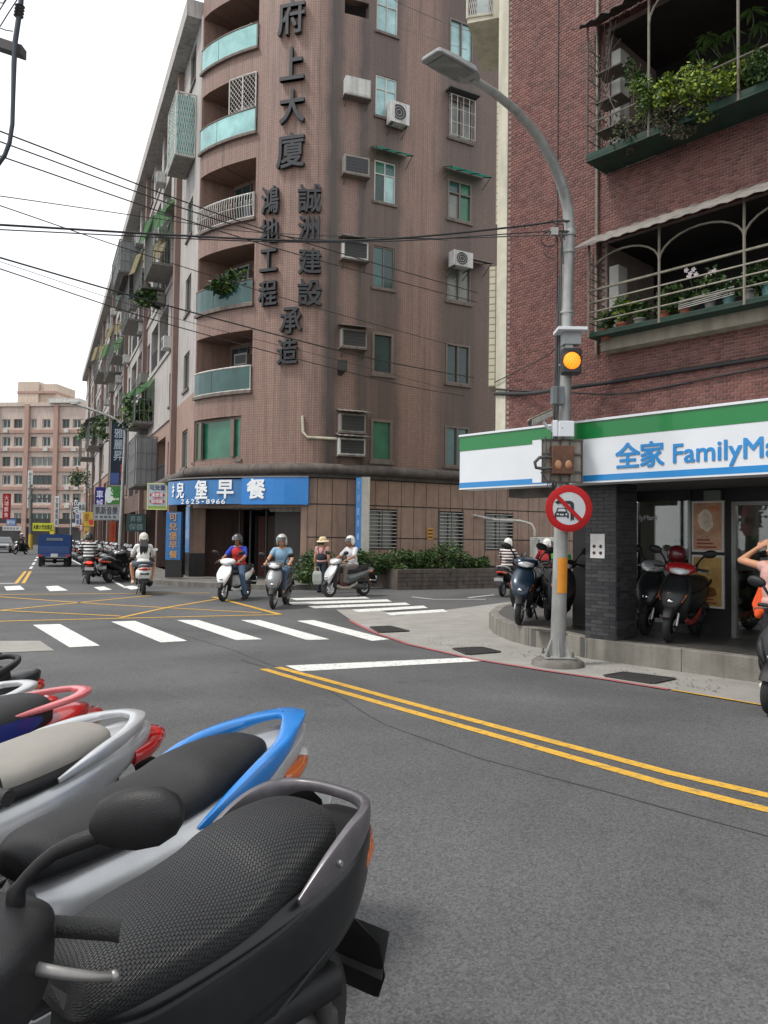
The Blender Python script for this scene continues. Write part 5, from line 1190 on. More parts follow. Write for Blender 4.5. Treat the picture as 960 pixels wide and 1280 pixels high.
# ---------------------------------------------------------------- signs
def sign(px0, py0, px1, py1, Y, col, label, texts=(), th=.12, name='shop_sign', cat_='sign', rough=.5, rim=None, off=None):
    A_ = V(px0, py1, Y); B_ = V(px1, py0, Y); x0, x1, z0, z1 = A_.x, B_.x, A_.z, B_.z
    u = Vector((.93, -.37, 0)); u = Vector((1, 0, 0))
    t = thing(name, label, cat_, ((x0 + x1) / 2, Y, z0))
    m_ = MB(); m_.obox((x0, Y, z0), (x1 - x0, 0, 0), (0, th, 0), (0, 0, z1 - z0)); obj('board', m_, mat('sign_' + '_'.join('%d' % (c * 999) for c in col), col, rough, var=.08, vs=3, dirt=.2, spec=.15), t, world=True)
    if rim:
        m_ = MB(); w_ = (x1 - x0) * .05
        for o_, e1, e2 in (((x0 - w_ / 2, Y - .01, z0), (w_, 0, 0), (0, 0, z1 - z0)), ((x1 - w_ / 2, Y - .01, z0), (w_, 0, 0), (0, 0, z1 - z0)), ((x0 + w_ / 2, Y - .01, z1 - w_), (x1 - x0 - w_, 0, 0), (0, 0, w_)), ((x0 + w_ / 2, Y - .01, z0), (x1 - x0 - w_, 0, 0), (0, 0, w_))): m_.obox(o_, e1, (0, th + .02, 0), e2)
        obj('rim', m_, rim, t, world=True, kind='stuff')
    for i, tx in enumerate(texts):
        s, u0, v0, u1, v1, tc_ = tx[:6]   # text in fractions of the board, v downward
        cx = x0 + (x1 - x0) * (u0 + u1) / 2; cz = z1 + (z0 - z1) * (v0 + v1) / 2; w_ = (x1 - x0) * (u1 - u0); h_ = (z1 - z0) * (v1 - v0)
        if s == 'oval' or s == 'rect':
            m_ = MB(); k = 24 if s == 'oval' else 4
            pts = [Vector((cx + w_ / 2 * cos(2 * pi * q / k), Y - .006, cz + h_ / 2 * sin(2 * pi * q / k))) for q in range(k)] if k == 24 else [Vector((cx + a_ * w_ / 2, Y - .004, cz + b_ * h_ / 2)) for a_, b_ in ((-1, -1), (1, -1), (1, 1), (-1, 1))]
            m_.prism(pts, (0, .004, 0)); obj('printed_shape', m_, tc_, t, world=True); continue
        if s == 'bars':   # unreadable small print
            m_ = MB(); r_ = random.Random(i)
            for q in range(5):
                m_.obox((cx - w_ / 2 + w_ * q / 5, Y - .008, cz - h_ / 2), (w_ / 5 * r_.uniform(.5, .8), 0, 0), (0, .006, 0), (0, 0, h_))
            obj('small_print', m_, tc_, t, world=True, kind='stuff'); continue
        vert = len(tx) > 6
        chars = list(s) if vert else [s]
        for j, ch in enumerate(chars):
            hh = h_ / len(chars); q = text_mb(ch, w_, hh * (.86 if vert else 1), .006, .012); zc_ = cz + h_ / 2 - hh * (j + .5) if vert else cz
            mm = MB(); mm.merge(q, frame((cx, Y - .008, zc_), (1, 0, 0), (0, 0, 1))); obj('character', mm, tc_, t, world=True)
    return t
def ink(h): return mat('ink_' + h, hexc(h), .5, var=.05)
RIMM = mat('sign_rim_grey', (.22, .22, .22), .5, metal=.4)
def yy(px):
    h = lf(px, 640); return LF.P(h[0]).y if h else 96 + (106 - px)
WHT, BLU, REDI, YELI, BKI, GRN = ink('dfe2e4'), ink('1f3f8c'), ink('b5252b'), ink('e0b32a'), ink('15171a'), ink('3f8f3a')
sign(137, 527, 160, 607, yy(163) - 2, (.012, .02, .035), 'tall dark vertical signboard with pale characters beyond the lamp post', [('雅麗昇', .2, .1, .72, .62, ink('8f9aa5'), 1), ('美容沙龍', .62, .66, .82, .93, REDI, 1), ('rect', .05, .8, .55, .97, ink('23407a'))], rim=RIMM)
sign(118, 609, 131, 650, yy(135), (.018, .022, .16), 'blue vertical sign left of the round green sign', [('車城館', .15, .08, .85, .9, ink('c9cbe6'), 1)])
t = sign(133, 608, 151, 630, yy(152) - 1.5, (.06, .19, .045), 'green sign with a pale hexagon end and SG lettering', [('oval', -.12, .05, .5, .95, ink('c8d2cf')), ('SG', .3, .1, .92, .55, ink('1f7a2b')), ('bars', .3, .66, .9, .78, ink('d8e4d0'))])
sign(117, 631, 149, 650, yy(152) - 2.5, (.34, .36, .38), 'white and grey board with dark characters below the green sign', [('凱新音樂', .06, .12, .94, .62, ink('30343a')), ('bars', .06, .72, .94, .86, ink('4a4e55'))], rim=RIMM)
sign(104, 640, 118, 658, yy(120), (.50, .33, .05), 'yellow square sign with a red mark behind the blue vertical one', [('oval', .5, .5, .95, .9, REDI), ('堂', .1, .1, .5, .6, ink('8a5a14'))])
sign(104, 659, 112, 673, yy(115), (.50, .36, .12), 'small ochre hanging sign below the yellow one', [('oval', .2, .3, .8, .7, ink('8a5a14'))])
sign(99, 655, 104, 664, yy(108), (.36, .05, .04), 'small red sign beside the yellow ones', [('茶', .1, .1, .9, .9, WHT)])
sign(91, 622, 98, 642, yy(103), (.03, .035, .05), 'small black vertical sign far down the street', [('衣', .1, .1, .9, .5, WHT), ('坊', .1, .52, .9, .95, WHT)])
sign(97, 628, 107, 640, yy(108) - 3, (.55, .57, .58), 'white sign with dark lettering far down the street', [('食品', .08, .2, .92, .8, BKI)])
sign(94, 641, 100, 657, yy(104), (.50, .52, .56), 'pale blue white vertical sign far down the street', [('眼鏡', .2, .1, .8, .9, BLU, 1)])
sign(157.5, 642.5, 183, 664.5, yy(186), (.035, .055, .055), 'dark green board with dim grey characters beside the blue cafe sign', [('昇香', .2, .12, .8, .45, ink('5f7273')), ('保醬', .15, .55, .85, .9, ink('5f7273'))])
sign(136.5, 652, 145, 690, yy(150), (.32, .055, .02), 'red orange vertical banner on a shop front behind the parked scooters', [('精緻小吃店', .25, .04, .75, .96, ink('8a2a18'), 1)])
sign(184, 604, 209, 637, yy(211) - .9, (.42, .48, .52), 'hanging white cafe sign with two red ovals and a grassy foot', [('可兒堡', .1, .07, .9, .26, ink('1a2a5a')), ('oval', .1, .34, .9, .55, REDI), ('oval', .1, .58, .9, .79, REDI), ('漢堡蛋', .2, .37, .8, .52, WHT), ('咖哩飯', .2, .61, .8, .76, WHT), ('rect', .0, .86, 1., 1., ink('7d9a3f'))], rim=ink('c9cc8a'))
sign(3, 617, 13, 649, 62, (.26, .015, .02), 'dark red vertical sign at the left edge of the street', [('大埔素食', .2, .06, .8, .94, ink('d9a9a4'), 1)])
sign(7.5, 649, 20, 657, 64, (.10, .20, .42), 'small blue sign below the dark red vertical sign', [('旅行社', .1, .2, .9, .8, WHT)])
sign(3, 658, 27, 663, 90, (.50, .50, .48), 'long pale fascia sign over a dark shop at the end of the street', [('bars', .05, .25, .9, .75, ink('75777a'))])
sign(33.5, 588, 41, 636, 88, (.58, .60, .58), 'tall white vertical sign on the pink building at the end of the street', [('台北市立牙醫診所', .22, .04, .78, .96, ink('4a5a5c'), 1)])
sign(67.5, 620, 74, 658, 88, (.56, .57, .58), 'narrow white vertical sign in segments on the pink building', [('文理補習班', .2, .04, .8, .96, ink('39424c'), 1)])
sign(40, 654, 67, 663.5, 86, (.55, .55, .04), 'yellow fascia sign with dark characters over the street end', [('永慶大安加盟店', .05, .2, .95, .8, BKI)])
sign(62, 663, 68, 669, 86, (.6, .5, .05), 'small yellow tag hanging under the yellow fascia sign', [])
# curved blue breakfast sign
SGB = mat('cafe_blue', (.022, .15, .38), .45, var=.2, vs=1.2, dirt=.15, coat=.2); SGB2 = mat('cafe_blue_fresh', (.012, .18, .52), .4, var=.08, coat=.2)
t = thing('shop_sign', 'long curved blue breakfast shop sign with white characters and a phone number', 'sign', RB.P(bx(290, 615), .3, 2.75))
SGP = Path(cat([(-8.6, 29.0)] + [tuple(V(px_, 615, Y_)[:2]) for px_, Y_ in ((210, 27.75), (222, 27.1), (245, 26.5), (275, 26.05), (305, 25.8), (345, 25.35), (388, 25.2))] + [(-1.5, 25.4)], 4))
def bsx(px): 
    h = SGP.hit(px, 615); return h[0] if h else (0.01 if px < 300 else SGP.len - .01)
sx0, sxm, sx1 = .01, bsx(302), bsx(385.5)
m_ = MB(); pbox(m_, SGP, sx0, sxm, 2.72, 3.55, -.25, 0, n=14); obj('board', m_, SGB, t, world=True)
m_ = MB(); pbox(m_, SGP, sxm + .01, sx1, 2.70, 3.60, -.25, .02, n=6); obj('board', m_, SGB2, t, world=True)
m_ = MB(); pbox(m_, SGP, sx0, sx1, 3.605, 3.64, -.25, .04, n=16); obj('top_trim', m_, RIMM, t, world=True)
def rbtext(s, px, py, wpx, hpx, M_, off=.43, thick=.025):
    ss, zc_ = SGP.hit(px, py); sc2 = SGP.P(ss).y / FP; off = off - .42; q = text_mb(s, wpx * sc2, hpx * sc2, .02, thick); mm = MB(); mm.merge(q, frame(SGP.P(ss, off, zc_), SGP.T(ss), (0, 0, 1))); obj('character', mm, M_, t, world=True)
for ch, px, py, w_, h_ in (('兒', 226, 613, 15, 19), ('堡', 252, 612, 19, 22), ('早', 282, 611.5, 22, 22)): rbtext(ch, px, py, w_, h_, WHT, .43)
rbtext('餐', 321, 611, 26, 24, WHT, .45)
for i, ch in enumerate('2625-8966'): rbtext(ch, 229 + i * 6.3, 627, 5.2 if ch != '-' else 3, 5.6 if ch != '-' else 1.2, WHT, .43, .01)
rbtext('扌', 217.5, 613, 5, 16, WHT, .43)
# vertical blue signs
t = thing('pillar_sign', 'vertical blue sign with orange characters wrapped on the corner pillar', 'sign', LF.P(sL(.4), .05, 1))
m_ = MB(); pbox(m_, LF, sL(.85), sL(.06), 1.02, 2.7, .045, .075); obj('side_board', m_, SGB, t, world=True)
p0 = RB.P(.26, .08, 0); nn = Vector((-.25, -.97, 0)).normalized(); tt = Vector((.97, -.25, 0)).normalized()
m_ = MB(); A_ = V(206.5, 700, 26.2); B_ = V(226.5, 640, 26.2); m_.obox((A_.x, 26.2, A_.z), (B_.x - A_.x, 0, 0), (0, .25, 0), (0, 0, B_.z - A_.z)); obj('front_board', m_, SGB, t, world=True)
for j, ch in enumerate('可兒堡早餐'):
    q = text_mb(ch, .27, .25, .01, .012); mm = MB(); mm.merge(q, frame(V(216.5, 646.5 + 11.6 * j, 26.19), (1, 0, 0), (0, 0, 1))); obj('character', mm, ink('b98a55'), t, world=True)
m_ = MB(); A_ = V(206, 722, 26.15); B_ = V(227, 700, 26.15); m_.obox((A_.x, 26.16, A_.z), (B_.x - A_.x, 0, 0), (0, .3, 0), (0, 0, B_.z - A_.z)); obj('base', m_, mat('black_granite', (.012, .012, .013), .3), t, world=True)
t = thing('projecting_sign', 'vertical projecting sign, blue face and white side, beside the first barred window', 'sign', RB.P(bx(450, 650), .5, .9))
A_ = V(445, 690, 25.6); B_ = V(460.5, 597, 25.6); zt_, z0_ = B_.z, A_.z
m_ = MB(); m_.obox((A_.x + .17, 25.3, z0_), (.27, .08, 0), (-.05, .9, 0), (0, 0, zt_ - z0_)); obj('casing', m_, mat('sign_casing', (.50, .48, .44), .5, dirt=.4), t, world=True)
m_ = MB(); m_.obox((A_.x - .02, 25.42, z0_ + .05), (.188, -.12, 0), (-.05, .9, 0), (0, 0, zt_ - z0_ - .07)); obj('blue_face', m_, SGB, t, world=True)
for j, ch in enumerate('可兒堡早餐'):
    q = text_mb(ch, .10, .22, .006, .012); mm = MB(); mm.merge(q, frame((A_.x + .07, 25.355, zt_ - .3 - j * .42), (.188, -.12, 0), (0, 0, 1))); obj('character', mm, ink('7fa6d8'), t, world=True)
s_, z_ = RB.hit(537, 667); m_ = MB(); t = thing('wall_plate', 'small orange notice plate on the stone wall between two barred windows', 'notice', RB.P(s_, .05, z_))
pbox(m_, RB, s_ - .12, s_ + .12, z_ - .21, z_ + .21, .04, .055); obj('plate', m_, mat('plate_orange', (.52, .24, .03), .5, dirt=.2), t, world=True); m_ = MB()
for i in range(3): pbox(m_, RB, s_ - .09, s_ + .09, z_ - .15 + .12 * i, z_ - .1 + .12 * i, .05, .058)
obj('small_print', m_, BKI, t, world=True, kind='stuff')
# ---------------------------------------------------------------- the pink block closing the street
YB = 118.
A_ = V(-70, 690, YB); B_ = V(108, 690, YB - 3)
FB = Path([(A_.x, A_.y), (B_.x, B_.y)])
PKW = mat('far_pink_wall', hexc('bcaba0'), .85, var=.06, vs=.3, dirt=.3); PKC = mat('far_pilaster', hexc('a5877b'), .85, dirt=.3); CRM = mat('far_cream', hexc('bfae9e'), .85, dirt=.25)
t = FARB = thing('far_apartment_block', 'pinkish apartment block with a square roof tower closing the end of the street', 'building', ((A_.x + B_.x) / 2, YB, 0))
fx_ = lambda px, py=600: FB.hit(px, py)
zr = fx_(50, 508)[1]; rowsY = [(524, 535), (546, 558), (571, 583), (594, 606), (617, 629), (641, 652)]
wins = []
for (y0, y1) in rowsY:
    for (x0, x1) in ((-38, -28), (-20, -10), (3, 13), (17.5, 28), (38, 46), (53, 63), (78, 87), (91, 101)):
        if y0 > 560 and x0 > 30 and x0 < 60: x0, x1 = (38, 66) if x0 == 38 else (None, None)
        if x0 is None: continue
        wins.append((fx_(x0, y0)[0], fx_(x1, y0)[0], fx_(x0, y1)[1], fx_(x0, y0)[1]))
m_ = MB(); wallmesh(m_, FB, 0, FB.len, 0, zr, [w + (.35,) for w in wins], ds=90); obj('wall', m_, PKW, t, world=True)
for i, w in enumerate(wins): window(t, FB, w[0], w[1], w[2], w[3], -.33, FR_WHITE if i % 3 else FR_BROWN, PANE_DK if i % 4 else PANE_CURT, fw=.12, mull=1 if w[1] - w[0] < 2.5 else 3, sill=False, fd=.12)
for px in (-6, 33, 69.5): m_ = MB(); s_ = fx_(px)[0]; pbox(m_, FB, s_ - .35, s_ + .35, 0, zr + .3, -.1, .45); obj('pilaster', m_, PKC, t, world=True)
for (y0, y1) in rowsY: m_ = MB(); z_ = fx_(30, y1 + 4.5)[1]; pbox(m_, FB, 0.05, FB.len - .05, z_ - .25, z_ + .25, -.1, .22); obj('floor_band', m_, PKC, t, world=True)
m_ = MB(); pbox(m_, FB, 0, FB.len, zr, zr + .6, -.4, .3); obj('parapet', m_, PKW, t, world=True)
m_ = MB(); pbox(m_, FB, 0, FB.len, zr - .2, zr - .05, -12, -.05); obj('roof', m_, CRM, t, world=True)
s0, s1 = fx_(16, 500)[0], fx_(42, 500)[0]; s2 = fx_(63, 500)[0]; z2 = fx_(40, 475)[1]
m_ = MB(); pbox(m_, FB, s0, s1, zr - .1, z2, -6, -1.2); obj('roof_tower', m_, CRM, t, world=True); m_ = MB(); pbox(m_, FB, s1 + .01, s2, zr - .1, z2 - .3, -7, -1.6); obj('roof_tower', m_, CRM, t, world=True)
m_ = MB(); pbox(m_, FB, s0 - .05, s2 + .05, fx_(40, 490)[1], fx_(40, 487)[1], -7, -1.1); obj('floor_band', m_, PKC, t, world=True)
m_ = MB(); a_, b_ = fx_(63, 510)[0], fx_(101, 510)[0]; pbox(m_, FB, a_, b_, zr + .6, zr + 1.1, -4, .5); pbox(m_, FB, a_ + .1, b_ - .1, fx_(70, 507)[1] + .3, fx_(70, 507)[1] + .5, -4, .7); obj('roof_shed', m_, FR_WHITE, t, world=True, kind='stuff')
r5 = random.Random(9)
for k in range(16):
    w = r5.choice(wins); m_ = MB(); x0 = w[0] + r5.uniform(0, .6); pbox(m_, FB, x0, x0 + .7, w[2] - .75, w[2] - .2, .01, .4); obj('air_conditioner_box', m_, FR_WHITE, t, world=True)
m_ = MB(); pbox(m_, FB, 1, FB.len - 1, .1, 4.0, .02, .2); obj('shop_row', m_, mat('shops_dark', (.03, .028, .028), .8, var=.6, vs=.4), t, world=True)
# ---------------------------------------------------------------- lamp posts and utility pole down the street
def farlamp(px, py0, top, armp, Y, r, label):
    t = thing('street_light', label, 'street light', V(px, py0, Y) * 1.0); t.location.z = 0; b_ = V(px, py0, Y); b_.z = 0
    tp = V(top[0], top[1], Y); m_ = MB(); m_.tube([b_, tp], [r, r * .75], 10); obj('post', m_, GAL, t, world=True, smooth=60)
    m_ = MB(); m_.tube([tp] + [V(x, y, Y) for x, y in armp], [r * .75] + [r * .6] * len(armp), 8); obj('arm', m_, GAL, t, world=True, smooth=60)
    e = V(*armp[-1], Y); m_ = MB(); m_.ell(e, (.25, .12, .05)); obj('lamp_head', m_, GAL, t, world=True, smooth=60)
farlamp(149, 692, (156.5, 545), ((155.5, 537), (150, 528), (138, 520.5), (120, 514), (104, 508), (93, 505)), 41, .11, 'grey street light with a long arm on the far corner pavement')
farlamp(88, 680, (89.5, 633), ((88.5, 629), (85, 626.5), (79, 625)), 78, .1, 'small pale street light far down the street near the blue truck')
def pole(px, py1, Y, r, label, top=580):
    b_ = V(px, 690, Y); b_.z = 0; tp = V(px + 1, top, Y); t = thing('utility_pole', label, 'utility pole', b_); m_ = MB(); m_.tube([b_, tp], [r, r * .7], 10); obj('post', m_, CONC_D, t, world=True, smooth=60)
    for i in range(3):
        z = tp.z - .5 - 1.0 * i; m_ = MB(); m_.obox((tp.x - .3, Y - .1, z), (2.2, 0, 0), (0, .12, 0), (0, 0, .12)); obj('crossarm', m_, FR_DARK, t, world=True)
        for j in range(3): m_ = MB(); m_.lathe([(.05, 0), (.09, .06), (.05, .12), (.08, .18), (.04, .24)], (tp.x + .1 + .8 * j, Y - .04, z + .12), (0, 0, 1), 8); obj('insulator', m_, FR_WHITE, t, world=True)
    m_ = MB(); m_.tube([b_, b_ + Vector((0, 0, 1.6))], r * 1.15, 10); obj('striped_guard', m_, mat('guard_yellow', (.45, .30, .03), .6), t, world=True, smooth=60)
    return t
pole(38, 690, 80, .2, 'utility pole with crossarms in front of the pink block at the street end', 606)
# near crossarm and cable at the top left: the pole itself stands outside the frame
YL = 7.
t = thing('utility_pole', 'dark crossarm end with a drooping cable at the top left corner', 'utility pole', (-4.6, YL, 0))
m_ = MB(); m_.tube([(-4.6, YL, 0), (-4.6, YL, 8.5)], [.16, .11], 12); obj('post', m_, CONC_D, t, world=True, smooth=60)
m_ = MB(); a_, b_ = V(30, 66, YL), V(-90, 26, YL); d = b_ - a_; m_.obox(a_ - Vector((0, .05, .045)), d, (0, .1, 0), (0, 0, .09)); obj('crossarm', m_, mat('arm_steel', (.05, .045, .045), .6), t, world=True)
m_ = MB(); m_.tube([V(x, y, YL - .08) for x, y in ((28, -20), (26, 5), (23, 25), (19, 52), (17.5, 80), (16.5, 120), (15.5, 155), (12, 178), (6, 194), (-4, 208), (-30, 225))], [.024] * 5 + [.02] * 6, 8); obj('cable', m_, mat('cable_blue_black', (.025, .035, .05), .5), t, world=True, smooth=80)
m_ = MB()
for i in range(4): c = V(25 - .6 * i, 8 + 4 * i, YL - .08); m_.lathe([(.025, -.012), (.045, 0), (.025, .012)], c, V(24, 0, YL) - V(22, 40, YL), 10)
obj('insulator', m_, FR_DARK, t, world=True, kind='stuff')
for pts in (((0, 35), (8, 38), (16, 39)), ((0, 33), (10, 17), (21, 0), (26, -12)), ((-4, 18), (10, -4)), ((-8, 2), (4, 4), (10, -6))):
    m_ = MB(); m_.tube([V(x, y, YL) for x, y in pts], .006, 5); obj('wire', m_, FR_DARK, t, world=True)
# ---------------------------------------------------------------- overhead cables
WIRE = mat('wire_black', (.018, .018, .02), .6)
def cable(pts, r, label):
    """pts: (px, py, depth) of points along the cable"""
    P_ = [V(*p) for p in pts]; D = dense([tuple(p) for p in P_], 5); m_ = MB(); m_.tube(D, r * .8, 6)
    o = tag(obj('overhead_cable', m_, WIRE, smooth=80), label, 'cable', 'overhead cables across the junction'); return o
cable([(-60, 142, 8), (0, 164, 8.6), (330, 287, 12), (597, 366, 17)], .012, 'uppermost overhead cable at the left edge, falling to the right across the raised characters')
cable([(-60, 156, 8), (0, 177, 8.6), (330, 291, 11), (520, 298, 11), (705, 293, YF + .1)], .011, 'second overhead cable from the top left, ending at the street light post')
cable([(-60, 174, 8), (0, 195, 8.6), (330, 306, 12), (597, 378, 17)], .011, 'third overhead cable from the top left, ending by the cream bay')
cable([(-60, 238, 8), (0, 245, 8.6), (215, 276, 11), (330, 291, 12.6), (560, 300, 14)], .008, 'thin cable starting midway down the left edge and meeting the thick bundle')
cable([(-60, 238, 9), (0, 257, 9.6), (180, 318, 12), (400, 386, 15), (585, 437, 19)], .010, 'cable crossing the thick bundle on the left and dropping past the barred windows')
cable([(-60, 277, 8), (0, 281, 8.4), (330, 299.5, 9.3), (480, 299, 9.6), (640, 284, 9.9), (704, 275, YF + .1)], .018, 'thick black cable bundle running nearly level to the top of the post')
cable([(-60, 284, 8), (0, 287, 8.4), (330, 302, 9.3), (500, 301, 9.6), (640, 292, 9.9), (704, 288, YF + .1)], .010, 'thin level cable just under the thick bundle')
cable([(-60, 304, 9), (0, 322, 9.6), (220, 385, 12), (464, 448, 15), (592, 472, 18)], .016, 'heavy cable sloping across the lower characters to the cream bay')
cable([(-60, 318, 9), (0, 336, 9.6), (220, 408, 12), (480, 476, 15), (580, 495, 18)], .011, 'lowest overhead cable of the left edge, below the heavy one')
cable([(-60, 308, 9.5), (0, 327, 10), (220, 398, 12.4), (430, 452, 15), (560, 487, 17.6)], .006, 'hair thin cable between the two lowest overhead cables')
cable([(480, -10, 20), (500, 4, 21), (560, 30, 24), (590, 40, 13.5)], .009, 'short cable at the top above the narrow windows, going to the laundry cage')
cable([(497, 34, 25.5), (530, 45, 22), (583, 62, 14)], .007, 'thin wire from the wall to the outdoor unit under the laundry cage')
def wallcable(pts, r, label):
    m_ = MB(); P_ = []
    for px, py, o_ in pts: s_, z_ = fs(px, py, o_); P_.append(FM.P(s_, o_, z_))
    m_.tube(dense([tuple(p) for p in P_], 4), r, 6); tag(obj('wall_cable', m_, WIRE, smooth=80), label, 'cable', 'cables along the brick wall')
wallcable([(618, 492, .03), (660, 492, .08), (702, 486, .4), (760, 478, .05), (860, 462, .04), (975, 444, .04)], .028, 'thick cable bundle along the brick wall above the shop sign')
wallcable([(618, 486, .03), (660, 489, .08), (702, 490, .4), (780, 492, .05), (900, 470, .04), (975, 455, .04)], .012, 'slack thin cable sagging below the thick bundle on the brick wall')
wallcable([(618, 478, .05), (650, 462, .1), (690, 440, .5), (703, 415, .7)], .008, 'thin wire climbing across the bricks to the grey control box')
m_ = MB(); c = V(686, 299, YF)
m_.tube([c + Vector((.1 * cos(a_), .0, .1 * sin(a_))) for a_ in [2 * pi * i / 18 for i in range(19)]], .008, 5); m_.tube([V(x, y, YF) for x, y in ((682, 306), (679, 314), (684, 321), (693, 324))], .006, 5)
t = tag(obj('cable_coil', m_, WIRE, smooth=80), 'small coil of spare wire hanging beside the top of the post', 'cable'); t['kind'] = 'thing'; del t['kind']
t = thing('cable_clamp', 'wire bracket and clamps strapped to the post where the thick cables end', 'bracket', V(704, 290, YF))
for y in (276, 289): m_ = MB(); m_.tube([V(694, y, YF), V(712, y + .5, YF + .05)], .016, 6); obj('strap', m_, FR_DARK, t, world=True)
m_ = MB(); pb(m_, 689, 284, 698, 293, YF - .03, .06); obj('terminal', m_, GAL, t, world=True)
for pts in (((690, 275), (694, 280), (704, 280), (706, 300)), ((698, 290), (703, 305), (704, 330)), ((695, 282), (688, 290), (684, 300))): m_ = MB(); m_.tube([V(x, y, YF - .02) for x, y in pts], .009, 5); obj('wire_tail', m_, WIRE, t, world=True)
# kerbed pavement on the far side
SWK = [RB.P(RB.len, 2.3), RB.P(RB.len, 0), ]
mb = MB(); pts = [LF.P(0, 1.4)] + [LF.P(LF.len - 3, 1.4)] + [RB.P(s_, 2.1) for s_ in (.4, 1.2, 2, 3, 4, 4.8)] + [RB.P(5.6, 1.0), RB.P(5.7, -.1), RB.P(3, -3.3), RB.P(.3, -3.3), LF.P(0, -2.4)]
mb.prism([Vector((p.x, p.y, 0)) for p in pts], (0, 0, .15)); struct(obj('pavement', mb, CONC_D))
# ---------------------------------------------------------------- scooters
def spw(v, p): return math.copysign(abs(v) ** p, v)
def sec(cx, cz, w, ht, hb, ang=0., e=2.4, n=20, cy=0.):
    a = radians(ang); u = Vector((sin(a), 0, cos(a))); o = Vector((cx, cy, cz)); r = []
    for k in range(n):
        t = -2 * pi * k / n; y = w * spw(cos(t), 2 / e); s = sin(t); q = (ht if s > 0 else hb) * spw(s, 2 / e)
        r.append(o + Vector((0, y, 0)) + u * q)
    return r
def body(S, n=20, k=3, e=2.4, uv=False):
    """S rows: (cx, cz, w, up, down, angle)"""
    m_ = MB(); m_.loft([sec(*(tuple(s) + (0,) * (6 - len(s)))[:6], e=e, n=n) for s in dense(S, k)], uv=uv); return m_
def strap(pts, wh, k=4, n=12):
    """flat bar: pts with (horizontal width, vertical height) each"""
    D = dense([tuple(p) + tuple(q) for p, q in zip(pts, wh)], k); m_ = MB(); rings = []
    for i, d in enumerate(D):
        p = Vector(d[:3]); a_ = Vector(D[max(0, i - 1)][:3]); b_ = Vector(D[min(len(D) - 1, i + 1)][:3]); t = (b_ - a_).normalized()
        h = Vector((-t.y, t.x, 0)); h = h.normalized() if h.length > .05 else Vector((0, 1, 0)); v = t.cross(h)
        rings.append([p + h * (d[3] / 2 * spw(cos(-2 * pi * q / n), .5)) + v * (d[4] / 2 * spw(sin(-2 * pi * q / n), .5)) for q in range(n)])
    m_.loft(rings); return m_
BASE = dict(
    rear=[(.17, .50, .085, .15, .15), (.08, .50, .13, .17, .17), (-.1, .54, .165, .15, .18), (-.3, .60, .18, .13, .18), (-.52, .66, .178, .10, .165), (-.72, .72, .13, .07, .12), (-.86, .77, .075, .035, .06), (-.9, .785, .03, .012, .02)],
    seat=[(.245, .665, .05, .012, .02), (.225, .67, .085, .05, .03), (.14, .675, .125, .08, .035), (0, .685, .15, .085, .04), (-.17, .70, .165, .085, .04), (-.29, .715, .168, .098, .04), (-.37, .73, .162, .118, .04), (-.52, .75, .15, .115, .04), (-.64, .77, .12, .085, .035), (-.70, .785, .075, .045, .025), (-.715, .79, .03, .012, .01)],
    rail=([(-.38, .178, .74), (-.52, .185, .80), (-.66, .155, .855), (-.74, .08, .88), (-.755, 0, .885), (-.74, -.08, .88), (-.66, -.155, .855), (-.52, -.185, .80), (-.38, -.178, .74)], [(.02, .03), (.028, .045), (.03, .035), (.03, .03), (.03, .03), (.03, .03), (.03, .035), (.028, .045), (.02, .03)]),
    shield=[(.50, .26, .15, .05, .04, 90), (.60, .42, .19, .06, .04, 90), (.585, .62, .21, .06, .03, 90), (.52, .80, .19, .05, .035, 90), (.46, .90, .13, .05, .05, 90), (.43, .95, .07, .03, .03, 90)],
    cowl=[(.74, .36, .03, .02, .06, 90), (.755, .43, .085, .05, .09, 90), (.735, .53, .145, .07, .1, 90), (.68, .66, .185, .075, .09, 90), (.60, .78, .175, .06, .07, 90), (.53, .87, .135, .05, .06, 90), (.49, .92, .07, .03, .04, 90)],
    head=[(.30, .97, .07, .03, .03), (.34, .975, .13, .05, .05), (.42, .985, .19, .075, .07), (.50, .985, .195, .08, .085), (.565, .97, .15, .06, .075), (.60, .955, .08, .025, .04)],
    mirror=True, box=False)
PCACHE = {}
HX = .42
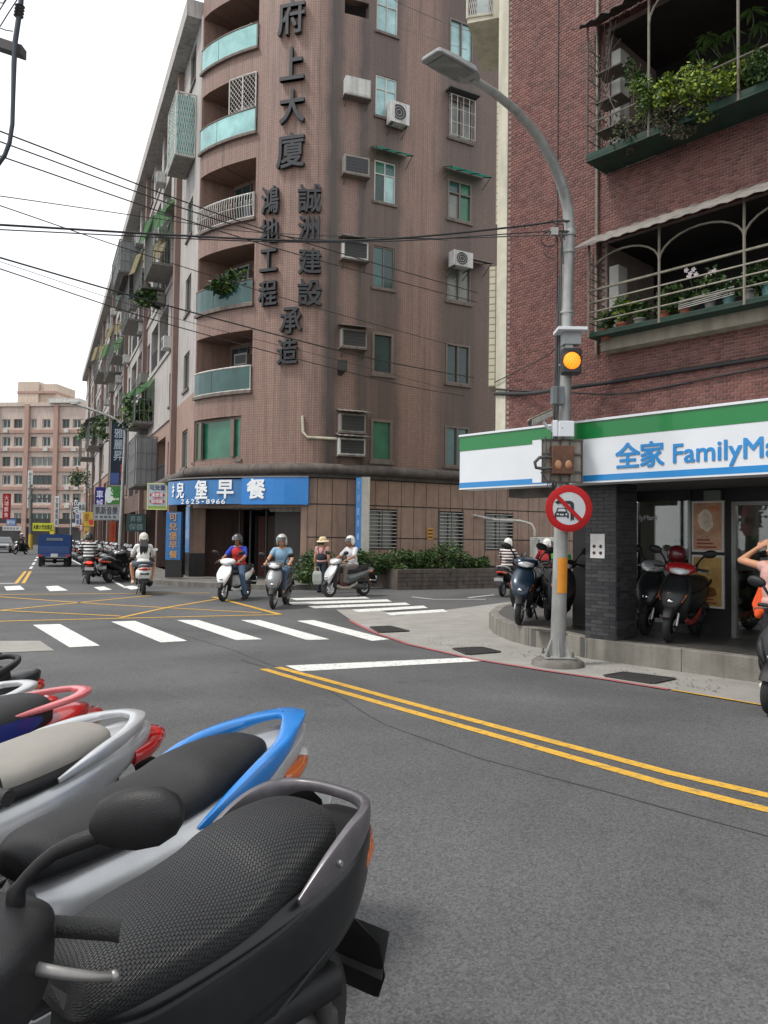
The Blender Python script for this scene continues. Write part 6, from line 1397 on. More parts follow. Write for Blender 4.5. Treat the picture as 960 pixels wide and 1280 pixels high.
def scooter_parts(style, q):
    """list of (name, mesh, role, parent index or None, location)"""
    key = (style, q)
    if key in PCACHE: return PCACHE[key]
    P = dict(BASE); P.update(STYLES.get(style, {})); n = (12, 20, 36)[q]; k = (2, 3, 6)[q]; L = []
    def add(name, mb, role, par=None, loc=(0, 0, 0), sm=50):
        me = mb.mesh(name, [MATS['white_slot']], sm)
        if any(loc): me.transform(Matrix.Translation(-Vector(loc)))
        L.append((name, me, role, par, loc)); return len(L) - 1
    i_rear = add('rear_body', body(P['rear'], n, k, P.get('e_rear', 2.6)), 'body')
    i_seat = add('seat', body(P['seat'], n, k, 2.7, True), 'seat')
    if P.get('seat_base'): add('seat_base', body(P['seat_base'], n, k, 2.6), 'black', i_seat)
    if P.get('seat_panel'):
        for sg in (1, -1):
            m_ = MB(); pl = P['seat_panel']; m_.loft([[Vector((x, sg * (w + .002), zc + h * v)) for v in (-1, -.4, .4, 1)] for x, zc, w, h in dense(pl, 3)], closed=False, cap=False); add('seat_side_panel', m_, 'accent', i_seat)
    add('grab_rail', strap(*P['rail'], k=k), 'rail')
    m_ = MB(); m_.loft([sec(x, .295, .165, .022, .05, 0, 4, n) for x in (.06, .2, .35, .5)]); i_fl = add('floorboard', m_, 'black')
    for sg in (1, -1):
        m_ = MB(); m_.loft([[Vector((x, sg * (.15 + .02 * b_), z + c_)) for b_, c_ in ((0, -.045), (1, -.03), (1, .03), (0, .04))] for x, z in ((.56, .33), (.35, .27), (.1, .27), (-.08, .33), (-.2, .4))]); add('side_skirt', m_, 'lower', i_fl)
    i_sh = add('leg_shield', body(P['shield'], n, k, 2.6), 'inner')
    i_cw = add('front_cowl', body(P['cowl'], n, k, 2.2), 'cowl')
    m_ = MB(); m_.ell((.80, 0, .555), (.03, .05, .03), None, 12, 8); add('badge', m_, 'chrome', i_cw)
    for sg in (1, -1):
        m_ = MB(); m_.loft([sec(x, z, w, h, h, 90, 2, 10, sg * y) for x, z, y, w, h in ((.765, .50, .08, .012, .012), (.752, .56, .12, .03, .016), (.70, .65, .155, .03, .02), (.655, .71, .165, .01, .01))]); add('turn_signal', m_, 'signal', i_cw)
    # front fender and fork
    fc = Vector((.68, 0, .235)); m_ = MB(); rr = []
    for a_ in range(25, 166, 14):
        ra = radians(a_); rr.append(sec(fc.x + .262 * cos(ra), fc.z + .262 * sin(ra), .05 + .018 * sin(ra), .016, .004, 90 - a_, 2.2, n))
    m_.loft(rr); add('front_fender', m_, 'fender')
    for sg in (1, -1):
        m_ = MB(); m_.tube([(.68, sg * .075, .235), (.63, sg * .075, .40), (.56, sg * .06, .62)], [.022, .022, .018], 8); add('fork_leg', m_, 'metal')
    for nm, wx, wd in (('front_wheel', .68, .048), ('rear_wheel', -.58, .055)):
        c = Vector((wx, 0, .235)); m_ = MB(); tn = (16, 24, 36)[q]
        m_.lathe([(.135, -wd * .75), (.165, -wd * .95), (.20, -wd), (.224, -wd * .72), (.235, -wd * .3), (.236, 0), (.235, wd * .3), (.224, wd * .72), (.20, wd), (.165, wd * .95), (.135, wd * .75)], c, (0, 1, 0), tn); iw = add('tyre', m_, 'rubber')
        m_ = MB(); m_.lathe([(.137, -wd * .7), (.142, -wd * .76), (.120, -wd * .6), (.118, wd * .6), (.142, wd * .76), (.137, wd * .7)], c, (0, 1, 0), tn)
        m_.lathe([(0, -.045), (.03, -.045), (.034, 0), (.03, .045), (0, .045)], c, (0, 1, 0), 12)
        for j in range(6):
            a_ = j * pi / 3; d = Vector((cos(a_), 0, sin(a_))); s = Vector((-d.z, 0, d.x)); m_.obox(c + d * .025 - s * .012 - Vector((0, .014, 0)), d * .1, s * .024, (0, .028, 0))
        add('rim', m_, 'rim', iw)
        if nm == 'front_wheel':
            m_ = MB(); m_.lathe([(.05, .058), (.085, .058), (.085, .062), (.05, .062)], c, (0, 1, 0), 20); add('brake_disc', m_, 'metal', iw)
    # engine, exhaust, suspension
    m_ = MB(); m_.loft([sec(x, z, w, h, h, 0, 3, 12, .075) for x, z, w, h in ((-.08, .30, .02, .05), (-.14, .30, .04, .085), (-.35, .28, .045, .085), (-.55, .25, .045, .075), (-.66, .24, .03, .045))]); ie = add('transmission_case', m_, 'metal_dark')
    m_ = MB(); m_.loft([sec(x, z, .09, h, h, 0, 3, 12, -.01) for x, z, h in ((.0, .32, .05), (-.06, .32, .1), (-.26, .33, .11), (-.34, .34, .06))]); add('engine', m_, 'metal_dark')
    m_ = MB(); m_.tube([(-.12, -.1, .26), (-.28, -.15, .22), (-.38, -.165, .25), (-.5, -.17, .28), (-.74, -.175, .35), (-.80, -.175, .37)], [.02, .02, .045, .06, .062, .04], 12); iex = add('exhaust', m_, 'black')
    m_ = MB(); m_.loft([[Vector((x, -.228 + abs(t) * .05, z + t * .11)) for t in (-.5, -.25, 0, .25, .5)] for x, z in ((-.48, .285), (-.6, .31), (-.74, .355))], closed=False, cap=False); add('heat_guard', m_, 'metal', iex)
    m_ = MB(); m_.tube([(-.56, .12, .30), (-.46, .13, .60)], [.03, .028], 8); add('shock_absorber', m_, 'metal_dark')
    m_ = MB(); m_.loft([sec(x, z, .075, .05, .05, 0, 3, 12, .12) for x, z in ((-.2, .43), (-.3, .43), (-.5, .42), (-.55, .42))]); add('air_filter_box', m_, 'black')
    # rear fender, plate, lights
    m_ = MB(); m_.loft([sec(x, z, w, .012, .008, a_, 3, 10) for x, z, w, a_ in ((-.66, .66, .09, -20), (-.82, .63, .10, -45), (-.91, .54, .133, -66), (-.955, .43, .133, -72), (-.985, .34, .09, -74))]); i_rf = add('rear_fender', m_, 'black')
    m_ = MB(); M_ = Matrix.Translation((-.955, 0, .49)) @ Matrix.Rotation(radians(-20), 4, 'Y'); m_.obox(M_ @ Vector((-.006, -.13, -.07)), M_.to_3x3() @ Vector((.004, 0, 0)), (0, .26, 0), M_.to_3x3() @ Vector((0, 0, .14))); ip = add('licence_plate', m_, 'plate', i_rf)
    m_ = MB(); m_.loft([sec(x, z, w, h, h, 0, 2.4, n) for x, z, w, h in ((-.78, .715, .085, .035), (-.86, .71, .09, .042), (-.905, .715, .07, .036), (-.925, .72, .03, .015))]); add('tail_light', m_, 'red_lens')
    for sg in (1, -1):
        m_ = MB(); m_.loft([sec(x, z, w, h, h, 0, 2.2, 10, sg * y) for x, z, y, w, h in ((-.66, .68, .145, .015, .03), (-.74, .69, .13, .03, .034), (-.82, .705, .10, .03, .03), (-.87, .71, .085, .01, .01))]); add('rear_turn_signal', m_, 'signal')
    m_ = MB(); m_.tube([(-.18, .1, .24), (-.25, .16, .03), (-.28, .17, .02)], .014, 6); add('kickstand', m_, 'black')
    # handlebar group turns about the steering head
    hl = (HX, 0, 0); i_h = add('handlebar_cover', body(P['head'], n, k, P.get('e_head', 2.5)), P.get('head_role', 'head'), None, hl)
    m_ = MB(); m_.loft([sec(x, z, w, a_, b_, 0, 2.2, n) for x, z, w, a_, b_ in ((.52, .962, .14, .045, .05), (.585, .955, .125, .045, .055), (.62, .945, .06, .025, .035))]); add('headlight', m_, 'clear', i_h, hl)
    m_ = MB(); m_.loft([sec(.365, 1.03, .09, .01, .02, -25, 3, n), sec(.44, 1.062, .10, .008, .02, -25, 3, n)]); add('dashboard', m_, 'black', i_h, hl)
    gx = P.get('grip_dx', 0)
    for sg in (1, -1):
        m_ = MB(); m_.tube([(.41 + gx, sg * .17, .985), (.385 + gx, sg * .215, .985), (.37 + gx, sg * .23, .984), (.352 + gx, sg * .335, .978), (.350 + gx, sg * .345, .977)], [.022, .023, .0175, .0185, .0205], (8, 12, 18)[q]); add('grip', m_, 'rubber_grip', i_h, hl)
        m_ = MB(); m_.tube(dense([(.425 + gx, sg * .19, .968), (.47 + gx, sg * .215, .966), (.475 + gx, sg * .26, .962), (.455 + gx, sg * .32, .95), (.418 + gx, sg * .352, .935)], 3), [.0135 - .0065 * i / 12 for i in range(13)], (6, 8, 12)[q], asp=.7)
        if q: m_.ell((.416 + gx, sg * .354, .934), .0105, None, 10, 8)
        add('brake_lever', m_, 'silver', i_h, hl)
        if P['mirror']:
            mz = P.get('mirror_pts', [(.40, .19, 1.02), (.43, .205, 1.07), (.455, .24, 1.13), (.44, .285, 1.18)])
            m_ = MB(); m_.tube(dense([(x, sg * y, z) for x, y, z in mz], 3), [.0185 if i < 3 else .012 if i < 7 else .014 for i in range(10)], (6, 8, 14)[q])
            ex, ey, ez = mz[-1]
            i_m = add('mirror_stalk', m_, 'black', i_h, hl)
            m_ = MB(); ms = P.get('mirror_size', (.035, .085, .052)); c = Vector((ex - .005, sg * (ey + ms[1] * .72), ez + ms[2] * .55)); rr = []
            for t, f in ((-1, .35), (-.86, .68), (-.5, .95), (0, 1.06), (.5, .98), (.86, .66), (1, .3)):
                rr.append([c + Vector((.022 * cos(-2 * pi * j / n) * (1 if cos(2 * pi * j / n) < 0 else ms[0] / .022) * (f ** .5), sg * ms[1] * t, ms[2] * f * sin(-2 * pi * j / n) + .012 * t)) for j in range(n)])
            m_.loft(rr); add('mirror_shell', m_, 'black', i_h, hl)
            m_ = MB(); m_.poly([c + Vector((-.0235, ms[1] * .85 * cos(t * pi / 10), ms[2] * .85 * sin(t * pi / 10) + sg * .012 * cos(t * pi / 10))) for t in range(20)]); add('mirror_glass', m_, 'chrome', i_h, hl)
    if P.get('extra'): P['extra'](add, n, k)
    PCACHE[key] = L; return L
mat('white_slot', (.8, .8, .8))
def weave():
    M = mat('woven_seat_cover', (.022, .023, .025), .42, var=.25, vs=4, spec=.4); N, L, b = nodes(M)
    uv = N.new('ShaderNodeUVMap'); mp = N.new('ShaderNodeMapping'); mp.inputs['Rotation'].default_value = (0, 0, radians(28)); L.new(uv.outputs[0], mp.inputs[0])
    br = N.new('ShaderNodeTexBrick'); br.inputs['Scale'].default_value = 1; br.inputs['Brick Width'].default_value = .0155; br.inputs['Row Height'].default_value = .0085; br.inputs['Mortar Size'].default_value = .0017; br.inputs['Mortar Smooth'].default_value = .9
    L.new(mp.outputs[0], br.inputs['Vector'])
    n = N.new('ShaderNodeTexNoise'); n.inputs['Scale'].default_value = 300; L.new(uv.outputs[0], n.inputs['Vector'])
    ad = N.new('ShaderNodeMath'); ad.operation = 'MULTIPLY_ADD'; L.new(n.outputs['Fac'], ad.inputs[0]); ad.inputs[1].default_value = .35; L.new(br.outputs['Fac'], ad.inputs[2])
    bp = N.new('ShaderNodeBump'); bp.invert = True; bp.inputs['Strength'].default_value = 1; bp.inputs['Distance'].default_value = .0045; L.new(ad.outputs[0], bp.inputs['Height']); L.new(bp.outputs[0], b.inputs['Normal'])
    q = N.new('ShaderNodeMix'); q.data_type = 'RGBA'; L.new(br.outputs['Fac'], q.inputs[0]); q.inputs[6].default_value = (.026, .027, .029, 1); q.inputs[7].default_value = (.006, .006, .006, 1); L.new(q.outputs[2], b.inputs['Base Color'])
    return M
WEAVE = weave()
def paintm(name, col, metal=.0, rough=.3): return mat('paint_' + name, col, rough, metal=metal, var=.08, vs=9, coat=.4, dirt=.12, bump=.02, bs=200)
BLK = mat('black_plastic', (.011, .011, .012), .5, var=.3, vs=14, dirt=.0, bump=.12, bs=350, spec=.3)
PT = dict(black=mat('paint_black', (.009, .010, .011), .38, var=.2, vs=9, coat=.12, spec=.35, bump=.02, bs=200), silver=paintm('silver', (.50, .51, .52), .5, .34), white=paintm('white', (.72, .72, .71)), red=paintm('red', (.34, .012, .014)), blue=paintm('blue', (.012, .17, .50)), navy=paintm('navy', (.012, .03, .055), .3), grey=paintm('grey', (.12, .125, .13), .5), dgrey=mat('paint_dark_grey', (.022, .024, .026), .35, metal=.2, var=.1, vs=9, coat=.2, spec=.4), gold=paintm('champagne', (.35, .31, .25), .6), green=paintm('green', (.02, .12, .08)), rail=mat('rail_grey', (.15, .14, .15), .36, metal=.6, var=.12, vs=20, bump=.03, bs=200), maroon=paintm('maroon', (.12, .012, .015)))
SEATB = mat('seat_vinyl', (.013, .013, .014), .5, var=.3, vs=8, bump=.35, bs=420, spec=.35); SEATBG = mat('seat_beige', (.25, .235, .21), .55, var=.08, vs=7, bump=.3, bs=380)
ROLE = dict(seat=SEATB, black=BLK, inner=BLK, lower=BLK, fender=BLK, rubber=mat('tyre_rubber', (.018, .018, .018), .85, bump=.3, bs=60), rubber_grip=mat('grip_rubber', (.014, .014, .014), .6, bump=.4, bs=260),
    metal=mat('steel', (.42, .42, .41), .35, metal=.9), metal_dark=mat('dark_metal', (.09, .09, .09), .5, metal=.6, dirt=.4), silver=mat('cast_silver', (.24, .23, .22), .45, metal=.8, var=.1, vs=30), rim=mat('rim_silver', (.45, .45, .45), .4, metal=.7), chrome=mat('chrome', (.62, .63, .64), .1, metal=1.),
    clear=mat('clear_lens', (.52, .53, .54), .12, spec=.8, coat=1), red_lens=mat('red_lens', (.42, .008, .01), .18, coat=1), signal=mat('orange_lens', (.48, .11, .02), .22, coat=.8), plate=mat('plate_white', (.62, .63, .62), .5, dirt=.15), rail=BLK, accent=PT['blue'], body=PT['black'], cowl=PT['black'])
ROLE['red_glow'] = mat('brake_lamp_lit', (1., .03, .02), .3, emit=2.)
STYLES = {}
def make_scooter(label, pos, heading, style='std', q=1, group=None, steer=0., name='scooter', lean=0., cat_='scooter', z=0., **cols):
    L = scooter_parts(style, q); R_ = dict(ROLE); R_.update(cols)
    R_.setdefault('head', R_['cowl'])
    t = thing(name, label, cat_, (pos[0], pos[1], z), heading, group); t.rotation_euler = (lean, 0, heading)
    os_ = []
    for nm, me, role, par, loc in L:
        o = bpy.data.objects.new(nm, me); COL.objects.link(o); p = t if par is None else os_[par]; o.parent = p
        o.location = Vector(loc) - (Vector(L[par][4]) if par is not None else Vector())
        o.material_slots[0].link = 'OBJECT'; o.material_slots[0].material = R_[role]
        if par is None and nm in ('leg_shield', 'front_cowl', 'front_fender', 'fork_leg', 'front_wheel', 'tyre') and (nm != 'tyre' or me.vertices[0].co.x > 0): o.location.x += STYLES.get(style, {}).get('front', 0)
        if nm == 'rear_fender': o.location += Vector(STYLES.get(style, {}).get('flap', (0, 0, 0)))
        if nm == 'handlebar_cover': o.rotation_euler = (0, 0, steer); o.location.x += STYLES.get(style, {}).get('bar', 0); o.location.y += STYLES.get(style, {}).get('bar_y', 0)
        os_.append(o)
    return t
def head(a, b): return atan2(b[1] - a[1], b[0] - a[0])
# ---- foreground row: the nearest scooter, woven seat cover
STYLES['near'] = dict(
    rear=[(.33, .50, .07, .14, .15), (.22, .50, .13, .17, .19), (.05, .52, .175, .16, .2), (-.2, .575, .20, .14, .2), (-.42, .64, .215, .11, .2), (-.60, .685, .20, .09, .19), (-.74, .72, .155, .07, .16), (-.84, .75, .10, .045, .11), (-.88, .765, .05, .02, .05)],
    seat=[(.36, .655, .05, .012, .03), (.345, .66, .10, .06, .06), (.27, .67, .145, .085, .07), (.12, .685, .175, .09, .07), (-.06, .70, .19, .088, .065), (-.18, .715, .19, .098, .06), (-.26, .73, .185, .118, .055), (-.40, .75, .178, .125, .05), (-.54, .77, .155, .11, .05), (-.62, .785, .11, .075, .04), (-.645, .79, .05, .02, .015)],
    rail=([(-.30, .212, .715), (-.42, .218, .765), (-.55, .210, .805), (-.67, .185, .842), (-.745, .12, .86), (-.76, 0, .865), (-.745, -.12, .86), (-.67, -.185, .842), (-.55, -.210, .805), (-.42, -.218, .765), (-.30, -.212, .715)], [(.010, .025), (.022, .075), (.028, .10), (.034, .07), (.036, .038), (.036, .034), (.036, .038), (.034, .07), (.028, .10), (.022, .075), (.010, .025)]),
    head=[(.325, .965, .16, .03, .05), (.33, .967, .20, .05, .07), (.38, .975, .23, .055, .09), (.47, .98, .235, .05, .13), (.555, .972, .21, .04, .12), (.60, .95, .15, .03, .06)],
    head_role='black', mirror_pts=[(.40, .16, 1.03), (.405, .17, 1.06), (.412, .235, 1.12), (.405, .325, 1.155)], mirror_size=(.036, .084, .048), e_rear=3.6, flap=(.06, 0, -.13), front=.36, bar=.375, bar_y=.19, e_head=5)
def near_extra(add, n, k):
    for sg in (1, -1):
        m_ = MB(); m_.tube(dense([(.33, sg * .10, .60), (.22, sg * .148, .60), (.05, sg * .183, .625), (-.2, sg * .200, .655), (-.42, sg * .196, .695), (-.60, sg * .15, .745)], 5), .007, 8); add('seam_trim', m_, 'rubber')
        m_ = MB(); m_.lathe([(0, .012), (.008, .012), (.011, .006), (.011, -.01)], (-.47, sg * .226, .775), (0, sg, .1), 12); add('rail_bolt', m_, 'metal')
        m_ = MB(); m_.tube(dense([(.62, sg * .10, .97), (.70, sg * .12, .90), (.72, sg * .08, .78), (.70, sg * .03, .70)], 4), .008, 8); add('brake_hose', m_, 'rubber')
    m_ = MB(); m_.tube([(.02, .196, .45), (-.2, .214, .47), (-.45, .208, .55), (-.68, .15, .66)], .004, 6); add('panel_seam', m_, 'rubber')
STYLES['near']['extra'] = near_extra
Ob = Vector((-.50, 1.87, 0)); hb = atan2(-.797, -.604)
NEAR = make_scooter('nearest black scooter with a woven mesh seat cover and a dark grey grab rail', Ob, hb, 'near', 2, 'scooters parked along the near kerb', steer=radians(35), seat=WEAVE, body=PT['black'], rail=PT['rail'], cowl=PT['black'], plate=ROLE['metal_dark'])
NEAR.scale = (.78, .96, .975)
STYLES['blue_rail'] = dict(
    rear=[(.30, .48, .11, .13, .15), (.18, .49, .18, .165, .18), (-.05, .53, .225, .16, .2), (-.28, .60, .24, .125, .18), (-.48, .665, .22, .09, .14), (-.66, .73, .155, .06, .11), (-.82, .785, .10, .04, .08), (-.92, .82, .04, .012, .03)],
    seat=[(.34, .655, .05, .012, .02), (.325, .66, .09, .045, .04), (.26, .668, .13, .07, .05), (.10, .68, .155, .075, .05), (-.10, .70, .175, .075, .05), (-.22, .715, .178, .085, .05), (-.30, .73, .172, .10, .05), (-.45, .752, .155, .10, .045), (-.58, .775, .12, .075, .04), (-.645, .79, .07, .04, .03), (-.66, .795, .03, .012, .01)],
    rail=([(-.18, .205, .655), (-.32, .214, .71), (-.48, .203, .77), (-.62, .170, .82), (-.74, .105, .858), (-.82, .05, .875), (-.855, 0, .878), (-.82, -.05, .875), (-.74, -.105, .858), (-.62, -.170, .82), (-.48, -.203, .77), (-.32, -.214, .71), (-.18, -.205, .655)], [(.012, .02), (.034, .07), (.046, .085), (.058, .06), (.075, .036), (.10, .03), (.13, .03), (.10, .03), (.075, .036), (.058, .06), (.046, .085), (.034, .07), (.012, .02)]), mirror=False, bar=.20)
Os = Vector((-.855, 2.48, 0)); hs = atan2(-.83, -.557)
make_scooter('silver scooter with a bright blue grab rail and plain black seat', Os, hs, 'blue_rail', 2, 'scooters parked along the near kerb', body=PT['silver'], rail=PT['blue'], cowl=PT['silver'], lower=PT['silver'], red_lens=ROLE['clear'])
STYLES['beige'] = dict(
    rear=[(.30, .48, .09, .13, .15), (.18, .49, .15, .165, .18), (-.05, .53, .185, .155, .2), (-.28, .60, .2, .12, .18), (-.48, .665, .185, .085, .14), (-.66, .72, .15, .05, .10), (-.78, .755, .10, .03, .07), (-.84, .77, .04, .012, .03)],
    seat=[(.36, .67, .05, .012, .02), (.345, .675, .09, .05, .015), (.27, .685, .135, .07, .015), (.10, .70, .155, .075, .015), (-.10, .715, .17, .075, .015), (-.25, .73, .17, .08, .015), (-.40, .745, .155, .085, .015), (-.54, .76, .125, .07, .012), (-.60, .77, .07, .035, .01), (-.615, .775, .03, .01, .01)],
    seat_base=[(.35, .65, .06, .02, .03), (.27, .655, .15, .055, .045), (.10, .67, .172, .055, .05), (-.10, .685, .187, .055, .05), (-.25, .70, .187, .055, .05), (-.42, .72, .17, .05, .045), (-.55, .74, .135, .04, .04), (-.615, .755, .06, .02, .02)],
    rail=([(-.26, .20, .70), (-.42, .205, .755), (-.56, .175, .785), (-.67, .125, .81), (-.75, .06, .822), (-.77, 0, .824), (-.75, -.06, .822), (-.67, -.125, .81), (-.56, -.175, .785), (-.42, -.205, .755), (-.26, -.20, .70)], [(.010, .02), (.034, .05), (.045, .05), (.055, .035), (.07, .028), (.085, .028), (.07, .028), (.055, .035), (.045, .05), (.034, .05), (.010, .02)]), mirror=False, bar=.2)
make_scooter('beige seated scooter with a silver grab rail and red tail lamps', (-1.48, 2.72, 0), hs + .06, 'beige', 2, 'scooters parked along the near kerb', seat=SEATBG, body=PT['silver'], signal=ROLE['red_lens'], rail=PT['silver'], cowl=PT['silver'], lower=PT['silver'], rubber_grip=ROLE['rubber_grip'])
STYLES['blue_seat'] = dict(STYLES['beige'])
STYLES['blue_seat'].update(seat=[(.30, .67, .05, .012, .03), (.28, .675, .10, .06, .06), (.10, .69, .16, .085, .07), (-.15, .71, .175, .085, .07), (-.32, .74, .172, .105, .075), (-.5, .76, .16, .105, .075), (-.60, .775, .12, .08, .06), (-.645, .785, .05, .03, .03)], seat_base=None,
    seat_panel=[(-.05, .70, .172, .02), (-.2, .72, .178, .038), (-.35, .745, .174, .042), (-.48, .765, .165, .03), (-.54, .775, .15, .01)],
    rail=([(-.40, .14, .80), (-.55, .15, .82), (-.70, .12, .835), (-.80, .06, .845), (-.82, 0, .847), (-.80, -.06, .845), (-.70, -.12, .835), (-.55, -.15, .82), (-.40, -.14, .80)], [(.03, .02), (.04, .026), (.05, .026), (.06, .026), (.08, .026), (.06, .026), (.05, .026), (.04, .026), (.03, .02)]))
make_scooter('red scooter with dark blue side panels on its black seat', (-1.96, 3.13, 0), hs - .05, 'blue_seat', 2, 'scooters parked along the near kerb', body=PT['red'], accent=paintm('deep_blue', (.008, .02, .16)), rail=paintm('faded_red', (.50, .12, .13)), cowl=PT['red'], lower=PT['silver'])
make_scooter('silver railed scooter just beyond the red one with the blue sided seat', (-2.33, 3.43, 0), hs - .1, 'beige', 1, 'scooters parked along the near kerb', seat=SEATB, body=PT['silver'], rail=PT['silver'], cowl=PT['silver'])
make_scooter('black scooter with a thin black rail at the far end of the near row', (-2.62, 3.92, 0), hs - .1, 'std', 1, 'scooters parked along the near kerb', body=PT['black'], cowl=PT['dgrey'])
make_scooter('dark long tailed scooter farthest away in the near row', (-3.1, 4.35, 0), hs - .12, 'blue_rail', 1, 'scooters parked along the near kerb', body=PT['dgrey'], rail=BLK, cowl=PT['dgrey'])
# ---------------------------------------------------------------- more scooters and other vehicles
STYLES['classic'] = dict(
    rear=[(.15, .48, .10, .16, .17), (.0, .50, .16, .18, .2), (-.2, .54, .20, .16, .22), (-.45, .58, .215, .15, .22), (-.65, .60, .20, .15, .2), (-.78, .61, .15, .13, .16), (-.85, .62, .08, .07, .09), (-.87, .62, .03, .02, .03)],
    seat=[(.22, .67, .05, .02, .03), (.17, .69, .11, .06, .03), (0, .70, .15, .08, .04), (-.2, .71, .155, .085, .04), (-.42, .73, .15, .10, .04), (-.56, .735, .12, .07, .035), (-.62, .735, .05, .03, .02)],
    rail=([(-.50, .13, .76), (-.62, .12, .80), (-.70, .06, .82), (-.71, 0, .82), (-.70, -.06, .82), (-.62, -.12, .80), (-.50, -.13, .76)], [(.02, .02)] * 7),
    cowl=[(.68, .34, .05, .03, .06, 90), (.70, .45, .12, .06, .1, 90), (.68, .56, .19, .07, .1, 90), (.63, .68, .21, .07, .08, 90), (.57, .80, .18, .06, .06, 90), (.51, .90, .11, .05, .05, 90), (.48, .94, .06, .03, .03, 90)])
ROLE['plate_txt'] = BKI
def at(px, py): return G(px, py)
RIDE = {}
def riding(key, label, rear_px, front_px, style, q=1, extra=None, **cols):
    """scooter whose two wheels touch the ground at the given points of the photograph"""
    a_, b_ = G(*rear_px), G(*front_px); h = atan2(b_.y - a_.y, b_.x - a_.x); d = Vector((cos(h), sin(h), 0)); c = (a_ + b_) / 2 - d * .05
    t = make_scooter(label, c, h, style, q, 'scooters being ridden through the junction', **cols); RIDE[key] = t; return t
riding('girl', 'cream white rounded scooter ridden away by a woman in a white top', (185, 752), (172, 733.5), 'classic', 1, body=PT['white'], cowl=PT['white'], fender=PT['white'], rail=ROLE['chrome'], red_lens=ROLE['red_lens'])
riding('stripe', 'black scooter with its red brake lamp lit, riding away behind the blue truck', (114, 737), (106, 722), 'std', 1, body=PT['black'], cowl=PT['black'], red_lens=ROLE['red_glow'])
riding('redvest', 'white scooter ridden by a man in a red vest', (312, 746.5), (273, 752.5), 'std', 1, steer=radians(8), body=PT['white'], cowl=PT['white'], lower=PT['white'])
riding('woman', 'dark grey and silver scooter ridden by a woman in a light blue top', (364, 753), (333, 764.5), 'std', 1, steer=radians(-6), body=PT['dgrey'], cowl=PT['grey'], head_cover=PT['silver'])
riding('man', 'silver scooter with a champagne front ridden to the left past the hedge', (455, 744.5), (411, 747), 'std', 1, steer=radians(5), body=PT['grey'], cowl=PT['silver'], lower=PT['gold'])
riding('striped2', 'dark scooter with a white plate stopped behind the blue one at the step', (618, 748), (652, 741), 'std', 1, body=PT['black'], cowl=PT['maroon'], rail=PT['silver'])
riding('redman', 'dark scooter ridden by the person in red beside the outdoor unit', (662, 748), (702, 742), 'std', 1, body=PT['dgrey'], cowl=PT['dgrey'])
def parked(label, ppos, heading, style='std', z=0., **k): return make_scooter(label, ppos, heading, style, 1, None, z=z, lean=radians(-5), **k)
p = G(648, 781, zs); q = G(668, 768, zs); hh = head(q, p)
c = p - Vector((cos(hh), sin(hh), 0)) * .68
parked('dark blue scooter with a silver front wheel parked on the rounded end of the step', c, hh, 'std', z=zs, steer=radians(6), body=PT['navy'], cowl=PT['navy'], lower=PT['silver'])
p = G(690, 787, zs); parked('black scooter half hidden behind the street light post on the step', p - Vector((cos(hh + .2), sin(hh + .2), 0)) * .6 + Vector((.12, .25, 0)), hh + .25, 'std', z=zs, body=PT['black'], cowl=PT['dgrey'])
dd = -NO; hd_ = atan2(NO.y, NO.x)
def nosed(px, py, hdg): q_ = G(px, py, zs); return Vector((q_.x - .68 * cos(hdg), q_.y - .68 * sin(hdg), 0))
hr = hd_ + .2
p = nosed(836, 803, hr)
parked('red and black scooter parked in the shop arcade in front of the posters', p, hr, 'std', z=zs, steer=radians(10), body=PT['black'], cowl=PT['black'], head=PT['red'], lower=PT['red'], rim=BLK)
p2 = nosed(797, 795, hr); parked('white and grey scooter in the shadow right behind the dark tiled pillar', p2 - NO * .2, hr, 'std', z=zs, steer=radians(-20), body=PT['grey'], cowl=PT['black'], head=PT['silver'], lower=PT['white'], rim=BLK)
# helmet left on the red scooter
m_ = MB(); m_.ell((0, 0, 0), (.13, .12, .13), None, 18, 12); o = tag(obj('helmet', m_, paintm('helmet_maroon', (.10, .008, .012)), smooth=80), 'dark red helmet resting on the red and black scooter', 'helmet'); o.location = p + Vector((cos(hr) * .30, sin(hr) * .30, zs + 1.16))
m_ = MB(); m_.ell((.03, -.0, -.03), (.112, .10, .06), None, 16, 8); v_ = obj('visor', m_, PANE_DK, o, smooth=80)
# scooter at the right edge of the picture
p = G(962, 893); parked('black scooter with a chrome headlight cut off by the right edge of the picture', p + Vector((.52, .42, 0)), head((0, 0), (-.75, -.66)), 'classic', signal=BLK, body=PT['black'], cowl=PT['black'], red_lens=ROLE['clear'])
# row parked along the main street kerb
ROWC = [('black', 'black'), ('dgrey', 'silver'), ('black', 'grey'), ('white', 'white'), ('navy', 'navy'), ('black', 'silver'), ('red', 'maroon'), ('dgrey', 'dgrey')]
ORD = ('first', 'second', 'third', 'fourth', 'fifth', 'sixth', 'seventh', 'eighth', 'ninth', 'tenth', 'eleventh', 'twelfth', 'thirteenth', 'fourteenth', 'fifteenth', 'sixteenth', 'seventeenth', 'eighteenth', 'nineteenth', 'twentieth', 'twenty first', 'twenty second', 'twenty third', 'twenty fourth', 'twenty fifth', 'twenty sixth', 'twenty seventh', 'twenty eighth')
rk = random.Random(21); kern = {'black': 'black', 'dgrey': 'dark grey', 'silver': 'silver', 'grey': 'grey', 'white': 'white', 'navy': 'navy blue', 'red': 'red', 'maroon': 'maroon'}
LC3 = Vector((LC.x, LC.y, 0)); LD3 = Vector((LD.x, LD.y, 0))
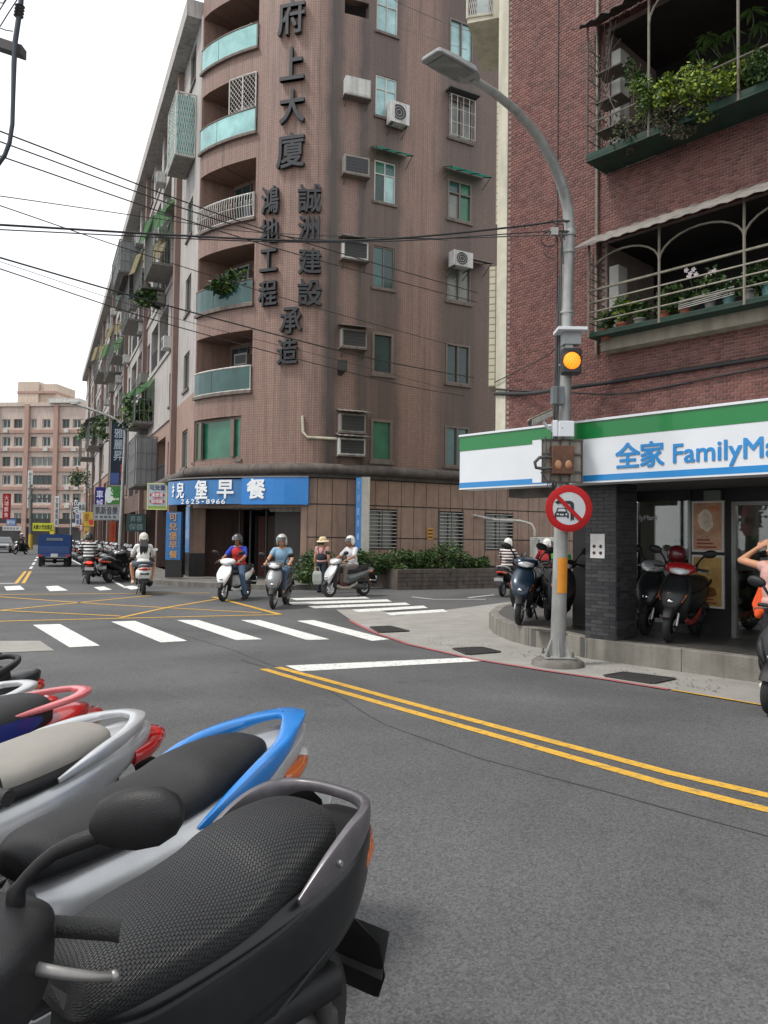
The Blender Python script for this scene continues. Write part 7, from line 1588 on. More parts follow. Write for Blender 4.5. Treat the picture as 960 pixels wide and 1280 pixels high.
for i in range(28):
    d = -.1 + i * (.74 + .02 * i) + rk.uniform(-.1, .1); pos = LC3 + LD3 * d + LF.N(0) * (2.45 + rk.uniform(-.12, .12)); nrm = LF.N(0); h = atan2(nrm.y, nrm.x) + rk.uniform(-.1, .1) + pi + .95
    bc, cc = ROWC[(i * 3 + i // 4) % 8]; st_ = 'classic' if i % 5 == 3 else 'std'
    t = make_scooter('%s %s scooter in the kerb row, counted from the junction' % (ORD[i], kern[bc]), pos, h, st_, 0, 'scooters parked along the main street', z=0., steer=rk.uniform(-.4, .3), lean=radians(-6), body=PT[bc], cowl=PT[cc], rail=BLK if i % 2 else PT['silver'])
# ---- blue box truck
YT = 38.; a_ = V(48, 712, YT); b_ = V(88, 668, YT); tw = b_.x - a_.x; cx = (a_.x + b_.x) / 2; th = 1.62 if False else b_.z
t = thing('truck', 'small blue canvas topped truck driving away down the street', 'truck', (cx, YT, 0), 0.36)
TB = paintm('truck_blue', (.012, .055, .20)); CVS = mat('truck_canvas', (.010, .048, .175), .75, var=.15, vs=2, dirt=.2, bump=.3, bs=8)
w = tw / 2 * .98
m_ = MB(); rings = []
for y in (0, 1.0, 2.1): rings.append([Vector((sx_ * w * f, y, z)) for sx_, f, z in ((-1, 1, .62), (1, 1, .62), (1, 1.0, th - .18), (1, .93, th - .03), (.5, .97, th + .0), (-.5, .97, th), (-1, .93, th - .03), (-1, 1.0, th - .18))])
m_.loft(rings); obj('canvas_box', m_, CVS, t, smooth=30)
m_ = MB(); m_.obox((-w * .98, -.06, .50), (w * 1.96, 0, 0), (0, 2.1, 0), (0, 0, .14)); obj('load_bed', m_, TB, t, bevel=.01)
m_ = MB(); m_.obox((-w * .93, -.035, .66), (w * 1.86, 0, 0), (0, .03, 0), (0, 0, .36)); obj('tailgate', m_, TB, t, bevel=.008)
m_ = MB(); m_.obox((-w * .5, -.02, th - .32), (w, 0, 0), (0, .03, 0), (0, 0, .13)); obj('rear_window', m_, mat('rear_window_grey', (.16, .18, .20), .3), t)
m_ = MB(); m_.loft([[Vector((sx_ * w * f, y, z)) for sx_, z in ((-1, .5), (1, .5), (.96, zt_), (-.96, zt_))] for y, f, zt_ in ((2.15, .95, th - .15), (3.0, .95, th - .2), (3.35, .95, 1.0))]); obj('cab', m_, TB, t, bevel=.04)
for sx_ in (-1, 1):
    for y in (.55, 2.75):
        m_ = MB(); m_.lathe([(.12, -.07), (.2, -.085), (.255, -.07), (.27, 0), (.255, .07), (.2, .085), (.12, .07)], (sx_ * (w - .1), y, .27), (1, 0, 0), 20); wh = obj('wheel', m_, ROLE['rubber'], t, smooth=50); m_ = MB(); m_.lathe([(0, -.05), (.12, -.05), (.13, 0), (.12, .05), (0, .05)], (sx_ * (w - .1), y, .27), (1, 0, 0), 16); obj('rim', m_, ROLE['metal_dark'], wh, smooth=40)
    m_ = MB(); m_.obox((sx_ * (w - .12) - .09, -.085, .52), (.18, 0, 0), (0, .03, 0), (0, 0, .1)); obj('tail_light', m_, ROLE['red_lens'], t); m_ = MB(); m_.obox((sx_ * w * .72 - .12, .25, .06), (.24, 0, 0), (0, .015, 0), (0, 0, .4)); obj('mud_flap', m_, BLK, t)
m_ = MB(); m_.obox((-.16, -.075, .5), (.32, 0, 0), (0, .012, 0), (0, 0, .16)); obj('licence_plate', m_, ROLE['plate'], t)
m_ = MB(); m_.obox((-w * .9, -.04, .38), (w * 1.8, 0, 0), (0, .1, 0), (0, 0, .09)); obj('bumper', m_, BLK, t); m_ = MB(); m_.tube([(-w * .8, .55, .27), (w * .8, .55, .27)], .05, 8); m_.ell((0, .55, .27), .12); obj('axle', m_, BLK, t)
q = text_mb('六合行車', w * .85, .13, .004, .01); mm = MB(); mm.merge(q, frame((0, -.042, .84), (1, 0, 0), (0, 0, 1))); obj('lettering', mm, mat('faded_letter', (.05, .11, .27), .7), t)
# ---- car at the left edge and a far rider
YC_ = 66.; a_ = V(-8, 696, YC_); b_ = V(13, 677, YC_); t = thing('parked_car', 'silver grey car coming down the street at the left edge of the picture', 'car', ((a_.x + b_.x) / 2, YC_, 0), .36)
GC = paintm('car_silver', (.22, .225, .23), .5)
m_ = MB(); m_.loft([[Vector((sx_ * .82 * f, y, z)) for sx_, z in ((-1, .25), (1, .25), (1.0, .62), (.9, zt_), (-.9, zt_), (-1, .62))] for y, f, zt_ in ((-1.9, .88, .66), (-1.5, .97, .78), (-.6, 1, .84), (.9, 1, .86), (1.8, .95, .82), (2.1, .85, .7))]); obj('body', m_, GC, t, bevel=.05)
m_ = MB(); m_.loft([[Vector((sx_ * f, y, z)) for sx_, z, in ((-.76, .84), (.76, .84), (.6, zt_), (-.6, zt_))] for y, f, zt_ in ((-.85, 1, .88), (-.25, 1, 1.32), (.7, 1, 1.34), (1.5, 1, .9))]); cb = obj('cabin', m_, GC, t, bevel=.04)
m_ = MB(); m_.quad((-.68, -.83, .9), (.68, -.83, .9), (.56, -.31, 1.28), (-.56, -.31, 1.28)); obj('windscreen', m_, mat('car_glass', (.05, .06, .07), .08, coat=1), cb)
for sx_ in (-1, 1):
    for y in (-1.25, 1.3): m_ = MB(); m_.lathe([(0, -.1), (.2, -.1), (.29, -.08), (.3, 0), (.29, .08), (.2, .1), (0, .1)], (sx_ * .74, y, .3), (1, 0, 0), 18); obj('wheel', m_, ROLE['rubber'], t, smooth=50)
    m_ = MB(); m_.ell((sx_ * .6, -1.83, .62), (.18, .06, .07)); obj('headlight', m_, ROLE['clear'], t, smooth=80)
m_ = MB(); m_.obox((-.5, -1.93, .42), (1.0, 0, 0), (0, .05, 0), (0, 0, .14)); obj('grille', m_, BLK, t)
a_ = G(26, 693); make_scooter('tiny dark scooter with a rider far up the left side of the street', (a_.x, a_.y), radians(-100), 'std', 0, None, body=PT['black'], cowl=PT['dgrey']); FARR = (a_.x, a_.y, radians(-100))
# ---------------------------------------------------------------- people
def capsule(m_, p0, p1, r0, r1, n=10):
    p0, p1 = vec(p0), vec(p1); m_.tube([p0, p0.lerp(p1, .33), p0.lerp(p1, .66), p1], [r0, r0 + (r1 - r0) * .28, r0 + (r1 - r0) * .7, r1], n); m_.ell(p0, r0, None, n, 6); m_.ell(p1, r1, None, n, 6)
def remesh(name, m_, vox, M_, par, smooth=4):
    """weld overlapping limbs into one continuous skin"""
    me = m_.mesh(name, M_, None); o = bpy.data.objects.new(name, me); COL.objects.link(o)
    r = o.modifiers.new('r', 'REMESH'); r.mode = 'VOXEL'; r.voxel_size = vox
    s = o.modifiers.new('s', 'SMOOTH'); s.iterations = smooth; s.factor = .5
    dg = bpy.context.evaluated_depsgraph_get(); ne = bpy.data.meshes.new_from_object(o.evaluated_get(dg)); o.modifiers.clear(); o.data = ne; bpy.data.meshes.remove(me)
    ne.materials.clear(); ne.materials.append(M_); ne.shade_smooth(); o.parent = par; return o
SKIN = mat('skin', hexc('b98768'), .55, var=.08, vs=10); SKIN2 = mat('skin_tan', hexc('a06f52'), .55, var=.08, vs=10); HAIR = mat('hair_black', (.012, .010, .009), .5, bump=.3, bs=200)
def hand(m_, w, fwd, side, grip=True, sgn=1):
    """palm with five separate fingers; w wrist, fwd finger direction, side across the palm"""
    fwd = vec(fwd).normalized(); side = vec(side).normalized(); dn = fwd.cross(side).normalized() * -sgn
    if dn.z > 0: dn = -dn
    c = vec(w) + fwd * .045; R = Matrix((fwd, side, fwd.cross(side))).transposed(); m_.ell(c, (.05, .04, .018), R, 10, 6)
    for i, (o_, L_) in enumerate(((-.030, .062), (-.010, .075), (.010, .07), (.029, .055))):
        k = vec(w) + fwd * .085 + side * o_; a_ = k + fwd * L_ * .45 + dn * (.014 if grip else .004); b_ = a_ + ((dn * 1.0 - fwd * .15) if grip else (fwd * .9 + dn * .3)).normalized() * L_ * .5; capsule(m_, k, a_, .0095, .009, 6); capsule(m_, a_, b_, .009, .0075, 6)
    k = vec(w) + fwd * .03 - side * .036; a_ = k + fwd * .03 - side * .02 + dn * .012; b_ = a_ + fwd * .028 + dn * .018; capsule(m_, k, a_, .012, .0105, 6); capsule(m_, a_, b_, .0105, .008, 6)
def elbow(s, w, l1, l2, pole):
    s, w = vec(s), vec(w); d = w - s; L = min(d.length, (l1 + l2) * .995); d.normalize(); a_ = (l1 * l1 - l2 * l2 + L * L) / (2 * L); h = sqrt(max(0, l1 * l1 - a_ * a_)); pl = vec(pole); pl = (pl - d * pl.dot(d)).normalized(); return s + d * a_ + pl * h
def face(par, c, f, M_skin):
    """eyes, brows, mouth on a head at c looking along f"""
    f = vec(f).normalized(); r = f.cross(Vector((0, 0, 1))).normalized(); u = r.cross(f)
    for nm, pts, rr, mm_ in (('eye', [(-.032, .008), (.032, .008)], (.012, .008, .006), mat('eye_dark', (.02, .015, .012), .3)), ('eyebrow', [(-.033, .03), (.033, .03)], (.02, .006, .004), HAIR), ('mouth', [(0, -.062)], (.024, .008, .006), mat('lip', hexc('8a4a42'), .5))):
        for x, z in pts:
            m_ = MB(); y = .094 if nm != 'mouth' else .096; m_.ell(c + r * x + u * z + f * (y - abs(x) * .25), rr, Matrix((r, f, u)).transposed(), 8, 6); obj(nm, m_, mm_, par, smooth=80)
def headmesh(m_, c, f):
    f = vec(f).normalized(); r = f.cross(Vector((0, 0, 1))).normalized(); u = r.cross(f); R = Matrix((r, f, u)).transposed()
    m_.ell(c + u * .02, (.075, .092, .105), R, 14, 10); m_.ell(c - u * .055 + f * .02, (.055, .065, .06), R, 12, 8); capsule(m_, c + f * .088 + u * .005, c + f * .108 - u * .028, .010, .015, 6)
    for s in (-1, 1): m_.ell(c + r * s * .078 - u * .01, (.01, .02, .03), R, 8, 6)
def person(label, root, rz, J, cl, vox=.0085, z=0.):
    """J joints in local space (x forward, y left); cl clothing"""
    t = thing('person', label, 'person', (root[0], root[1], z), rz)
    sk = cl.get('skin', SKIN); m_ = MB(); hd = vec(J['head']); f = vec(J.get('look', (1, 0, -.08)))
    headmesh(m_, hd, f); capsule(m_, J['neck'], hd - Vector((0, 0, .06)), .056, .052)
    ch, pe = vec(J['chest']), vec(J['pelvis'])
    up = (ch - pe).normalized(); m_.ell(ch, (.10, .165, .16), None, 14, 10); m_.ell(pe, (.11, .165, .12), None, 14, 10); m_.ell(ch.lerp(pe, .55), (.095, .14, .17), None, 14, 10)
    for s in ('l', 'r'):
        sh, el, wr = vec(J['sh' + s]), vec(J['el' + s]), vec(J['wr' + s]); capsule(m_, J['neck'], sh, .055, .056); capsule(m_, sh, el, .050, .040); capsule(m_, el, wr, .039, .027)
        hip, kn, an = vec(J['hip' + s]), vec(J['kn' + s]), vec(J['an' + s]); capsule(m_, hip, kn, .085, .058); capsule(m_, kn, kn.lerp(an, .35), .056, .058); capsule(m_, kn.lerp(an, .35), an, .058, .038)
        hf = vec(J.get('hf' + s, wr - el)); hs_ = vec(J.get('hs' + s, (0, 0, 1))); hand(m_, wr, hf, hf.cross(hs_) if abs(hf.normalized().dot(hs_)) < .95 else (0, 1, 0), J.get('grip', True), 1 if s == 'l' else -1)
        fd = vec(J.get('ft' + s, (1, 0, 0))); capsule(m_, an - Vector((0, 0, .04)), an + fd * .13 - Vector((0, 0, .055)), .038, .03)
    b_ = remesh('body', m_, vox, sk, t)
    if cl.get('face', True): face(t, hd, f, sk)
    # shirt
    m_ = MB(); g = .012; m_.ell(ch, (.112 + g, .178 + g, .17), None, 14, 10); m_.ell(ch.lerp(pe, .5), (.112 + g, .158 + g, .19), None, 14, 10); m_.ell(pe + up * .04, (.122 + g, .17 + g, .09), None, 14, 10)
    for s in ('l', 'r'):
        sh, el, wr = vec(J['sh' + s]), vec(J['el' + s]), vec(J['wr' + s]); capsule(m_, vec(J['neck']) - Vector((0, 0, .035)), sh, .062, .068)
        sl_ = cl.get('sleeve', .55)
        if sl_ > 1: capsule(m_, sh, el, .068, .056); capsule(m_, el, el.lerp(wr, sl_ - 1), .056, .046)
        elif sl_ > 0: capsule(m_, sh, sh.lerp(el, sl_), .068, .064)
    remesh('shirt', m_, vox * 1.2, cl['shirt'], t)
    if cl.get('vest'):
        m_ = MB(); g = .026; m_.ell(ch, (.112 + g, .165 + g, .17), None, 14, 10); m_.ell(ch.lerp(pe, .5), (.112 + g, .158 + g, .19), None, 14, 10); m_.ell(pe + up * .06, (.122 + g, .168 + g, .09), None, 14, 10); remesh('vest', m_, vox * 1.2, cl['vest'], t)
    m_ = MB(); m_.ell(pe, (.132, .182, .115), None, 14, 10)
    for s in ('l', 'r'):
        hip, kn, an = vec(J['hip' + s]), vec(J['kn' + s]), vec(J['an' + s]); L_ = cl.get('leg', 1.9)
        if L_ > 1: capsule(m_, hip, kn, .1, .076); capsule(m_, kn, kn.lerp(an, L_ - 1), .076, .062)
        else: capsule(m_, hip, hip.lerp(kn, L_), .1, .09)
    remesh('shorts' if cl.get('leg', 1.9) < 1 else 'trousers', m_, vox * 1.2, cl['pants'], t)
    for s in ('l', 'r'):
        an = vec(J['an' + s]); fd = vec(J.get('ft' + s, (1, 0, 0))); m_ = MB(); capsule(m_, an - fd * .045 - Vector((0, 0, .05)), an + fd * .15 - Vector((0, 0, .06)), .047, .04); capsule(m_, an, an - Vector((0, 0, .05)), .046, .05); remesh('shoe', m_, .011, cl['shoes'], t, 2)
    r = f.normalized().cross(Vector((0, 0, 1))).normalized(); u = r.cross(f.normalized()); R = Matrix((r, f.normalized(), u)).transposed()
    if cl.get('helmet'):
        m_ = MB(); c = hd + u * .045 - f.normalized() * .012; rr = []
        for j in range(9):
            a_ = -.28 + (pi / 2 + .28) * j / 8; cz = .132 * sin(a_); rad = cos(a_); rr.append([c + R @ Vector((.122 * rad * cos(-2 * pi * k / 22), .142 * rad * sin(-2 * pi * k / 22) , cz)) for k in range(22)])
        m_.loft(rr[:-1] + [[c + R @ Vector((.012 * cos(-2 * pi * k / 22), .012 * sin(-2 * pi * k / 22), .131)) for k in range(22)]])
        for s in (-1, 1): m_.ell(c + R @ Vector((s * .098, -.01, -.07)), (.028, .07, .075), R, 10, 8)
        m_.ell(c + R @ Vector((0, -.07, -.05)), (.10, .075, .085), R, 14, 8)
        hm = remesh('helmet', m_, .009, cl['helmet'], t, 3)
        m_ = MB(); rr = []
        if cl.get('visor', True):
            rr = [[c + R @ Vector((.128 * cos(a_), .15 * sin(a_), z_)) for a_ in [pi * (.14 + .72 * i / 10) for i in range(11)]] for z_ in (.055, .02, -.03)]; rr[2] = [p_ + f.normalized() * .03 for p_ in rr[2]]; rr[1] = [p_ + f.normalized() * .018 for p_ in rr[1]]
            m_.loft(rr, cap=False, closed=False); obj('visor', m_, cl.get('visor_mat', mat('visor_smoke', (.05, .055, .06), .12, coat=1)), t, smooth=80)
        m_ = MB(); m_.tube([c + R @ Vector((.098, .02, -.1)), hd + R @ Vector((.05, .05, -.12)), hd + R @ Vector((0, .06, -.128)), hd + R @ Vector((-.05, .05, -.12)), c + R @ Vector((-.098, .02, -.1))], .007, 5); obj('chin_strap', m_, BLK, t)
    if cl.get('hair'):
        m_ = MB(); c = hd; back = -f.normalized(); hl = cl['hair']
        for i in range(9):
            x = -.07 + .0175 * i; p0 = c + r * x + back * .075 + u * .02; p1 = c + r * (x * 1.35) + back * (.12 + .12 * (hl > .3)) - Vector((0, 0, hl * .5)); p2 = c + r * (x * 1.2 + .012 * sin(i * 2)) + back * (.13 + .10 * (hl > .3)) - Vector((0, 0, hl * (1 - .15 * abs(sin(i * 1.7))))); m_.tube([p0, p1, p2], [.03, .026, .009], 6)
        m_.ell(c + back * .02 + u * .035, (.085, .10, .10), R, 14, 8); remesh('hair', m_, .009, HAIR, t, 2)
    return t
def rider(key, label, cl, lean_=0., footdown=False, look=(1, 0, -.05), scale=1.):
    s = RIDE[key]; x0 = -.17
    pe = Vector((x0, 0, .86)); ch = Vector((x0 + .07 + lean_, 0, 1.20)); nk = ch + Vector((.02, 0, .155)); hd = nk + Vector((.035, 0, .165))
    J = dict(pelvis=pe, chest=ch, neck=nk, head=hd, look=look)
    for q, sg in (('l', 1), ('r', -1)):
        sh = ch + Vector((.0, sg * .175, .11)); wr = Vector((.30, sg * .275, 1.02)); J['sh' + q] = sh; J['wr' + q] = wr; J['el' + q] = elbow(sh, wr, .28, .25, (-.2, sg * .5, -.6)); J['hf' + q] = (1, 0, -.1); J['hs' + q] = (0, 0, 1)
        hip = pe + Vector((.02, sg * .09, -.02)); kn = Vector((x0 + .42, sg * (.15 + cl.get('spread', 0)), .80)); an = Vector((.26, sg * (.12 + cl.get('spread', 0) * .9), .41 - cl.get('spread', 0) * .5))
        if footdown and sg > 0: kn = Vector((x0 + .34, sg * .26, .60)); an = Vector((x0 + .28, sg * .33, .12))
        J['hip' + q] = hip; J['kn' + q] = kn; J['an' + q] = an
    t = person(label, s.location[:2], s.rotation_euler.z, J, cl); return t
def cloth(n, h, **k): return mat('cloth_' + n, hexc(h) if isinstance(h, str) else h, .85, var=.12, vs=14, bump=.35, bs=60, **k)
def striped(n, c1, c2, per, axis=2):
    M = cloth(n, c1); N, L, b = nodes(M); tc = next(q for q in N if q.type == 'TEX_COORD'); sp = N.new('ShaderNodeSeparateXYZ'); L.new(tc.outputs['Object'], sp.inputs[0])
    a_ = N.new('ShaderNodeMath'); a_.operation = 'DIVIDE'; a_.inputs[1].default_value = per; L.new(sp.outputs[axis], a_.inputs[0]); fr = N.new('ShaderNodeMath'); fr.operation = 'FRACT'; L.new(a_.outputs[0], fr.inputs[0]); g = N.new('ShaderNodeMath'); g.operation = 'GREATER_THAN'; g.inputs[1].default_value = .5; L.new(fr.outputs[0], g.inputs[0])
    q = N.new('ShaderNodeMix'); q.data_type = 'RGBA'; L.new(g.outputs[0], q.inputs[0]); q.inputs[6].default_value = hexc(c1) + (1,); q.inputs[7].default_value = hexc(c2) + (1,); L.new(q.outputs[2], b.inputs['Base Color']); return M
JEAN = cloth('jeans', '3f566e'); WSHIRT = cloth('white', 'dcdcd8'); DKPANT = cloth('dark_trousers', '2a2a2d'); GREYP = cloth('grey_trousers', '6b635f'); SHOE_D = cloth('dark_shoe', '241d20'); SHOE_W = cloth('white_shoe', 'cfc9c4')
HW = mat('helmet_white', (.66, .65, .61), .3, coat=.5, var=.05); HB = mat('helmet_black', (.012, .012, .013), .25, coat=.6); HS = mat('helmet_silver', (.42, .40, .36), .3, coat=.5)
rider('girl', 'woman in a white top with long dark hair and a cream helmet', dict(shirt=WSHIRT, sleeve=1.9, pants=cloth('denim_shorts', '4a5560'), leg=.62, shoes=cloth('sandal', 'c9b29c'), helmet=mat('helmet_cream', (.60, .57, .50), .35, coat=.4), hair=.46, spread=.14, face=False, visor=False))
rider('stripe', 'rider in a black and white striped top and dark helmet, seen from behind', dict(shirt=striped('stripe_bw', '15151a', 'd8d8d6', .105), sleeve=1.3, pants=DKPANT, shoes=SHOE_D, helmet=HB, skin=SKIN2, face=False, visor=False))
rider('redvest', 'man in a red vest over blue sleeves with a black helmet and jeans', dict(shirt=cloth('blue_shirt', '2a3ea8'), vest=cloth('red_vest', 'b3261c'), sleeve=.75, pants=JEAN, shoes=SHOE_D, helmet=HB, skin=SKIN2), footdown=True)
rider('woman', 'woman in a light blue top and jeans with a pale open helmet', dict(shirt=cloth('sky_shirt', '7fa0b8'), sleeve=.45, pants=JEAN, shoes=cloth('shoe_tan', '8a6a5c'), helmet=HS))
rider('man', 'man in a pale shirt with a chest strap and white visored helmet, riding left', dict(shirt=cloth('pale_grey_shirt', 'c2c1c4'), sleeve=.8, pants=GREYP, shoes=cloth('maroon_shoe', '4a1f2c'), helmet=HW, skin=SKIN2))
rider('striped2', 'rider in a maroon and white striped top with a white helmet, back turned', dict(shirt=striped('stripe_mw', '3a1c22', 'cfcac6', .085), sleeve=1.2, pants=DKPANT, shoes=SHOE_D, helmet=HW, face=False, visor=False))
rider('redman', 'rider in a red long sleeved top and white helmet beside the tall outdoor unit', dict(shirt=cloth('red_top', '8a1a1c'), sleeve=1.9, pants=cloth('brown_shorts', '3a2a26'), leg=.7, shoes=SHOE_D, helmet=HW, skin=SKIN2), lean_=.12)
def stand(label, pos, rz, cl, arms=None, z=0., look=(1, 0, -.05), h=1., turn=0):
    pe = Vector((0, 0, .95 * h)); ch = Vector((.0, 0, 1.27 * h)); nk = Vector((.0, 0, 1.425 * h)); hd = Vector((.02, 0, 1.59 * h)); J = dict(pelvis=pe, chest=ch, neck=nk, head=hd, look=look, grip=False)
    for q, sg in (('l', 1), ('r', -1)):
        sh = ch + Vector((0, sg * .175, .11)); J['sh' + q] = sh; a_ = (arms or {}).get(q)
        if a_: J['el' + q] = sh + vec(a_[0]); J['wr' + q] = sh + vec(a_[1])
        else: J['el' + q] = sh + Vector((-.02, sg * .05, -.28)); J['wr' + q] = sh + Vector((.04, sg * .06, -.53))
        J['hip' + q] = pe + Vector((0, sg * .09, -.03)); J['kn' + q] = Vector((.03 * sg, sg * .10, .50 * h)); J['an' + q] = Vector((.05 * sg - .02, sg * .11, .10)); J['hf' + q] = J['wr' + q] - J['el' + q]; J['hs' + q] = (1, 0, 0)
    return person(label, pos, rz, J, cl, z=z)
g_ = G(402, 741); hat = stand('woman in a cream sun hat and dark dungarees standing at the crossing, back turned', g_, radians(65), dict(shirt=cloth('pink_blouse', 'b98a84'), sleeve=.3, pants=cloth('dungaree', '222a36'), vest=None, shoes=SHOE_D, hair=.10, face=False), h=.94)
m_ = MB(); c = Vector((.02, 0, 1.59 * .94 + .05)); m_.lathe([(.19, -.035), (.165, -.01), (.115, .0), (.108, .06), (.08, .10), (0, .108)], c, (-.12, 0, 1), 24); obj('sun_hat', m_, cloth('straw', 'cbb896'), hat, smooth=60)
m_ = MB(); m_.ell((-.02, 0, 1.05), (.135, .175, .17), None, 14, 8); o = remesh('dungaree_bib', m_, .012, cloth('dungaree', '222a36'), hat)
m_ = MB()
for sg in (1, -1): m_.tube([(-.13, sg * .05, 1.15), (-.11, sg * .10, 1.32), (0, sg * .11, 1.37)], .018, 6, asp=.4)
obj('strap', m_, cloth('dungaree', '222a36'), hat, kind='stuff')
g_ = G(395, 742); m_ = MB(); m_.loft([[Vector((x * w_, y * w_ * .5, z)) for x, y in ((-1, -1), (1, -1), (1, 1), (-1, 1))] for w_, z in ((.10, 0), (.13, .1), (.13, .3), (.10, .38))]); m_.tube([(-.08, 0, .37), (-.05, 0, .5), (.05, 0, .5), (.08, 0, .37)], .008, 5)
o = tag(obj('carrier_bag', m_, mat('bag_translucent', (.42, .45, .40), .5, coat=.3), bevel=.02), 'pale carrier bag hanging at the left hand of the woman in the sun hat', 'bag'); o.location = (g_.x + .03, g_.y - .05, .27)
# person at the right edge, arms lifted behind the head
g_ = G(950, 866); pr_ = stand('person in a pink top with a lifted arm, cut by the right edge', (g_.x + .24, g_.y + .12), radians(200), dict(shirt=cloth('pink_top', 'c59a92'), sleeve=0, pants=DKPANT, shoes=SHOE_W, hair=.08), arms={'r': ((.06, -.26, .06), (-.02, -.10, .20)), 'l': ((.04, .26, .04), (-.02, .10, .20))}, h=.98)
m_ = MB(); [capsule(m_, (.06 - .03 * abs(i), -.13 + .035 * i, 1.12), (.10 - .03 * abs(i), -.15 + .045 * i, .82 + .05 * abs(i)), .03, .045) for i in range(-2, 5)]; remesh('sleeve_cloth', m_, .012, cloth('orange_sleeve', 'd8501c'), pr_)  # orange cloth folds in place of another person's sleeved elbow
J = FARR
def tinyrider():
    t = RIDE['far'] = bpy.data.objects.new('x', None); t.location = (J[0], J[1], 0); t.rotation_euler = (0, 0, J[2]); rider('far', 'far away rider in dark clothes on the left side of the street', dict(shirt=DKPANT, sleeve=1.9, pants=DKPANT, shoes=SHOE_D, helmet=HW, face=False)); bpy.data.objects.remove(t)
tinyrider()
# ---------------------------------------------------------------- plants
LEAF = [mat('leaf_dark', (.018, .045, .012), .55, var=.3, vs=12), mat('leaf_mid', (.035, .08, .018), .5, var=.3, vs=12), mat('leaf_light', (.075, .13, .025), .5, var=.3, vs=12)]
LIME = [mat('leaf_lime_a', (.17, .25, .02), .5, var=.25, vs=12), mat('leaf_lime_b', (.26, .32, .03), .5, var=.25, vs=12), LEAF[1]]
DRY = [mat('leaf_dry', (.09, .08, .035), .7, var=.3, vs=12), LEAF[0], mat('twig', (.08, .06, .045), .8)]
TWIG = mat('twig', (.08, .06, .045), .8)
def leaves(m_, c, r, n, sz, rn, mats=3, hollow=.35):
    c = vec(c); lumps = [(c + Vector((rn.uniform(-.65, .65) * r[0], rn.uniform(-.65, .65) * r[1], rn.uniform(-.6, .65) * r[2])), rn.uniform(.3, .55)) for _ in range(9)]
    for i in range(n):
        q, k = rn.choice(lumps); d = Vector((rn.gauss(0, 1), rn.gauss(0, 1), rn.gauss(0, 1))).normalized() * (hollow + (1 - hollow) * rn.random() ** .5) * k
        p = q + Vector((d.x * r[0], d.y * r[1], d.z * r[2])); a_ = Vector((rn.gauss(0, 1), rn.gauss(0, 1), rn.gauss(0, .6))).normalized(); b_ = a_.orthogonal().normalized(); b_.rotate(Matrix.Rotation(rn.uniform(0, 6.28), 3, a_)); s = sz * rn.uniform(.6, 1.3); w = s * .3; nn = a_.cross(b_) * s * .08
        m_.add([p, p + a_ * s * .45 + b_ * w + nn, p + a_ * s, p + a_ * s * .45 - b_ * w + nn], [(0, 1, 2), (0, 2, 3)], rn.randrange(mats))
def twigs(m_, c, r, n, rn, mi, th=.01):
    c = vec(c)
    for i in range(n):
        e = c + Vector((rn.uniform(-.8, .8) * r[0], rn.uniform(-.8, .8) * r[1], rn.uniform(.2, .9) * r[2])); b = c + Vector((rn.uniform(-.2, .2) * r[0], rn.uniform(-.2, .2) * r[1], -r[2])); m_.tube([b, b.lerp(e, .5) + Vector((rn.uniform(-.1, .1), rn.uniform(-.1, .1), .05)) * r[0], e], [th, th * .8, th * .4], 5, mi, cap=False)
def shrub(name, label, cat_, c, r, n, sz, pal, seed, group=None, par=None, th=.01):
    rn = random.Random(seed); c = vec(c); t = thing(name, label, cat_, c - Vector((0, 0, r[2])), 0, group) if par is None else par
    m_ = MB(); leaves(m_, c, r, n, sz, rn); obj('foliage', m_, pal, t, world=True)
    m_ = MB(); twigs(m_, c, r, 7, rn, 0, th); obj('stems', m_, TWIG, t, world=True, kind='stuff'); return t
# planter wall of stone courses and the hedge on it
PL = mat('planter_stone', (.10, .082, .070), .85, var=.35, vs=4, dirt=.6, bump=.4, bs=40)
q0, q1 = bx(466, 720), bx(606, 720); PO = 2.0
pt = thing('planter', 'long low planter wall of dark stone courses below the barred windows', 'planter', RB.P(q0, PO, 0)); rp = random.Random(4)
for r_ in range(5):
    x = q0 - (.25 if r_ % 2 else 0)
    while x < q1:
        a_, b_ = max(q0, x), min(q1, x + .52)
        if b_ - a_ > .08: m_ = MB(); pbox(m_, RB, a_ + .006, b_ - .006, r_ * .132, r_ * .132 + .124, PO - .25, PO + rp.uniform(-.015, .015)); obj('stone_block', m_, PL, pt, world=True)
        x += .52
m_ = MB(); pbox(m_, RB, q0 + .05, q1 - .05, .01, .62, .04, PO - .1); obj('soil', m_, mat('soil', (.05, .038, .028), .95, bump=.5), pt, world=True)
m_ = MB(); pbox(m_, RB, q0 - .02, q0, 0, .64, .04, PO); pbox(m_, RB, q1, q1 + .14, 0, .70, .04, PO + .05); obj('end_wall', m_, PL, pt, world=True, kind='stuff')
hp = ('leftmost', 'second', 'third', 'fourth', 'fifth', 'sixth', 'seventh', 'eighth')
for i, (px, py, rx, rz) in enumerate(((388, 709, .65, .5), (462, 702, .7, .42), (484, 703, .7, .40), (505, 703, .72, .42), (527, 703, .65, .40), (551, 697, .7, .62), (577, 704, .6, .40), (594, 706, .6, .36))):
    s_ = bx(px, py); zc_ = RB.hit(px, py)[1]; Y_ = RB.P(s_, 1.45); zc_ = V(px, py, Y_.y).z; xx = V(px, py, Y_.y)
    shrub('hedge_shrub', hp[i] + ' green shrub from the left along the foot of the stone wall', 'shrub', (xx.x, xx.y, zc_), (rx, .5, rz), 1500, .10, LEAF, 30 + i, 'shrubs along the stone wall')
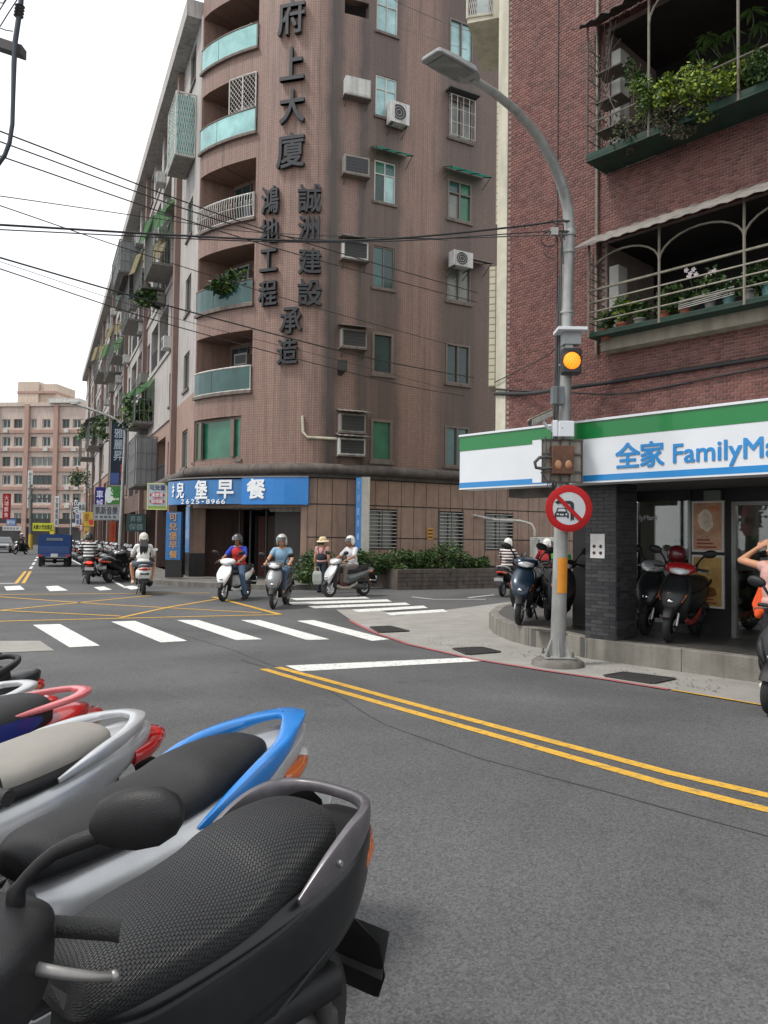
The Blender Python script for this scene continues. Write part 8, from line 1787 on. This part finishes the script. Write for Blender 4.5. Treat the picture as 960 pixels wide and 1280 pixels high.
for i, (px, py) in enumerate(((545, 728), (572, 730), (598, 728))):
    c = V(px, py, RB.P(bx(px, py), PO + .15).y); shrub('creeper', ('left', 'middle', 'right')[i] + ' straggling weed hanging over the planter stones', 'plant', c, (.5, .15, .3), 350, .08, LEAF, 50 + i)
s_ = bx(384, 720); c = V(386, 716, 24.6); shrub('potted_shrub', 'bright green plant on the ground left of the woman in the sun hat', 'plant', c, (.3, .25, .5), 500, .12, [LEAF[1], LEAF[2], LIME[0]], 61)
m_ = MB(); a_ = V(376.5, 742, 24.9); m_.obox((a_.x, a_.y, .0), (.16, 0, 0), (0, .16, 0), (0, 0, 1.0)); tag(obj('bollard', m_, mat('post_dark', (.03, .03, .032), .6), bevel=.01), 'short dark post beside the cafe shutter', 'post')
m_ = MB(); a_, b_ = V(374, 697, 24.9), V(398, 694, 24.7); m_.obox(a_ - Vector((0, 0, .09)), b_ - a_, (0, .1, 0), (0, 0, .16)); tag(obj('barrier_rail', m_, mat('post_dark', (.03, .03, .032), .6), bevel=.01), 'dark horizontal rail between the cafe shutter and the hedge', 'rail')
# green crate behind the post
c = V(697, 700, 14.5); m_ = MB(); m_.obox(c - Vector((.06, 0, .1)), (.32, 0, 0), (0, .3, 0), (0, 0, .22)); cr_ = tag(obj('delivery_box', m_, mat('box_green', (.03, .32, .05), .5), bevel=.02), 'bright green delivery box glimpsed behind the street light post', 'box')
# ---- upper cage plants
def onc(px, py, o_): s_, z_ = fs(px, py, o_); return FM.P(s_, o_, z_)
for i, (px, py, o_, r, n, sz, pal, lb) in enumerate((
    (900, 100, .45, (.46, .25, .27), 3000, .055, LIME, 'lime green leafy shrub spilling over the rail of the upper cage'),
    (842, 118, .46, (.26, .2, .22), 1300, .055, LIME, 'smaller lime green shrub left of the big one in the upper cage'),
    (810, 128, .46, (.24, .18, .30), 1200, .05, [LEAF[1], LIME[0], LEAF[2]], 'yellow green bush behind the rusty post of the upper cage'),
    (795, 100, .3, (.22, .2, .33), 800, .06, LEAF, 'dark leafy plant at the left of the upper cage'),
    (848, 152, .52, (.28, .12, .22), 900, .045, DRY, 'dry brownish plant hanging behind the green tray'),
    (880, 140, .46, (.18, .1, .12), 420, .05, [LEAF[1], LIME[0], LEAF[0]], 'trailing green plant low in the middle of the upper cage'),
    (955, 95, .4, (.25, .2, .22), 1000, .06, [LEAF[0], LEAF[1], LEAF[2]], 'deep green bush at the right edge of the upper cage'),
    (790, 160, .4, (.24, .2, .3), 650, .05, DRY, 'withered plant on the lowest shelf of the upper cage'))):
    shrub('balcony_plant', lb, 'plant', onc(px, py, o_), r, n, sz, pal, 70 + i)
# umbrella plant with hand shaped leaves
t = thing('umbrella_plant', 'tall plant with big hand shaped leaves at the top right of the upper cage', 'plant', onc(925, 95, .2)); r8 = random.Random(8)
for i, (px, py) in enumerate(((872, 62), (895, 50), (915, 38), (930, 58), (905, 70), (950, 30), (955, 62), (885, 44), (940, 12))):
    c = onc(px, py, .3 + .1 * r8.random()); m_ = MB()
    for k in range(8):
        a_ = 2 * pi * k / 8 + r8.random() * .5; d = (FM.T(1) * cos(a_) + NO * sin(a_) * .8 + Vector((0, 0, -.35 + .2 * r8.random()))).normalized(); w = d.cross(Vector((0, 0, 1))).normalized() * .028; L_ = r8.uniform(.13, .2)
        m_.add([c, c + d * L_ * .5 + w, c + d * L_ - Vector((0, 0, .03)), c + d * L_ * .5 - w], [(0, 1, 2), (0, 2, 3)], k % 2)
    obj('leaf_whorl', m_, [LEAF[1], LEAF[2]], t, world=True); m_ = MB(); m_.tube([c, c - Vector((0, 0, .12)) - NO * .05, onc(925, 100, .15)], .006, 5); obj('stem', m_, LEAF[0], t, world=True)
# ---- lower cage: potted plants in a row
POT = [mat('pot_terracotta', (.26, .075, .04), .8, var=.2, vs=8, dirt=.25), mat('pot_grey', (.2, .19, .17), .8, dirt=.3), mat('pot_teal', (.10, .22, .2), .6, dirt=.2)]
ORDP = ('leftmost', 'second', 'third', 'fourth', 'fifth', 'sixth', 'seventh', 'eighth', 'ninth', 'tenth')
for i, (px, py, pot, h_, pal) in enumerate(((757, 424, 0, .14, LEAF), (778, 417, 0, .22, [LEAF[1], LEAF[2], LIME[0]]), (800, 411, 1, .20, [LEAF[1], LEAF[0], LEAF[2]]), (830, 403, 0, .22, LEAF), (857, 397, 0, .16, LEAF), (888, 386, 1, .24, LEAF), (911, 382, 2, .12, LEAF), (938, 377, 1, .22, LEAF), (960, 370, 2, .2, LEAF))):
    b_ = onc(px, py, .27); t = thing('potted_plant', ORDP[i] + ' potted plant from the left on the lower balcony cage', 'plant', b_, 0, 'potted plants in the lower cage')
    m_ = MB(); m_.lathe([(0, 0), (.055, 0), (.075, .11), (.085, .11), (.085, .13), (.07, .13), (.065, .115), (0, .115)], b_, (0, 0, 1), 16); obj('pot', m_, POT[pot], t, world=True, smooth=40)
    rn = random.Random(90 + i); m_ = MB(); leaves(m_, b_ + Vector((0, 0, .14 + h_ * .6)), (.13, .13, h_), 170, .085, rn); obj('foliage', m_, pal, t, world=True); m_ = MB(); twigs(m_, b_ + Vector((0, 0, .12 + h_ * .6)), (.08, .08, h_), 5, rn, 0, .005); obj('stems', m_, TWIG, t, world=True, kind='stuff')
t = thing('orchid', 'white flowering orchid on the lower balcony cage', 'plant', onc(865, 390, .2)); r9 = random.Random(3); m_ = MB(); m_.tube([onc(865, 390, .2), onc(866, 360, .22), onc(860, 340, .26)], .005, 5); m_.tube([onc(868, 390, .2), onc(872, 350, .2), onc(886, 345, .26)], .005, 5); obj('stem', m_, LEAF[1], t, world=True, kind='stuff')
for px, py in ((858, 338), (863, 342), (867, 337), (870, 343), (883, 345), (888, 341), (893, 339), (861, 346)):
    c = onc(px, py, .27); m_ = MB()
    for k in range(5): a_ = 2 * pi * k / 5; d = (FM.T(1) * cos(a_) + Vector((0, 0, sin(a_)))); w = (FM.T(1) * -sin(a_) + Vector((0, 0, cos(a_)))) * .014; m_.add([c, c + d * .02 + w + NO * .008, c + d * .036, c + d * .02 - w + NO * .008], [(0, 1, 2), (0, 2, 3)])
    obj('flower', m_, mat('petal_white', (.62, .55, .56), .7), t, world=True)
m_ = MB(); c = onc(893, 378, .36)
for k in range(5): m_.tube([onc(848, 377 + 2.4 * k, .36), onc(918, 358 + 2.4 * k, .36)], .006, 5)
tag(obj('wire_shelf', m_, FR_WHITE), 'white wire shelf among the pots of the lower cage', 'shelf')['kind'] = 'thing'
del bpy.data.objects['wire_shelf']['kind']
# ---- plants on the curved balcony and down the street facade
s_, z_ = RB.hit(290, 350); shrub('balcony_plant', 'green plant hanging over the glass of a curved balcony left of the small characters', 'plant', RB.P(s_, .0, z_ - .1), (.75, .4, .3), 420, .3, [LEAF[1], LEAF[2], LEAF[0]], 101)
for i, (d, z_, o_, rx, rz, lb) in enumerate(((12.5, 7.8, .7, 1.3, .8, 'plants trailing below the bright green awning above the dark vertical sign'), (8.5, 12.6, .8, .7, .4, 'dark hanging plants under the cream roofed cage'), (37, 10.2, .5, 1.4, 1.0, 'creeper on a far balcony above the street signs'), (54, 12, .6, 1.6, 1.4, 'creeper mass by the roof line at the far end'), (62, 7, .6, 1.8, 1.6, 'low creeper at the very end of the facade'))):
    rn = random.Random(110 + i); c = LF.P(sL(d), o_, z_); t = thing('trailing_plant', lb, 'plant', c); m_ = MB(); leaves(m_, c, (rx, rx, rz), 520, .3, rn); obj('foliage', m_, [LEAF[0], LEAF[1], LEAF[2]], t, world=True)
# ---- dry leaves and litter along the kerb
rn = random.Random(77); m_ = MB()
for i in range(420):
    f = rn.random(); a_ = G(470 + 430 * f, 796 + 72 * f - 6 * sin(f * 3) , 0); p = a_ + NO * rn.uniform(-.9, .25) * rn.random() + Vector((0, 0, .0135)); d = Vector((rn.gauss(0, 1), rn.gauss(0, 1), 0)).normalized(); w = Vector((-d.y, d.x, 0)); s = rn.uniform(.006, .022)
    m_.add([p, p + d * s + w * s * .4 + Vector((0, 0, .004)), p + d * s * 2, p + d * s - w * s * .4 + Vector((0, 0, .003))], [(0, 1, 2, 3)], rn.randrange(3))
tag(obj('kerb_litter', m_, [DRY[0], TWIG, LEAF[0]]), 'dry leaf scraps strewn along the concrete apron', 'litter', kind='stuff')
# ---- a few small trees and a low wall across the road, seen only as a reflection in the shop glass
for i, (x, y, h_) in enumerate(((-9.5, 1.5, 4.2), (-12.5, 4.2, 5.2), (-15, 1.0, 5.))):
    t = thing('street_tree', ('small', 'middle', 'broad')[i] + ' roadside tree reflected in the shop window', 'tree', (x, y, 0)); m_ = MB(); m_.tube([(x, y, 0), (x + .1, y, h_ * .35), (x, y + .1, h_ * .7)], [.14, .11, .05], 8); m_.tube([(x + .1, y, h_ * .4), (x + .7, y + .3, h_ * .75)], [.06, .03], 6); obj('trunk', m_, TWIG, t, world=True)
    m_ = MB(); leaves(m_, (x, y, h_ * .72), (1.9, 1.9, h_ * .34), 2200, .22, random.Random(i)); obj('crown', m_, LEAF, t, world=True)
